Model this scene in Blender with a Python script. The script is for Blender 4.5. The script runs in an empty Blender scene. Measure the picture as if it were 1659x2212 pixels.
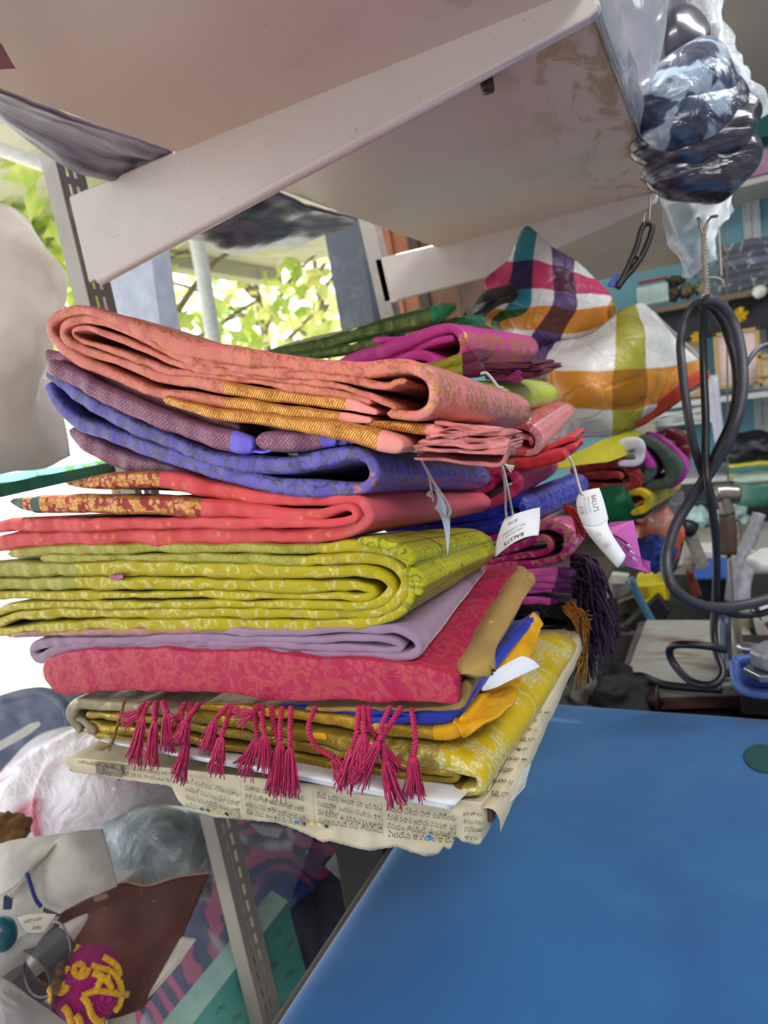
import bpy, bmesh, math, random
import numpy as np
from mathutils import Vector, Matrix, noise
random.seed(7)
PI = math.pi
COL = bpy.context.scene.collection

# ------------------------------------------------------------------ camera
# shop axes: X = away from the window wall, Y = along the shelf, Z = up.
F_PX, CX, CY = 1452.0, 829.5, 1106.0
def _n(v):
    v = np.array(v, float); return v/np.linalg.norm(v)
_eY = _n((722, -350, F_PX)); _eX = _n((2830, -184, -F_PX)); _eX = _n(_eX - _eY*(_eX@_eY))
_eZ = np.cross(_eX, _eY)
if _eZ[1] > 0: _eZ = -_eZ
ROT = np.array([_eX, _eY, _eZ])
def ray(px, py): return ROT @ np.array([(px-CX)/F_PX, (py-CY)/F_PX, 1.0])
BOARD = np.array([0.0, 0.0, 1.2])                 # front corner of the lower shelf board
CAM = BOARD - ray(1040, 1735)*0.40
def onX(px, py, X): r = ray(px, py); return Vector(CAM + r*((X-CAM[0])/r[0]))
def onY(px, py, Y): r = ray(px, py); return Vector(CAM + r*((Y-CAM[1])/r[1]))
def onZ(px, py, Z): r = ray(px, py); return Vector(CAM + r*((Z-CAM[2])/r[2]))
def onD(px, py, d): return Vector(CAM + ray(px, py)*d)
def depth(P): return float((ROT.T @ (np.array(P)-CAM))[2])
def mpp(P): return depth(P)/F_PX                  # metres per photo pixel there

cam_d = bpy.data.cameras.new('camera'); cam = bpy.data.objects.new('camera', cam_d); COL.objects.link(cam)
_m = Matrix(((ROT[0][0], -ROT[0][1], -ROT[0][2]), (ROT[1][0], -ROT[1][1], -ROT[1][2]), (ROT[2][0], -ROT[2][1], -ROT[2][2]))).to_4x4()
cam.matrix_world = Matrix.Translation(Vector(CAM)) @ _m
cam_d.sensor_fit = 'VERTICAL'; cam_d.sensor_height = 9.6; cam_d.lens = F_PX/2212*9.6
cam_d.clip_start = 0.01; cam_d.clip_end = 200
cam_d.dof.use_dof = True; cam_d.dof.focus_distance = 0.46; cam_d.dof.aperture_fstop = 2.3
bpy.context.scene.camera = cam

# ------------------------------------------------------------------ node helpers
def hexc(h):
    h = h.lstrip('#'); h = h if len(h) == 6 else ''.join(q*2 for q in h); c = [int(h[i:i+2], 16)/255 for i in (0, 2, 4)]
    return tuple(x/12.92 if x <= .04045 else ((x+.055)/1.055)**2.4 for x in c) + (1.0,)
def C(c): return hexc(c) if isinstance(c, str) else (tuple(c)+(1.0,) if len(c) == 3 else tuple(c))

class NT:
    def __init__(s, name):
        s.mat = bpy.data.materials.new(name); s.mat.use_nodes = True
        s.t = s.mat.node_tree; s.t.nodes.clear()
        s.out = s.t.nodes.new('ShaderNodeOutputMaterial')
    def node(s, typ, **kw):
        n = s.t.nodes.new(typ)
        for k, v in kw.items(): setattr(n, k, v)
        return n
    def put(s, sock, v):
        if v is None: return
        if isinstance(v, bpy.types.NodeSocket): s.t.links.new(v, sock)
        elif isinstance(v, str): sock.default_value = hexc(v)
        else:
            if isinstance(v, (tuple, list)) and len(v) == 3 and sock.type == 'RGBA': v = tuple(v)+(1,)
            sock.default_value = v
    def m(s, op, a, b=None, c=None, clamp=False):
        n = s.node('ShaderNodeMath', operation=op, use_clamp=clamp)
        s.put(n.inputs[0], a); s.put(n.inputs[1], b); s.put(n.inputs[2], c)
        return n.outputs[0]
    def vm(s, op, a, b=None):
        n = s.node('ShaderNodeVectorMath', operation=op)
        s.put(n.inputs[0], a); s.put(n.inputs[1], b)
        return n.outputs['Value'] if op in ('LENGTH', 'DOT_PRODUCT', 'DISTANCE') else n.outputs[0]
    def mix(s, f, a, b):
        n = s.node('ShaderNodeMix', data_type='RGBA')
        s.put(n.inputs[0], f); s.put(n.inputs[6], a); s.put(n.inputs[7], b)
        return n.outputs[2]
    def uv(s): return s.node('ShaderNodeTexCoord').outputs['UV']
    def obj(s): return s.node('ShaderNodeTexCoord').outputs['Object']
    def sep(s, v):
        n = s.node('ShaderNodeSeparateXYZ'); s.put(n.inputs[0], v); return n.outputs
    def comb(s, x, y, z=0.0):
        n = s.node('ShaderNodeCombineXYZ'); s.put(n.inputs[0], x); s.put(n.inputs[1], y); s.put(n.inputs[2], z); return n.outputs[0]
    def noise(s, vec, scale, detail=2.0, rough=.5, dist=0.0):
        n = s.node('ShaderNodeTexNoise'); s.put(n.inputs['Vector'], vec)
        n.inputs['Scale'].default_value = scale; n.inputs['Detail'].default_value = detail
        n.inputs['Roughness'].default_value = rough; n.inputs['Distortion'].default_value = dist
        return n.outputs
    def vor(s, vec, scale, rnd=1.0, feature='F1', dims='2D'):
        n = s.node('ShaderNodeTexVoronoi', voronoi_dimensions=dims, feature=feature); s.put(n.inputs['Vector'], vec)
        n.inputs['Scale'].default_value = scale; n.inputs['Randomness'].default_value = rnd
        return n.outputs
    def ramp(s, f, stops, interp='LINEAR'):
        n = s.node('ShaderNodeValToRGB'); r = n.color_ramp; r.interpolation = interp
        while len(r.elements) < len(stops): r.elements.new(.5)
        for e, (p, c) in zip(r.elements, stops): e.position = p; e.color = C(c)
        s.put(n.inputs[0], f); return n.outputs[0]
    def step(s, v, lo, hi):
        n = s.node('ShaderNodeMapRange', interpolation_type='SMOOTHSTEP'); s.put(n.inputs[0], v)
        n.inputs[1].default_value = lo; n.inputs[2].default_value = hi
        return n.outputs[0]
    def bump(s, h, strength=.3, dist=.001, normal=None):
        n = s.node('ShaderNodeBump'); n.inputs['Strength'].default_value = strength; n.inputs['Distance'].default_value = dist
        s.put(n.inputs['Height'], h); s.put(n.inputs['Normal'], normal); return n.outputs[0]
    def pbr(s, color, rough=.6, metal=0.0, normal=None, link=True, **kw):
        n = s.node('ShaderNodeBsdfPrincipled')
        s.put(n.inputs['Base Color'], color); s.put(n.inputs['Roughness'], rough); s.put(n.inputs['Metallic'], metal); s.put(n.inputs['Normal'], normal)
        for k, v in kw.items(): s.put(n.inputs[k.replace('_', ' ')], v)
        if link: s.t.links.new(n.outputs[0], s.out.inputs[0])
        return n.outputs[0]
    def mixsh(s, f, a, b):
        n = s.node('ShaderNodeMixShader'); s.put(n.inputs[0], f); s.t.links.new(a, n.inputs[1]); s.t.links.new(b, n.inputs[2]); return n.outputs[0]
    def done(s, sh): s.t.links.new(sh, s.out.inputs[0]); return s.mat

_cache = {}
def plain(c, rough=.55, metal=0.0, var=.08, scale=40, bump=0.0, **kw):
    """painted / plain surface with slight mottling"""
    key = (str(c), rough, metal, var, scale, bump, tuple(sorted(kw.items())))
    if key in _cache: return _cache[key]
    s = NT('plain'); o = s.obj(); nz = s.noise(o, scale, 3)
    col = C(c); dk = tuple(x*(1-var*2.2) for x in col[:3])+(1,)
    cc = s.mix(s.step(nz[0], .3, .7), dk, col)
    nrm = s.bump(s.noise(o, scale*8, 3)[0], bump, .002) if bump else None
    s.pbr(cc, rough, metal, nrm, **kw); _cache[key] = s.mat
    return s.mat

def pat_flower(s, p, scale, petals, r, rnd=.35):
    v = s.vor(p, scale, rnd); off = s.vm('SUBTRACT', p, v['Position'])
    x = s.sep(off); ang = s.m('ARCTAN2', x[1], x[0]); d = s.m('MULTIPLY', s.vm('LENGTH', off), scale)
    rc = s.sep(v['Color'])[0]
    pe = s.m('COSINE', s.m('ADD', s.m('MULTIPLY', ang, float(petals)), s.m('MULTIPLY', rc, 6.28)))
    rad = s.m('MULTIPLY_ADD', pe, r*.30, r*.70)
    body = s.step(s.m('SUBTRACT', rad, d), -.01, .03)
    ring = s.step(s.m('ABSOLUTE', s.m('SUBTRACT', d, r*.38)), .02, .055)
    return s.m('MULTIPLY', body, ring)
def pat_scroll(s, p, scale, turns=17.0, rnd=.7, wid=.45, rmax=.46):
    v = s.vor(p, scale, rnd); off = s.vm('SUBTRACT', p, v['Position'])
    x = s.sep(off); ang = s.m('ARCTAN2', x[1], x[0]); d = s.m('MULTIPLY', s.vm('LENGTH', off), scale)
    w = s.m('SINE', s.m('ADD', ang, s.m('MULTIPLY', d, turns)))
    a = s.step(w, wid, wid+.22)
    return s.m('MULTIPLY', a, s.step(d, rmax, rmax-.06))
def pat_leaf(s, p, scale, thr=.57):
    n = s.noise(p, scale, 1.0, .4, 1.2)[0]
    return s.step(s.m('ABSOLUTE', s.m('SUBTRACT', n, thr)), .035, .012)

def silk(name, base, gold='#d9a441', pats=(), warp=.25, dark=None, rough=.42, gmetal=.45, gmix=.85, thread=900.0, sheen=.06, twill=None, bands=None, gt=.5, fold=.12, bump=.25, hatch=None):
    """woven silk: plain ground with zari motifs drawn from UV (metres)."""
    s = NT(name); uv = s.uv(); x = s.sep(uv)
    wob = s.noise(uv, 60, 2)[1]
    vs = s.node('ShaderNodeVectorMath', operation='SCALE'); s.put(vs.inputs[0], s.vm('SUBTRACT', wob, (.5, .5, .5))); vs.inputs[3].default_value = .004*warp/.25
    p = s.vm('ADD', uv, vs.outputs[0])
    p2 = s.node('ShaderNodeVectorMath', operation='MULTIPLY'); s.put(p2.inputs[0], p); p2.inputs[1].default_value = (1, 1, 0); p = p2.outputs[0]
    mask = None
    for q in pats:
        k = q[0]
        if k == 'flower': a = pat_flower(s, p, q[1], q[2], q[3])
        elif k == 'scroll': a = pat_scroll(s, p, q[1], *q[2:])
        elif k == 'leaf': a = pat_leaf(s, p, q[1], *q[2:])
        elif k == 'dots':
            v = s.vor(p, q[1], .15); a = s.step(v['Distance'], q[2], q[2]*.75)
        elif k == 'stripe':   # fine lines along u
            a = s.step(s.m('SINE', s.m('MULTIPLY', x[1], q[1])), q[2], q[2]+.2)
        elif k == 'ustripe':
            a = s.step(s.m('SINE', s.m('MULTIPLY', x[0], q[1])), q[2], q[2]+.2)
        elif k == 'twill':
            a = s.step(s.m('SINE', s.m('MULTIPLY', s.m('ADD', x[0], s.m('MULTIPLY', x[1], q[2])), q[1])), q[3], q[3]+.5)
        elif k == 'net':
            a1 = s.m('SINE', s.m('MULTIPLY', s.m('ADD', x[0], x[1]), q[1])); a2 = s.m('SINE', s.m('MULTIPLY', s.m('SUBTRACT', x[0], x[1]), q[1]))
            a = s.step(s.m('MAXIMUM', a1, a2), q[2], q[2]+.15)
        elif k == 'all':
            a = s.step(s.noise(p, q[1], 3)[0], q[2], q[2]+.06)
        mask = a if mask is None else s.m('MAXIMUM', mask, a)
    bc = C(base); dk = C(dark) if dark else tuple(c*.62 for c in bc[:3])+(1,)
    g = s.mix(s.step(s.noise(uv, 22, 3)[0], .32, .68), dk, bc)
    g = s.mix(1-fold*2, g, bc)
    th = s.m('MULTIPLY_ADD', s.m('SINE', s.m('MULTIPLY', x[1], thread*6.28)), .5, .5)
    if mask is not None:
        if hatch: mask = s.m('MULTIPLY', mask, s.m('MULTIPLY_ADD', s.step(s.m('SINE', s.m('MULTIPLY', x[1], hatch)), -.5, .3), .75, .25))
        wear = s.step(s.noise(p, 260, 2)[0], .30, .5)
        mk = s.m('MULTIPLY', s.m('MULTIPLY', mask, s.m('MULTIPLY_ADD', wear, .55, .45)), gmix, clamp=True)
        gc = s.mix(s.step(s.noise(p, 500, 1)[0], .35, .65), tuple(c*.6 for c in C(gold)[:3])+(1,), gold)
        col = s.mix(mk, g, gc); met = s.m('MULTIPLY', mk, gmetal)
        hgt = s.m('ADD', s.m('MULTIPLY', mk, 1.0), s.m('MULTIPLY', th, .35))
        rg = s.m('MULTIPLY_ADD', mk, -.10, rough)
    else: col, met, rg = g, 0.0, rough; hgt = s.m('MULTIPLY', th, .4)
    fold_n = s.noise(uv, 45, 3, .55)[0]
    nrm = s.bump(hgt, bump, .00025, s.bump(fold_n, .22, .006))
    s.pbr(col, rg, met, nrm, Sheen_Weight=sheen, Sheen_Roughness=.4, Specular_IOR_Level=.22)
    return s.mat

# ------------------------------------------------------------------ mesh helpers
def link(name, me, mats, parent=None, smooth=True):
    o = bpy.data.objects.new(name, me); COL.objects.link(o)
    for m in (mats if isinstance(mats, (list, tuple)) else [mats]): me.materials.append(m)
    if smooth:
        for p in me.polygons: p.use_smooth = True
    if parent is not None: o.parent = parent; o.matrix_parent_inverse = parent.matrix_basis.inverted()
    return o
def tag(o, label=None, cat=None, group=None, kind=None):
    if label: o['label'] = label
    if cat: o['category'] = cat
    if group: o['group'] = group
    if kind: o['kind'] = kind
    return o
def thing(name, loc, label, cat, group=None):
    o = bpy.data.objects.new(name, None); COL.objects.link(o); o.location = Vector(loc); o.empty_display_size = .02
    return tag(o, label, cat, group)
def mesh_of(verts, faces, uvs=None, mi=None):
    me = bpy.data.meshes.new('mesh'); me.from_pydata([tuple(v) for v in verts], [], faces)
    if uvs is not None:
        l = me.uv_layers.new(name='UVMap')
        for poly in me.polygons:
            for li in poly.loop_indices: l.data[li].uv = uvs[me.loops[li].vertex_index]
    if mi is not None:
        for p, k in zip(me.polygons, mi): p.material_index = k
    me.update(); return me
def crom(pts, n, closed=False, even=True):
    """Catmull-Rom through pts (k-D), n samples evenly spaced by arc length in the first comps"""
    P = np.array(pts, float); k = len(P)
    if k == 2: 
        t = np.linspace(0, 1, n)[:, None]; return P[0]*(1-t)+P[1]*t
    if closed: Q = np.vstack([P[-1], P, P[0], P[1]])
    else: Q = np.vstack([2*P[0]-P[1], P, 2*P[-1]-P[-2]])
    segs = k if closed else k-1; out = []
    m = max(8, int(3*n/segs))
    for i in range(segs):
        p0, p1, p2, p3 = Q[i], Q[i+1], Q[i+2], Q[i+3]
        for t in np.linspace(0, 1, m, endpoint=False):
            out.append(.5*((2*p1)+(-p0+p2)*t+(2*p0-5*p1+4*p2-p3)*t*t+(-p0+3*p1-3*p2+p3)*t**3))
    out.append(Q[-3] if closed else P[-1]); out = np.array(out)
    if closed: out[-1] = out[0]
    d = np.r_[0, np.cumsum(np.linalg.norm(np.diff(out[:, :min(3, out.shape[1])], axis=0), axis=1))]
    if not even: d = np.linspace(0, 1, len(out))
    t = np.linspace(0, d[-1], n, endpoint=not closed)
    return np.stack([np.interp(t, d, out[:, j]) for j in range(out.shape[1])], 1)
def nz(x, y=0, z=0): return noise.noise(Vector((x, y, z)))

def ribbon(name, path, yf, back, mats, parent, n=150, cap=1.0, wob=.003, rip=.0017, ny=14, seed=0.0, kz=1.0, kx=1.0, ends=(1, 1), ease=1.0, tilt=0.0, u0=0.0, front=None, hm=1.12):
    """One folded length of cloth: path = [(px, py, half_thickness_px, mat)] traced at the plane Y=yf and carried back
    along Y.  back = ((px,py) at front, (px,py) at the back, yb)."""
    pts = []
    for q in path:
        h = q[2] if len(q) > 2 else 10
        P = onY(q[0], q[1], yf); pts.append((P.x, P.z, h*mpp(P), q[3] if len(q) > 3 else 0))
    R = crom([p[:3] for p in pts], n)
    XZ = R[:, :2]; H = np.maximum(R[:, 2], .0004)*hm
    ctrl = np.array([p[:2] for p in pts]); 
    # material per sample: last control point passed
    cum = [int(np.argmin(np.linalg.norm(XZ-c, axis=1))) for c in ctrl]
    for i in range(1, len(cum)):
        if cum[i] < cum[i-1]: cum[i] = cum[i-1]
    mi_s = np.zeros(n, int)
    for ci, p in zip(cum, pts): mi_s[ci:] = p[3]
    T = np.gradient(XZ, axis=0); T /= np.linalg.norm(T, axis=1)[:, None]+1e-12
    Nn = np.stack([-T[:, 1], T[:, 0]], 1)
    s = np.r_[0, np.cumsum(np.linalg.norm(np.diff(XZ, axis=0), axis=1))]
    fa = np.ones(n)
    for e, arr in ((0, s), (1, s[-1]-s)):
        if ends[e]:
            hh = H*1.0; q = np.clip(arr/np.maximum(hh, 1e-6), 0, 1); fa *= np.sqrt(np.clip(1-(1-q)**2, .02, 1))
    H = H*fa*np.array([1+.16*nz(q*15+seed*5, 2.2)+.05*nz(q*60+seed, 5) for q in s])
    A = onY(*back[0], yf); B = onY(*back[1], back[2]); off = B-A; yb = back[2]
    nc = 6; ring = []
    for a in np.linspace(0, PI, nc*2+1): ring.append(('c', math.cos(a), math.sin(a)))
    ts = [((k+1)/ny) for k in range(ny)]
    ring += [('b', -1.0, t) for t in ts]
    ring += [('b', 1.0, t) for t in reversed(ts)]
    m = len(ring); V = []; UV = []; cap = cap*.8
    for i in range(n):
        h = H[i]; yw = wob*nz(s[i]*28+seed, seed*3.1) + .5*wob*nz(s[i]*90+seed, 7)
        if front: yw += front(i/(n-1))
        prev = None; vv = 0
        for (k, a, b) in ring:
            if k == 'c':
                sgn = 1 if a >= 0 else -1
                no = sgn*abs(a)**.62*h; y = yf+yw+h*cap*(1-b**.8); t = 0.0
            else:
                t = b**ease; no = a*h; y = yf+yw+h*cap + (yb-yf-h*cap)*b
            d = rip*(nz(s[i]*22+seed, t*2.2+seed, a*.4) + .55*nz(s[i]*70+seed, t*6, 3+a*.4))
            if k == 'c': d *= .75
            x = XZ[i, 0]+Nn[i, 0]*(no+d); z = XZ[i, 1]+Nn[i, 1]*(no+d)
            x = A.x+(x-A.x)*(1+(kx-1)*t)+off.x*t; z = A.z+(z-A.z)*(1+(kz-1)*t)+off.z*t
            p = (x, y, z)
            if prev is not None: vv += math.dist(p, prev) if k == 'c' or b < 1 else 0
            prev = p
            V.append(p); UV.append((u0+s[i], (vv if a < 0 or k == 'c' else .5-vv)))
    F = []; MI = []
    for i in range(n-1):
        for j in range(m):
            jn = (j+1) % m
            F.append((i*m+j, i*m+jn, (i+1)*m+jn, (i+1)*m+j)); MI.append(int(mi_s[i]))
    F.append(tuple(range(m-1, -1, -1))); MI.append(int(mi_s[0])); F.append(tuple((n-1)*m+j for j in range(m))); MI.append(int(mi_s[-1]))
    me = mesh_of(V, F, UV, MI)
    bm = bmesh.new(); bm.from_mesh(me); bmesh.ops.recalc_face_normals(bm, faces=bm.faces); bm.to_mesh(me); bm.free()
    return link(name, me, mats, parent)

def tube_bm(bm, pts, r, sides=8, n=None, twist=0.0, lobes=0, amp=0.0, cap=True, r1=None):
    P = crom([tuple(p) for p in pts], n or max(6, len(pts)*6)); k = len(P)
    T = np.gradient(P, axis=0); T /= np.linalg.norm(T, axis=1)[:, None]+1e-12
    up = np.array([0, 0, 1.0]) if abs(T[0][2]) < .9 else np.array([1.0, 0, 0])
    s = np.r_[0, np.cumsum(np.linalg.norm(np.diff(P, axis=0), axis=1))]
    rings = []; N = np.cross(T[0], up); N /= np.linalg.norm(N)
    for i in range(k):
        N = N-T[i]*(N@T[i]); N /= np.linalg.norm(N)+1e-12; Bn = np.cross(T[i], N)
        rr = r(i/(k-1)) if callable(r) else (r if r1 is None else r+(r1-r)*i/(k-1)); ring = []
        for j in range(sides):
            a = 2*PI*j/sides; q = rr*(1+amp*math.cos(lobes*(a)) if lobes else 1); a2 = a+twist*s[i]
            ring.append(bm.verts.new(Vector(P[i]+q*(math.cos(a2)*N+math.sin(a2)*Bn))))
        rings.append(ring)
    for i in range(k-1):
        for j in range(sides):
            bm.faces.new((rings[i][j], rings[i][(j+1) % sides], rings[i+1][(j+1) % sides], rings[i+1][j]))
    if cap: bm.faces.new(rings[0][::-1]); bm.faces.new(rings[-1])
def bm_done(name, bm, mats, parent=None, smooth=True, bevel=0.0, uvbox=False):
    bmesh.ops.recalc_face_normals(bm, faces=bm.faces)
    me = bpy.data.meshes.new('mesh'); bm.to_mesh(me); bm.free()
    o = link(name, me, mats, parent, smooth)
    if bevel:
        b = o.modifiers.new('bevel', 'BEVEL'); b.width = bevel; b.segments = 3; b.limit_method = 'ANGLE'
        b.harden_normals = False
    return o
def tube(name, pts, r, mat, parent=None, **kw):
    bm = bmesh.new(); tube_bm(bm, pts, r, **kw); return bm_done(name, bm, mat, parent)
def box_bm(bm, lo, hi, rot=None, at=None):
    vs = []
    for z in (lo[2], hi[2]):
        for (x, y) in ((lo[0], lo[1]), (hi[0], lo[1]), (hi[0], hi[1]), (lo[0], hi[1])):
            v = Vector((x, y, z))
            if rot is not None: v = rot @ v
            if at is not None: v = v+Vector(at)
            vs.append(bm.verts.new(v))
    for f in ((3, 2, 1, 0), (4, 5, 6, 7), (0, 1, 5, 4), (1, 2, 6, 5), (2, 3, 7, 6), (3, 0, 4, 7)): bm.faces.new([vs[i] for i in f])
    return vs
def box(name, lo, hi, mat, parent=None, bevel=.002, rot=None, at=None, smooth=False):
    bm = bmesh.new(); box_bm(bm, lo, hi, rot, at); return bm_done(name, bm, mat, parent, smooth, bevel)
def prism(name, poly, vec, mat, parent=None, bevel=0.0, smooth=False, sub=0):
    """closed polygon (3-D points) pushed along vec"""
    bm = bmesh.new(); vec = Vector(vec)
    a = [bm.verts.new(Vector(p)) for p in poly]; b = [bm.verts.new(Vector(p)+vec) for p in poly]; k = len(a)
    bm.faces.new(a[::-1]); bm.faces.new(b)
    for i in range(k): bm.faces.new((a[i], a[(i+1) % k], b[(i+1) % k], b[i]))
    return bm_done(name, bm, mat, parent, smooth, bevel)
def patch(name, grid, mat, parent=None, nu=40, nv=30, amp=0.0, freq=20, thick=.0008, seed=0.0, crease=0.0, cfreq=14, uvs=1.0, edge=0.0):
    """cloth / paper / film through a grid of 3-D control points (rows x cols)"""
    G = np.array([[tuple(p) for p in r] for r in grid], float)
    rows = np.array([crom(r, nu, even=False) for r in G])
    S = np.array([crom(rows[:, j], nv, even=False) for j in range(nu)]).transpose(1, 0, 2)   # nv x nu
    du = np.gradient(S, axis=1); dv = np.gradient(S, axis=0); Nn = np.cross(du, dv); Nn /= np.linalg.norm(Nn, axis=2)[..., None]+1e-12
    V = []; UV = []
    lu = np.linalg.norm(du, axis=2).mean(0).cumsum(); lv = np.linalg.norm(dv, axis=2).mean(1).cumsum()
    for i in range(nv):
        for j in range(nu):
            p = S[i, j]; d = 0
            if amp: d += amp*(nz(p[0]*freq+seed, p[1]*freq, p[2]*freq)+.5*nz(p[0]*freq*2.7+seed, p[1]*freq*2.7, p[2]*freq*2.7))
            if crease: d += crease*(abs(nz(p[0]*cfreq+seed+5, p[1]*cfreq, p[2]*cfreq))*2-.5 + .6*abs(nz(p[0]*cfreq*2.3+seed+9, p[1]*cfreq*2.3, p[2]*cfreq*2.3)))
            q = p+Nn[i, j]*d
            if edge and (i in (0, nv-1) or j in (0, nu-1)):
                q = q+np.array([nz(j*.9+seed, i*.7, k*3.3) for k in range(3)])*edge
            V.append(q); UV.append((lu[j]*uvs, lv[i]*uvs))
    F = [(i*nu+j, i*nu+j+1, (i+1)*nu+j+1, (i+1)*nu+j) for i in range(nv-1) for j in range(nu-1)]
    o = link(name, mesh_of(V, F, UV), mat, parent)
    if thick:
        sm = o.modifiers.new('thickness', 'SOLIDIFY'); sm.thickness = thick; sm.offset = 0
    return o
def blob(name, c, r, mat, parent=None, amp=.15, freq=3.0, seed=0.0, sub=4, rot=None, crease=0.0, cfreq=6.0, flat=None):
    bm = bmesh.new(); bmesh.ops.create_icosphere(bm, subdivisions=sub, radius=1.0)
    for v in bm.verts:
        d = v.co.normalized(); k = 1+amp*(nz(*(d*freq+Vector((seed, 0, 0))))+.5*nz(*(d*freq*2.2+Vector((seed, 3, 0)))))
        if crease: k -= crease*(1-abs(nz(*(d*cfreq+Vector((seed, 9, 0))))*2))
        q = Vector((d.x*r[0]*k, d.y*r[1]*k, d.z*r[2]*k))
        if flat is not None and q.z < -flat: q.z = -flat
        if rot is not None: q = rot @ q
        v.co = q+Vector(c)
    return bm_done(name, bm, mat, parent)
# ================================================================== shared materials
def film(name, tint='#e8eef4', opac=.18, rough=.18, crk=60, amt=.5, hz=.0, bumpd=.004):
    s = NT(name); o = s.obj(); n1 = s.noise(o, crk, 4, .6, .6)[0]
    v = s.vor(o, crk*.5, 1, 'DISTANCE_TO_EDGE', '3D')['Distance']
    cre = s.m('MULTIPLY', s.step(v, .10, .0), s.step(n1, .45, .65))
    lw = s.node('ShaderNodeLayerWeight'); lw.inputs[0].default_value = .35
    nrm = s.bump(n1, .8, bumpd)
    s.put(lw.inputs['Normal'], nrm)
    f = s.m('ADD', s.m('MULTIPLY_ADD', lw.outputs['Facing'], amt*.5, opac), s.m('MULTIPLY', cre, amt), clamp=True)
    tr = s.node('ShaderNodeBsdfTransparent'); tr.inputs[0].default_value = (.97, .98, .99, 1)
    pb = s.pbr(tint, rough, 0.0, nrm, link=False, Specular_IOR_Level=.6)
    tl = s.node('ShaderNodeBsdfTranslucent'); tl.inputs[0].default_value = C(tint)
    s.done(s.mixsh(f, tr.outputs[0], s.mixsh(.35+hz, pb, tl.outputs[0])))
    return s.mat
def painted(name, col, dirt='#6a5848', amt=.35, rough=.42, scale=14, stain=None):
    s = NT(name); o = s.obj(); n = s.noise(o, scale, 5, .6)[0]
    c = s.mix(s.m('MULTIPLY', s.step(n, .5, .78), amt), col, dirt)
    sp = s.noise(o, 260, 2)[0]; c = s.mix(s.m('MULTIPLY', s.step(sp, .70, .74), .5), c, dirt)
    if stain:
        m_ = s.node('ShaderNodeMapping'); s.put(m_.inputs[0], o); m_.inputs['Scale'].default_value = (14, 5, 5)
        st = s.noise(m_.outputs[0], 2.2, 4, .6, .8)[0]
        x = s.sep(o)[0]; c = s.mix(s.m('MULTIPLY', s.m('MULTIPLY', s.step(st, .5, .62), s.step(x, .26, .36)), .7), c, stain)
    s.pbr(c, rough, 0.0, s.bump(s.noise(o, 90, 3)[0], .06, .002)); return s.mat
M_steel = painted('grey_enamel', '#a7a19b', '#6d645c', .4, .4)
M_bracket = painted('bracket_enamel', '#c6bdb9', '#8a7d74', .18, .38)
M_wire = plain('#8a8076', .35, .8)
M_dark = plain('#15161b', .6)
M_blackplastic = plain('#101114', .4)
M_white = plain('#e8e8e6', .6)
M_string = plain('#d8d4ce', .8)

# ================================================================== upper shelf, brackets and slotted uprights
Z_UP = 1.707; XB, XF = -.317, .07; Y1, Y2 = .218, .912
m_board = painted('shelf_board', '#c9b5a6', '#8a7868', .3, .38, 5, stain='#94733c')
sh = box('shelf_board', (0, -.42, 0), (XF-XB, Y2+.012, .022), m_board, None, .002)
sh.location = (XB, 0, Z_UP); tag(sh, 'cream painted board of the upper shelf, seen from below with brown stains', 'shelf')
tube('bolt', [(.29, .30, .0), (.29, .30, -.012)], .006, plain('#4a403a', .4, .6), sh, sides=14, n=3).matrix_parent_inverse = Matrix()
m_board2 = painted('shelf_board_far', '#b9a89b', '#7a6858', .35, .45, 9)
sh2 = box('shelf_board', (0, 0, 0), (XF-XB, 1.0, .02), m_board2, None, .002); sh2.location = (XB, Y2+.018, Z_UP)
tag(sh2, 'dusty cream shelf board beyond the second bracket, lower than the stained board', 'shelf')
def bracket(name, pts, Y, th, label):
    poly = [onY(a, b, Y) for a, b in pts]
    c = poly[0]; t = thing(name, c, label, 'bracket', 'shelf brackets')
    a = prism('arm_plate', poly, (0, th, 0), M_bracket, t, .0025)
    lo0, lo1 = poly[1], poly[3]
    bm = bmesh.new(); d = (lo1-lo0)
    tube_bm(bm, [lo0+Vector((.012, th/2, .002)), lo0.lerp(lo1, .5)+Vector((0, th/2, .002)), lo1+Vector((-.004, th/2, .003))], lambda f: th*.54*(1-.75*f**8), sides=10, n=24)
    bm_done('rolled_edge', bm, M_bracket, t)
    return t
tip = onY(1280, 33, Y1)
b1 = bracket('shelf_bracket', [(147,424),(191,612),(700,345),(1272,38),(1290,24),(1294,8),(1290,-14),(1160,-10),(900,100)], Y1, .012, 'large cream metal bracket crossing the top of the photo under the upper shelf')
box('hook_tab', (0, 0, 0), (.012, .004, .02), M_bracket, b1, .001, at=onY(150, 470, Y1)+Vector((-.012, .004, 0)))
b2 = bracket('shelf_bracket', [(808,560),(830,655),(1100,585),(1416,440),(1422,425),(1416,413),(1150,478)], Y2, .012, 'shorter looking cream metal bracket behind the patterned plastic bag')
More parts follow.
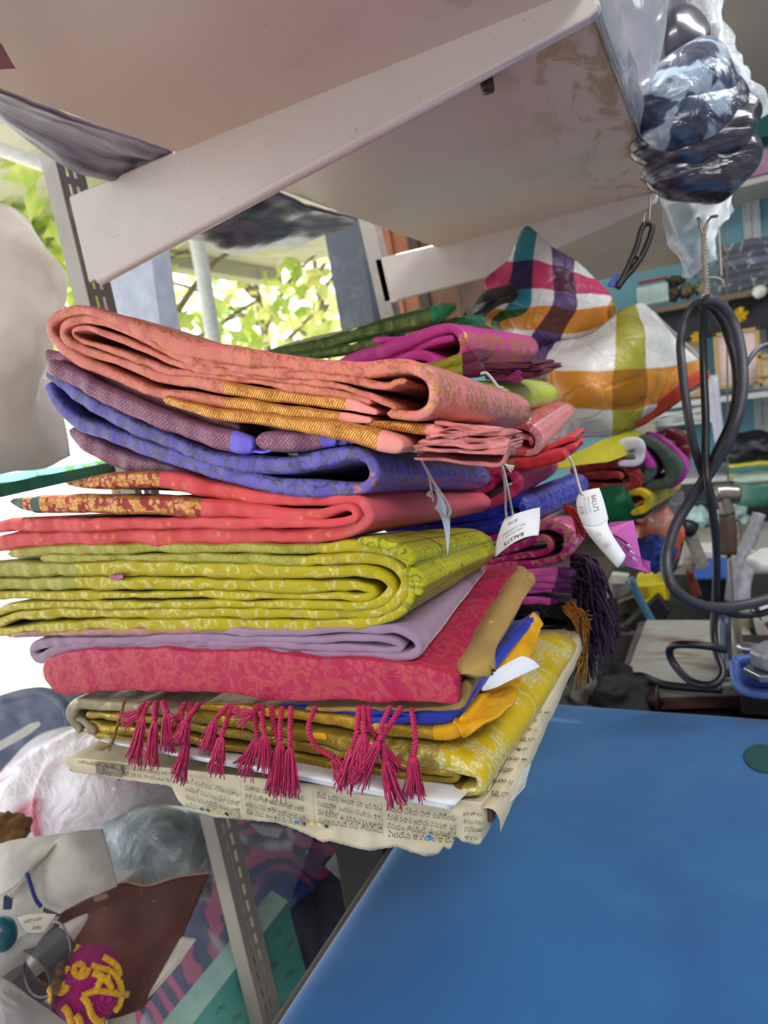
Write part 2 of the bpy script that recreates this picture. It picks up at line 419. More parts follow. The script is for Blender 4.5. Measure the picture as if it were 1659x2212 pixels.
def upright(px0, px1, pxw0, Y, label, slots=True, lenY=.034, rows=0.024):
    """slotted channel: front flange facing -Y, slotted plate facing +X"""
    A = onY(*px0, Y); B = onY(*px1, Y); W = onY(*pxw0, Y).x-A.x
    t = thing('slotted_upright', B, label, 'upright', 'slotted uprights')
    H = (A-B).length; ax = (A-B).normalized()
    o = lambda x, y, h: B+ax*h+Vector((x, y, 0))
    prism('front_flange', [o(0, 0, 0), o(W, 0, 0), o(W, 0, H), o(0, 0, H)], (0, .003, 0), M_steel, t, .0012)
    cols = [0.003, .010, .0145, .020, .0245, lenY]
    bm = bmesh.new(); n = int(H/rows)
    for k in range(n):
        h0 = k*rows; hs = [h0, h0+rows*.12, h0+rows*.80, h0+rows]
        for r in range(3):
            for c in range(5):
                if r == 1 and c in (1, 3): continue
                vs = [bm.verts.new(o(W, cols[c], hs[r])), bm.verts.new(o(W, cols[c+1], hs[r])), bm.verts.new(o(W, cols[c+1], hs[r+1])), bm.verts.new(o(W, cols[c], hs[r+1]))]
                bm.faces.new(vs)
    bmesh.ops.remove_doubles(bm, verts=bm.verts, dist=.0002)
    pl_ = bm_done('slotted_plate', bm, M_steel, t, smooth=False)
    sm = pl_.modifiers.new('thickness', 'SOLIDIFY'); sm.thickness = .002; sm.offset = 1
    prism('rear_flange', [o(0, lenY, 0), o(W, lenY, 0), o(W, lenY, H), o(0, lenY, H)], (0, .003, 0), M_steel, t, .001)
    return t
upright((60,240), (545,2235), (94,240), Y1, 'grey slotted upright at the left behind the large bracket, running down past the newspaper')
upright((752,380), (860,850), (782,375), Y2, 'rust spotted slotted upright beside the dark window post', lenY=.03)

# ================================================================== lower shelf board, newspaper, white paper
m_bd = painted('board_edge', '#4e4032', '#2e2620', .3, .6)
TILT = .041; XL = onY(143, 1638, 0).x
bd2 = box('lower_shelf_board', (0, 0, -.011), (.004+.3, .46, 0), plain('#3a3028', .7), None, .0015); bd2.location = (-.30, .565, 1.1985); tag(bd2, 'dark lower shelf board under the third stack, mostly hidden', 'shelf')
bd = box('lower_shelf_board', (0, 0, -.011), (.006-XL, .56, 0), m_bd, None, .0015); bd.location = (XL, 0.0, 1.1985+TILT*XL); bd.rotation_euler.y = -TILT
tag(bd, 'wooden lower shelf board wrapped in newspaper under the saree stacks', 'shelf')
box('support_rail', (.004, .02, -.03), (.03, .06, -.011), M_steel, bd, .001).matrix_parent_inverse = Matrix()

# ================================================================== blue ironing table
s = NT('blue_cloth'); o = s.obj(); x = s.sep(o)
n1 = s.noise(o, 3.2, 4, .55, .4)[0]; n2 = s.noise(o, 9, 4, .6)[0]
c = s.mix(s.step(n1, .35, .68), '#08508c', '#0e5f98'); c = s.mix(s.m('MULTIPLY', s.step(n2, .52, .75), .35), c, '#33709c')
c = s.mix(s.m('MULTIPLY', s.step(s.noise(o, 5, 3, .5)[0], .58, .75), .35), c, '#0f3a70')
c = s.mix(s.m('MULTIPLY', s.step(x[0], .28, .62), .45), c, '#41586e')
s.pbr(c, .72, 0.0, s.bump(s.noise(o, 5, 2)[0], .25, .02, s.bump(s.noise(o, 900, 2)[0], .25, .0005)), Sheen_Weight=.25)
M_bluecloth = s.mat
TZ = .98
t = thing('ironing_table', (.25, .2, 0), 'wide table covered in bright blue cloth', 'table')
bm = bmesh.new()
def tcurve(u, v):
    return 0
nx_, ny_ = 60, 60; x0, x1, y0, y1 = -.205, 1.1, -.55, .572; R = .022; vs = []
for j in range(ny_+1):
    row = []
    for i in range(nx_+1):
        X = x0+(x1-x0)*(i/nx_)**1.6; Y = y1-(y1-y0)*(j/ny_)**1.6
        ex = max(0, R-(X-x0)); ey = max(0, R-(y1-Y)); e = min(R, math.hypot(ex, ey))
        Z = TZ-(R-math.sqrt(max(0, R*R-e*e)))+.0012*nz(X*7, Y*7)
        row.append(bm.verts.new((X, Y, Z)))
    vs.append(row)
for j in range(ny_):
    for i in range(nx_): bm.faces.new((vs[j][i], vs[j+1][i], vs[j+1][i+1], vs[j][i+1]))
bl = [bm.verts.new((v.co.x, v.co.y, TZ-.06)) for v in [r[0] for r in vs]]
for j in range(ny_): bm.faces.new((vs[j][0], bl[j], bl[j+1], vs[j+1][0]))
bb = [bm.verts.new((v.co.x, v.co.y, TZ-.06)) for v in vs[0]]
for i in range(nx_): bm.faces.new((vs[0][i], vs[0][i+1], bb[i+1], bb[i]))
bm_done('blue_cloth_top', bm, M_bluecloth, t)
box('table_top', (x0+.006, y0, TZ-.075), (x1, y1-.006, TZ-.026), plain('#2b2320', .6), t, .003)
box('edge_strip', (x0-.022, y0, TZ-.085), (x0-.010, y1, TZ-.035), plain('#5b5148', .55), t, .003)
for (a, b) in ((x0+.05, y1-.06), (x1-.08, y1-.06), (x1-.08, y0+.06)):
    box('leg', (a-.025, b-.025, 0), (a+.025, b+.025, TZ-.075), plain('#3a2e26', .6), t, .003)
hol = onZ(1650, 1640, TZ)
t2 = thing('cloth_hole_patch', hol, 'dark green oval spot on the blue cloth at the right edge of the photo', 'spot')
bm = bmesh.new(); bmesh.ops.create_circle(bm, cap_ends=True, segments=40, radius=1)
for v in bm.verts: v.co = Vector((v.co.x*.020, v.co.y*.030, 0))+hol+Vector((0, 0, .0022))
bm_done('oval', bm, plain('#1e4a48', .6), t2)

# ================================================================== window wall, porch and trees (left)
GW = -.62
m_post = painted('post_paint', '#5c6472', '#8f979f', .5, .6, 22)
wi = thing('window_1', (GW, 1.0, .9), None, None); wi['kind'] = 'structure'
PA = [onY(700,505,1.02), onY(768,470,1.02), onY(822,760,1.02), onY(746,770,1.02)]
def postbox(name, top0, top1, bot1, bot0, Y, d, mat, parent=None):
    return prism(name, [onY(*top0, Y), onY(*top1, Y), onY(*bot1, Y), onY(*bot0, Y)], (0, d, 0), mat, parent, .002)
postbox('window_post', (694,470), (768,440), (826,800), (752,800), 1.02, .05, m_post, wi)
postbox('window_post', (205,540), (322,520), (360,800), (232,800), .62, .05, plain('#b9c4d8', .6), wi)
box('window_sill', (-1.3, -.6, .86), (-.56, 1.2, .9), plain('#c9c6c0', .6), wi, .004)
# brown wooden panels beyond
wl = thing('wall_left', (-.6, 1.6, .9), None, None); wl['kind'] = 'structure'
m_w1 = plain('#a5694c', .55, 0, .15, 20); m_w2 = plain('#6e4630', .55, 0, .2, 20); m_w3 = plain('#3c2a22', .55, 0, .2, 20)
xs = [(800,848,m_w1),(848,885,plain('#9b6240',.55)),(885,906,m_w3),(906,975,plain('#7d5438',.55,0,.2,12)),(975,1060,plain('#5f4432',.55,0,.2,12)),(1060,1200,m_w3)]
for k, (a, b, m) in enumerate(xs):
    q = 1.55+.01*(k % 2)
    prism('panel_board', [onY(a-20, 440, q), onY(b-20, 440, q), onY(b+42, 760, q), onY(a+42, 760, q)], (0, .02, 0), m, wl, .001)
# porch roof slab outside, and its pale beam
po = box('porch_roof', (-3.4, -1.2, 2.72), (-.9, 5.0, 2.86), painted('concrete', '#c9c5bb', '#8a877f', .7, .8, 7), None, .01); po['kind'] = 'structure'
pb_ = box('porch_beam', (-3.45, -1.2, 2.60), (-3.3, 5.0, 2.72), painted('concrete_beam', '#b9b6ac', '#77746c', .5, .8, 7), None, .01); pb_['kind'] = 'structure'
tl_ = tube('porch_tube_lamp', [onD(-30, 312, 1.9), onD(100, 358, 1.95)], .02, plain('#e9ecef', .4), None, sides=12); tag(tl_, 'white tube lamp fixed under the porch roof at the left', 'rail')  # tube lamp below the porch roof, modelled unlit
pole = tube('porch_pole', [onD(405, 420, 3.2), onD(440, 600, 3.2), onD(480, 860, 3.2)], .036, plain('#dfe6ea', .5), None, sides=16); tag(pole, 'pale pole standing outside the window', 'pole')
gr = box('ground_outside', (-14, -8, -.35), (-.95, 14, -.3), plain('#d8d4c8', .9, 0, .1, 3), None, 0); gr['kind'] = 'structure'
def leafmat(c1, c2):
    s = NT('leaves'); o = s.obj(); c = s.mix(s.step(s.noise(o, 6, 3)[0], .35, .65), c1, c2)
    d = s.pbr(c, .6, link=False); tl = s.node('ShaderNodeBsdfTranslucent'); s.put(tl.inputs[0], c)
    s.done(s.mixsh(.6, d, tl.outputs[0])); return s.mat
def tree(base, h, r, n, c1, c2, label, seed, trunk='#8a7a66'):
    rnd = random.Random(seed); t = thing('tree', base, label, 'tree', 'trees outside the window')
    bm = bmesh.new()
    tube_bm(bm, [base, base+Vector((.1, .1, h*.35)), base+Vector((.0, .25, h*.75))], .07, sides=8, r1=.03)
    for k in range(7):
        a = rnd.uniform(0, 6.28); z = h*rnd.uniform(.3, .7); q = base+Vector((.05, .12, z))
        tube_bm(bm, [q, q+Vector((math.cos(a)*r*.5, math.sin(a)*r*.5, r*.35)), q+Vector((math.cos(a)*r, math.sin(a)*r, r*.5))], .03, sides=6, r1=.008)
    bm_done('trunk', bm, plain(trunk, .8), t)
    bm = bmesh.new(); cl = [base+Vector((rnd.gauss(0, r*.6), rnd.gauss(0, r*.8), h*rnd.uniform(.4, 1.05))) for _ in range(26)]
    for k in range(n):
        c_ = rnd.choice(cl); p = c_+Vector((rnd.gauss(0, r*.2), rnd.gauss(0, r*.2), rnd.gauss(0, r*.2)))
        a = Vector((rnd.gauss(0, 1), rnd.gauss(0, 1), rnd.gauss(0, .6))).normalized(); b = a.cross(Vector((rnd.gauss(0, 1), rnd.gauss(0, 1), rnd.gauss(0, 1)))).normalized()
        L = rnd.uniform(.06, .13); W = L*.45
        bm.faces.new([bm.verts.new(p-a*L), bm.verts.new(p+b*W), bm.verts.new(p+a*L), bm.verts.new(p-b*W)])
    o_ = bm_done('foliage', bm, leafmat(c1, c2), t, smooth=False); o_['kind'] = 'stuff'
tree(onD(370, 900, 5.2)-Vector((0, 0, 1.2)), 3.0, .9, 900, '#b0d468', '#eef09a', 'leafy green tree outside the window, left of the pale pole', 3)
tree(onD(560, 850, 6.5)-Vector((0, 0, 1.5)), 3.6, 1.1, 620, '#d4e488', '#f6e6b0', 'sparse yellow green tree outside with bare branches showing, right of the pole', 5)
tree(onD(690, 800, 7.2)-Vector((0, 0, 1.5)), 3.6, 1.0, 620, '#bcdc80', '#eef2ac', 'tree outside the window next to the dark post', 8)
tree(onD(120, 560, 4.2)-Vector((0, 0, 2.0)), 2.6, .7, 900, '#b4d868', '#eef098', 'green tree outside at the far left behind the slotted upright', 11)
# ================================================================== front stack of folded sarees
BACK_Y = .25
def saree(px, py, label, group=None, Y=0.0, name='folded_saree'):
    return thing(name, onY(px, py, Y), label, 'saree', group)

# ---- salmon, on top
m_sal = silk('salmon_silk', '#de7c74', '#b87a42', [('flower', 44, 8, .44, .25), ('scroll', 70, 14, .7, .4, .46), ('leaf', 60, .5)], dark='#c9655c', gmix=.66, gmetal=.35)
m_salp = silk('salmon_right', '#da828c', '#cf9a50', [('flower', 36, 7, .48, .2), ('scroll', 60, 15, .8, .4, .46), ('leaf', 70, .52)], dark='#c66f78', gmix=.75)
m_salgold = silk('salmon_gold', '#a85c34', '#eab04a', [('twill', 3600, .5, -.35)], gmetal=.45, dark='#a05a30', gmix=1.0)
m_salpl = silk('salmon_plain', '#ec9a90', None or '#e0a050', (), dark='#d97d78')
t = saree(520, 960, 'salmon pink folded saree with gold borders, topmost of the front stack')
kw = dict(back=((935, 843), (1136, 884), .20), kz=.84)
ribbon('silk_roll', [(836,893,8),(878,897,9),(905,896,10,3),(930,880,11,3),(937,848,11,3),(926,815,11,3),(897,796,12,0),(855,790,14),(781,801,16),(727,796,15),(600,783,15),(549,776,17),(422,757,20),(359,738,22),(295,713,20),(232,686,12),(190,673,9),(156,672,9),(127,682,9),(110,703,9),(116,731,10),(148,764,11),(211,796,12),(262,821,12),(338,850,12),(400,858,12),(485,872,13,1),(600,886,13,1),(700,898,13,1),(735,902,12,2),(770,906,9,2),(802,909,6,2)], 0, mats=[m_sal, m_salgold, m_salpl, m_salp], parent=t, n=330, seed=1, **kw)
ribbon('silk_roll', [(878,822,7),(853,828,7),(836,836,8),(790,831,9),(727,817,9),(600,806,9),(570,802,9),(443,786,9),(380,771,9),(317,735,9),(253,705,8),(203,690,7),(160,692,7),(137,706,7),(139,731,8),(177,757,9),(253,781,10),(350,815,11),(420,826,12),(485,838,13,1),(600,856,13,1),(684,867,13,1),(745,874,11,2),(790,884,8,2),(815,893,6,2)], .001, mats=[m_sal, m_salgold, m_salpl], parent=t, n=280, seed=2, **kw)
ribbon('silk_roll', [(858,884,6),(836,870,7),(780,848,7),(727,832,8),(600,821,8),(570,816,8),(443,799,8),(371,783,8),(317,758,8),(253,731,7),(211,714,6),(181,707,6),(156,715,6),(165,733,7),(203,745,7),(274,769,8),(350,797,8),(422,808,7),(570,827,7),(600,834,7),(727,849,7),(803,870,7)], .002, mats=[m_sal], parent=t, n=260, seed=3, **kw)
ribbon('gold_border_pleat', [(350,862,8),(422,882,11),(485,898,13),(600,913,14),(727,931,16),(790,945,18),(818,953,19,1),(849,961,17,1),(872,966,12,1)], -.004, back=((849,959),(1000,950),.12), mats=[m_salgold, m_salpl], parent=t, n=110, seed=4, kz=.8)
ribbon('gold_border_pleat', [(790,914,7),(850,919,9),(895,925,11),(915,928,12,1),(946,933,12,1),(962,936,9,1)], .004, back=((849,959),(1000,950),.12), mats=[m_salgold, m_salpl], parent=t, n=70, seed=5, kz=.8)
# fan of cut ends
pl = []
for k in range(11):
    f = k/10; yl = 971-42*f; xl = 885+62*f**1.2; yr = 985-50*f; xr = 1088-10*abs(f-.4)
    row = [(xl+8, yl, 2.0), (960+20*f, yl+6*math.sin(k*1.7), 2.2), (1020, (yl+yr)/2+4*math.sin(k*2.1), 2.2), (xr, yr-6, 2.0)]
    pl += row if k % 2 == 0 else row[::-1]
m_salend = silk('salmon_ends', '#d98a86', '#e0b080', (), dark='#b25f60', fold=.4)
ribbon('cut_end_pleats', pl, -.002, back=((960,955),(1015,948),.07), mats=[m_salend], parent=t, n=420, seed=6, kz=.8, wob=.006, rip=.002)
ribbon('cut_end_pleats', [(893,990,3),(960,992,4),(1030,1000,4),(1078,1003,4),(1094,985,4),(1098,960,4),(1085,942,4),(1040,930,4),(985,918,4),(940,912,4)], .004, back=((960,955),(985,951),.05), mats=[m_salend], parent=t, n=140, seed=7, kz=.8, wob=.004)

# ---- violet with copper vines
m_vio = silk('violet_silk', '#675eb4', '#5c5a72', [('scroll', 40, 16, .6, .45, .47), ('leaf', 34, .5), ('leaf', 50, .56)], gmetal=.25, dark='#4f4a9c', gmix=.9)
m_viocop = silk('violet_copper', '#72496e', '#b07868', [('net', 2100, .72)], gmetal=.5, dark='#55365c')
m_viopan = silk('violet_panel', '#6a5aa8', '#a8706a', [('scroll', 34, 15, .6, .3, .5), ('flower', 40, 6, .5), ('ustripe', 300, .7)], gmetal=.45, dark='#4c4490')
m_vioend = silk('violet_end', '#7468d8', '#888', (), dark='#5a50b8')
t = saree(560, 1040, 'violet folded saree with curling vine pattern, second from the top of the front stack')
kw = dict(back=((802,1022),(1046,1032),.20), kz=.74)
ribbon('copper_band', [(98,768,14),(169,790,15),(232,820,14),(295,848,14),(380,880,14),(440,905,14),(520,930,12)], .010, mats=[m_viocop], parent=t, n=110, seed=11, ends=(0,1), **kw)
ribbon('copper_band', [(104,792,16),(160,820,18),(211,848,19),(295,888,20),(380,920,21),(460,945,21),(498,955,20,1),(520,960,17,1),(545,966,12,1)], -.003, back=((802,1022),(830,1010),.12), mats=[m_viocop, m_vioend], parent=t, n=130, seed=12, ends=(0,1))
ribbon('copper_band', [(556,952,16),(600,953,20),(650,953,19),(690,950,16,1),(715,949,15,1),(722,948,12,1)], .000, back=((802,1022),(830,1010),.14), mats=[m_viocop, m_vioend], parent=t, n=70, seed=13)
ribbon('violet_end', [(705,949,11),(740,950,13),(748,950,11)], .004, back=((802,1022),(830,1010),.14), mats=[m_vioend], parent=t, n=30, seed=14)
ribbon('violet_end', [(730,950,8),(762,951,10),(770,951,9)], .008, back=((802,1022),(830,1010),.14), mats=[m_vioend], parent=t, n=30, seed=15)
for k in range(5):
    ribbon('violet_end', [(535+6*k, 975-1*k, 2.2),(565+7*k, 978-2*k, 2.2),(585+6*k,972-2*k,1.8)], -.001+.002*k, back=((802,1022),(830,1010),.10), mats=[m_vioend], parent=t, n=30, seed=16+k)
ribbon('silk_roll', [(100,806,14),(150,845,16),(210,882,17),(295,926,17),(380,962,17),(450,990,16),(527,1003,16),(600,1009,17),(663,1000,17),(727,984,16),(769,980,14),(795,993,13),(806,1022,14,1),(793,1048,13,1),(760,1058,13),(684,1058,16),(600,1054,17),(527,1036,17),(422,1007,17),(338,978,16),(253,947,15),(190,925,14),(156,908,13),(118,868,14),(100,832,13)], .002, mats=[m_vio, m_viopan], parent=t, n=320, seed=21, ends=(0,0), **kw)
ribbon('under_fold', [(640,972,12),(700,966,13),(760,966,11)], .02, mats=[m_vio], parent=t, n=50, seed=23, **kw)
ribbon('under_fold', [(150,930,12),(190,962,18),(260,996,20),(340,1016,18),(450,1046,12)], .02, mats=[m_viocop], parent=t, n=90, seed=22, **kw)

# ---- coral red
m_cor = silk('coral_silk', '#d44e50', '#c98a3c', [('flower', 15, 6, .16, .1)], dark='#b83a3a', gmix=.75, rough=.52)
m_corp = silk('coral_right', '#cf5c64', '#d9a441', [('flower', 12, 8, .14, .1)], dark='#b84c54', rough=.52)
m_corb = silk('coral_border_and_shade', '#9c2a26', '#c4954c', [('all', 90, .48), ('flower', 60, 5, .5)], dark='#5e1c1a', gmetal=.6)
m_corg = plain('#123f2a', .5)
t = saree(520, 1140, 'coral red folded saree with a red and gold border, just under the violet one')
kw = dict(back=((785,1115),(1042,1086),.20), kz=.76)
ribbon('silk_roll', [(185,1044,12,1),(240,1041,18,1),(310,1037,19,1),(345,1038,19,0),(380,1043,19),(485,1066,17),(590,1078,14),(700,1083,13),(752,1079,13),(780,1086,13,2),(797,1110,14,2),(786,1132,14,2),(748,1148,15,0),(684,1157,17),(560,1160,18),(422,1161,19),(250,1163,19),(127,1164,18),(40,1170,16),(0,1176,15),(-40,1182,13)], .004, mats=[m_cor, m_corb, m_corp], parent=t, n=280, seed=31, **kw)  # left stretch takes the dark border silk to show it in shadow
ribbon('red_gold_border_and_shade', [(140,1040,8),(170,1040,16),(210,1038,22),(260,1034,27),(310,1034,29),(345,1040,24)], .27, back=((260,1036),(270,1030),.42), mats=[m_corb], parent=t, n=90, seed=33)  # dark border silk stands in for the shadowed part of the coral layer
ribbon('red_gold_border_and_shade', [(22,1083,6,2),(38,1088,11,2),(50,1090,13,1),(66,1092,15,2),(84,1093,17,1),(253,1092,20,1),(380,1097,20,1),(436,1099,19,0),(527,1103,15),(612,1115,13),(690,1112,11),(735,1098,9),(758,1100,9),(768,1115,9),(752,1126,9),(700,1130,10),(506,1131,12),(295,1133,12),(127,1136,13),(30,1135,14),(-20,1142,12)], 0, mats=[m_cor, m_corb, m_corg], parent=t, n=300, seed=32, **kw)

# ---- lime
m_lim = silk('lime_silk', '#ac9d00', '#bab46c', [('scroll', 46, 15, .6, .5, .46), ('leaf', 44, .5)], gmetal=.5, dark='#a79a00', gmix=.7)
m_limb = silk('lime_border', '#8c8a24', '#b9b25a', [('twill', 4200, .6, 0)], gmetal=.45, dark='#6b6a18')
m_limp = silk('lime_panel', '#b4b01a', '#6f701a', [('ustripe', 520, .72), ('ustripe', 1900, .86), ('scroll', 70, 16, .8, .5, .48), ('net', 900, .93)], gmetal=.1, dark='#9c9a10', gmix=.7)
t = saree(520, 1270, 'lime yellow folded saree with a deep spiral of layers, under the coral red one')
kw = dict(back=((899,1250),(1058,1184),.17), kz=.72)
ribbon('silk_roll', [(18,1197,7,1),(60,1194,11,1),(250,1187,12,1),(450,1186,12,1),(640,1187,12,1),(690,1186,12),(777,1181,12),(827,1188,12),(862,1200,14),(884,1215,14,2),(893,1238,13,2),(893,1262,14,2),(886,1290,14,2),(864,1320,13),(823,1341,13),(760,1351,12),(650,1353,13),(506,1350,13),(338,1353,14),(169,1354,13),(60,1362,11),(0,1366,10),(-40,1366,9)], .002, mats=[m_lim, m_limb, m_limp], parent=t, n=330, seed=41, **kw)
ribbon('silk_roll', [(-40,1352,8),(0,1346,9),(40,1330,10),(127,1327,11),(338,1326,12),(506,1325,12),(650,1327,12),(777,1327,12),(831,1317,12),(866,1289,12),(876,1260,12),(859,1232,12),(831,1215,12),(777,1206,11),(692,1209,9),(650,1213,9,1),(506,1208,9,1),(295,1206,9,1),(84,1207,8,1)], .001, mats=[m_lim, m_limb], parent=t, n=300, seed=42, **kw)
ribbon('silk_roll', [(-40,1231,15,1),(60,1231,16,1),(165,1231,16),(295,1231,16),(506,1234,15),(650,1238,14),(713,1236,14),(777,1235,13),(822,1243,12),(844,1266,12),(836,1291,12),(806,1306,10),(755,1311,10),(700,1308,9),(422,1307,9),(127,1308,9),(30,1311,9),(0,1320,8),(-40,1334,7)], 0, mats=[m_lim, m_limb], parent=t, n=280, seed=43, **kw)
ribbon('silk_roll', [(-40,1262,13,1),(60,1262,14,1),(165,1262,14),(295,1262,14),(506,1266,14),(700,1268,12),(760,1266,11),(796,1273,9),(808,1282,8),(790,1291,8),(734,1290,9),(700,1290,9),(506,1288,9),(295,1286,9),(60,1288,9),(-40,1288,9)], .001, mats=[m_lim, m_limb], parent=t, n=260, seed=44, **kw)
ribbon('border_flap', [(770,1170,8),(820,1174,11),(858,1186,14),(880,1206,15),(880,1224,10)], -.003, mats=[m_limp], parent=t, n=70, seed=46, **kw)
ribbon('border_flap', [(872,1232,8),(893,1240,12),(906,1258,14),(905,1276,11),(896,1284,7)], -.002, mats=[m_limp], parent=t, n=60, seed=47, **kw)
ribbon('pink_edge', [(234,1248,2),(248,1250,4),(262,1248,3)], -.006, back=((248,1250),(250,1250),.01), mats=[plain('#b05a80', .6)], parent=t, n=30, seed=45)

# ---- lavender
m_lav = silk('lavender_cotton', '#967a94', '#d8c0d8', (), dark='#86688e', rough=.65, bump=.35, sheen=.5)
m_lavb = silk('lavender_border', '#9a6a78', '#b88a60', [('twill', 4200, .3, 0)], dark='#7b5060')
t = saree(520, 1395, 'plain pale lavender folded saree under the lime one')
kw = dict(back=((899,1400),(1040,1228),.18), kz=.5)
ribbon('silk_roll', [(14,1374,4,1),(80,1370,7,1),(250,1366,8,1),(400,1361,8,1),(430,1361,8),(506,1366,8),(650,1366,8),(760,1362,9),(845,1362,10),(886,1378,10),(902,1398,10),(893,1414,9),(860,1420,9),(777,1418,9),(650,1413,9),(506,1404,8),(422,1401,8),(300,1399,8),(200,1392,9),(120,1408,10),(82,1424,10),(64,1412,9),(78,1396,9),(130,1388,9),(250,1384,8),(400,1380,8),(506,1381,7),(650,1382,7),(760,1380,7),(830,1382,7),(864,1396,8),(850,1406,7),(777,1403,7),(650,1398,7),(506,1392,7),(350,1390,7),(180,1398,7)], .002, mats=[m_lav, m_lavb], parent=t, n=480, seed=51, **kw)

# ---- magenta with tassels
m_mag = silk('magenta_silk', '#aa1a48', '#cc7454', [('scroll', 19, 19, .6, .62, .48), ('flower', 30, 8, .36, .6), ('leaf', 26, .45), ('leaf', 34, .55), ('scroll', 44, 15, .7, .6, .4)], gmetal=.3, dark='#9c1a45', gmix=.42, hatch=5200)
T_mag = saree(540, 1470, 'crimson pink folded saree with gold vines and a row of hanging tassels')
kw = dict(back=((985,1485),(1116,1234),.22), kz=.55)
ribbon('silk_fold', [(96,1466,26),(112,1462,38),(200,1452,46),(300,1449,49),(450,1454,50),(600,1464,51),(760,1471,50),(900,1480,45),(965,1488,38),(990,1491,32)], -.004, cap=.12, mats=[m_mag], parent=T_mag, n=170, seed=61, wob=.002, ends=(1,0), hm=1.0, **kw)

# ---- tan
m_tan = silk('tan_cotton', '#a5864c', '#d8b860', (), dark='#8a6c38', rough=.6)
m_tanb = silk('tan_stripe', '#b8964c', '#e0c878', [('stripe', 2600, -.2)], dark='#9a7c38', gmetal=.3)
t = saree(1020, 1440, 'tan brown folded cotton saree poking out right of the crimson one')
ribbon('cotton_fold', [(660,1532,3),(800,1534,4),(930,1533,5),(985,1526,8),(1000,1502,11),(1012,1470,12)], .004, back=((1036,1430),(1142,1268),.235), kz=.8, kx=.9, mats=[m_tan], parent=t, n=120, seed=71)
G_ = [[onY(996,1462,.012), onY(1028,1458,-.001), onY(1060,1452,.000)], [onY(1000,1440,.020), onY(1034,1432,.006), onY(1066,1428,.006)], [onY(1030,1375,.075), onY(1056,1366,.06), onY(1080,1380,.06)], [onY(1078,1292,.165), onY(1106,1276,.155), onY(1132,1292,.155)], [onY(1108,1236,.24), onY(1128,1236,.235), onY(1148,1262,.235)]]
patch('cotton_slab', G_, m_tan, t, amp=.0012, freq=40, thick=.010, nu=30, nv=60)
up_ = Vector((0, -.001, .0056))
patch('gold_stripe', [[onY(1029,1384,.068)+up_, onY(1052,1376,.055)+up_, onY(1074,1388,.055)+up_], [onY(1038,1364,.083)+up_, onY(1062,1355,.070)+up_, onY(1084,1366,.070)+up_]], m_tanb, t, amp=.0008, freq=40, thick=.0006, nu=20, nv=8)
ribbon('rolled_end', [(1120,1262,8),(1136,1254,8),(1144,1262,7),(1138,1274,6)], .20, back=((1136,1262),(1142,1250),.245), mats=[m_tan], parent=t, n=40, seed=73)

# ---- royal blue
m_blu = silk('blue_silk', '#2e40b4', '#5060d0', (), dark='#1c2878', rough=.5)
t = saree(960, 1550, 'plain royal blue folded saree under the tan one')
ribbon('silk_fold', [(560,1530,4),(690,1532,7),(760,1540,11),(840,1548,15),(910,1552,17),(962,1546,18),(990,1524,17),(1008,1496,13)], .008, back=((1004,1500),(1160,1322),.24), kz=.7, mats=[m_blu], parent=t, n=120, seed=81)
ribbon('silk_fold', [(780,1540,6),(850,1543,7),(890,1552,8),(860,1560,8),(790,1558,7)], .004, back=((1004,1500),(1100,1400),.10), mats=[m_blu], parent=t, n=70, seed=82)

# ---- golden yellow
m_yel = silk('yellow_silk', '#e6ae0c', '#f0c040', (), dark='#c88400', rough=.5, fold=.3)
m_yelg = silk('yellow_gold_border', '#a67c1c', '#d9b03c', [('twill', 4200, .5, -.2)], gmetal=.65, dark='#5e4410')
m_yelr = plain('#7c1c1c', .6)
t = saree(960, 1590, 'thin golden yellow folded saree with a gold border under the royal blue one')
kw = dict(back=((1015,1545),(1168,1352),.245), kz=.8)
ribbon('silk_fold', [(430,1530,6,1),(540,1537,9,1),(650,1549,12,1),(760,1566,13,1),(870,1582,12,1),(925,1588,12,1),(935,1589,12),(968,1588,14),(994,1574,14),(1004,1548,9)], .004, mats=[m_yelg, m_yelg, m_yel], parent=t, n=150, seed=91, **kw)
for o in [t.children[-1]]: o.data.materials[0] = m_yel
patch('draped_end', [[onY(978,1560,.004), onY(992,1578,-.003), onY(1004,1593,-.002)], [onY(1012,1515,.05), onY(1050,1526,.04), onY(1098,1532,.035)], [onY(1072,1428,.12), onY(1100,1442,.115), onY(1127,1462,.11)], [onY(1152,1322,.225), onY(1162,1334,.22), onY(1170,1350,.22)]], m_yel, t, amp=.0016, freq=60, crease=.0015, cfreq=50, thick=.002, nu=40, nv=60)
ribbon('loose_end', [(500,1568,4),(600,1578,5),(680,1588,6),(708,1592,6)], .002, back=((708,1592),(760,1570),.08), mats=[m_yel], parent=t, n=60, seed=93)
ribbon('loose_end', [(690,1578,2.5,0),(720,1584,3,0),(752,1586,2,0)], .006, back=((708,1592),(760,1570),.08), mats=[m_yelr], parent=t, n=30, seed=94)

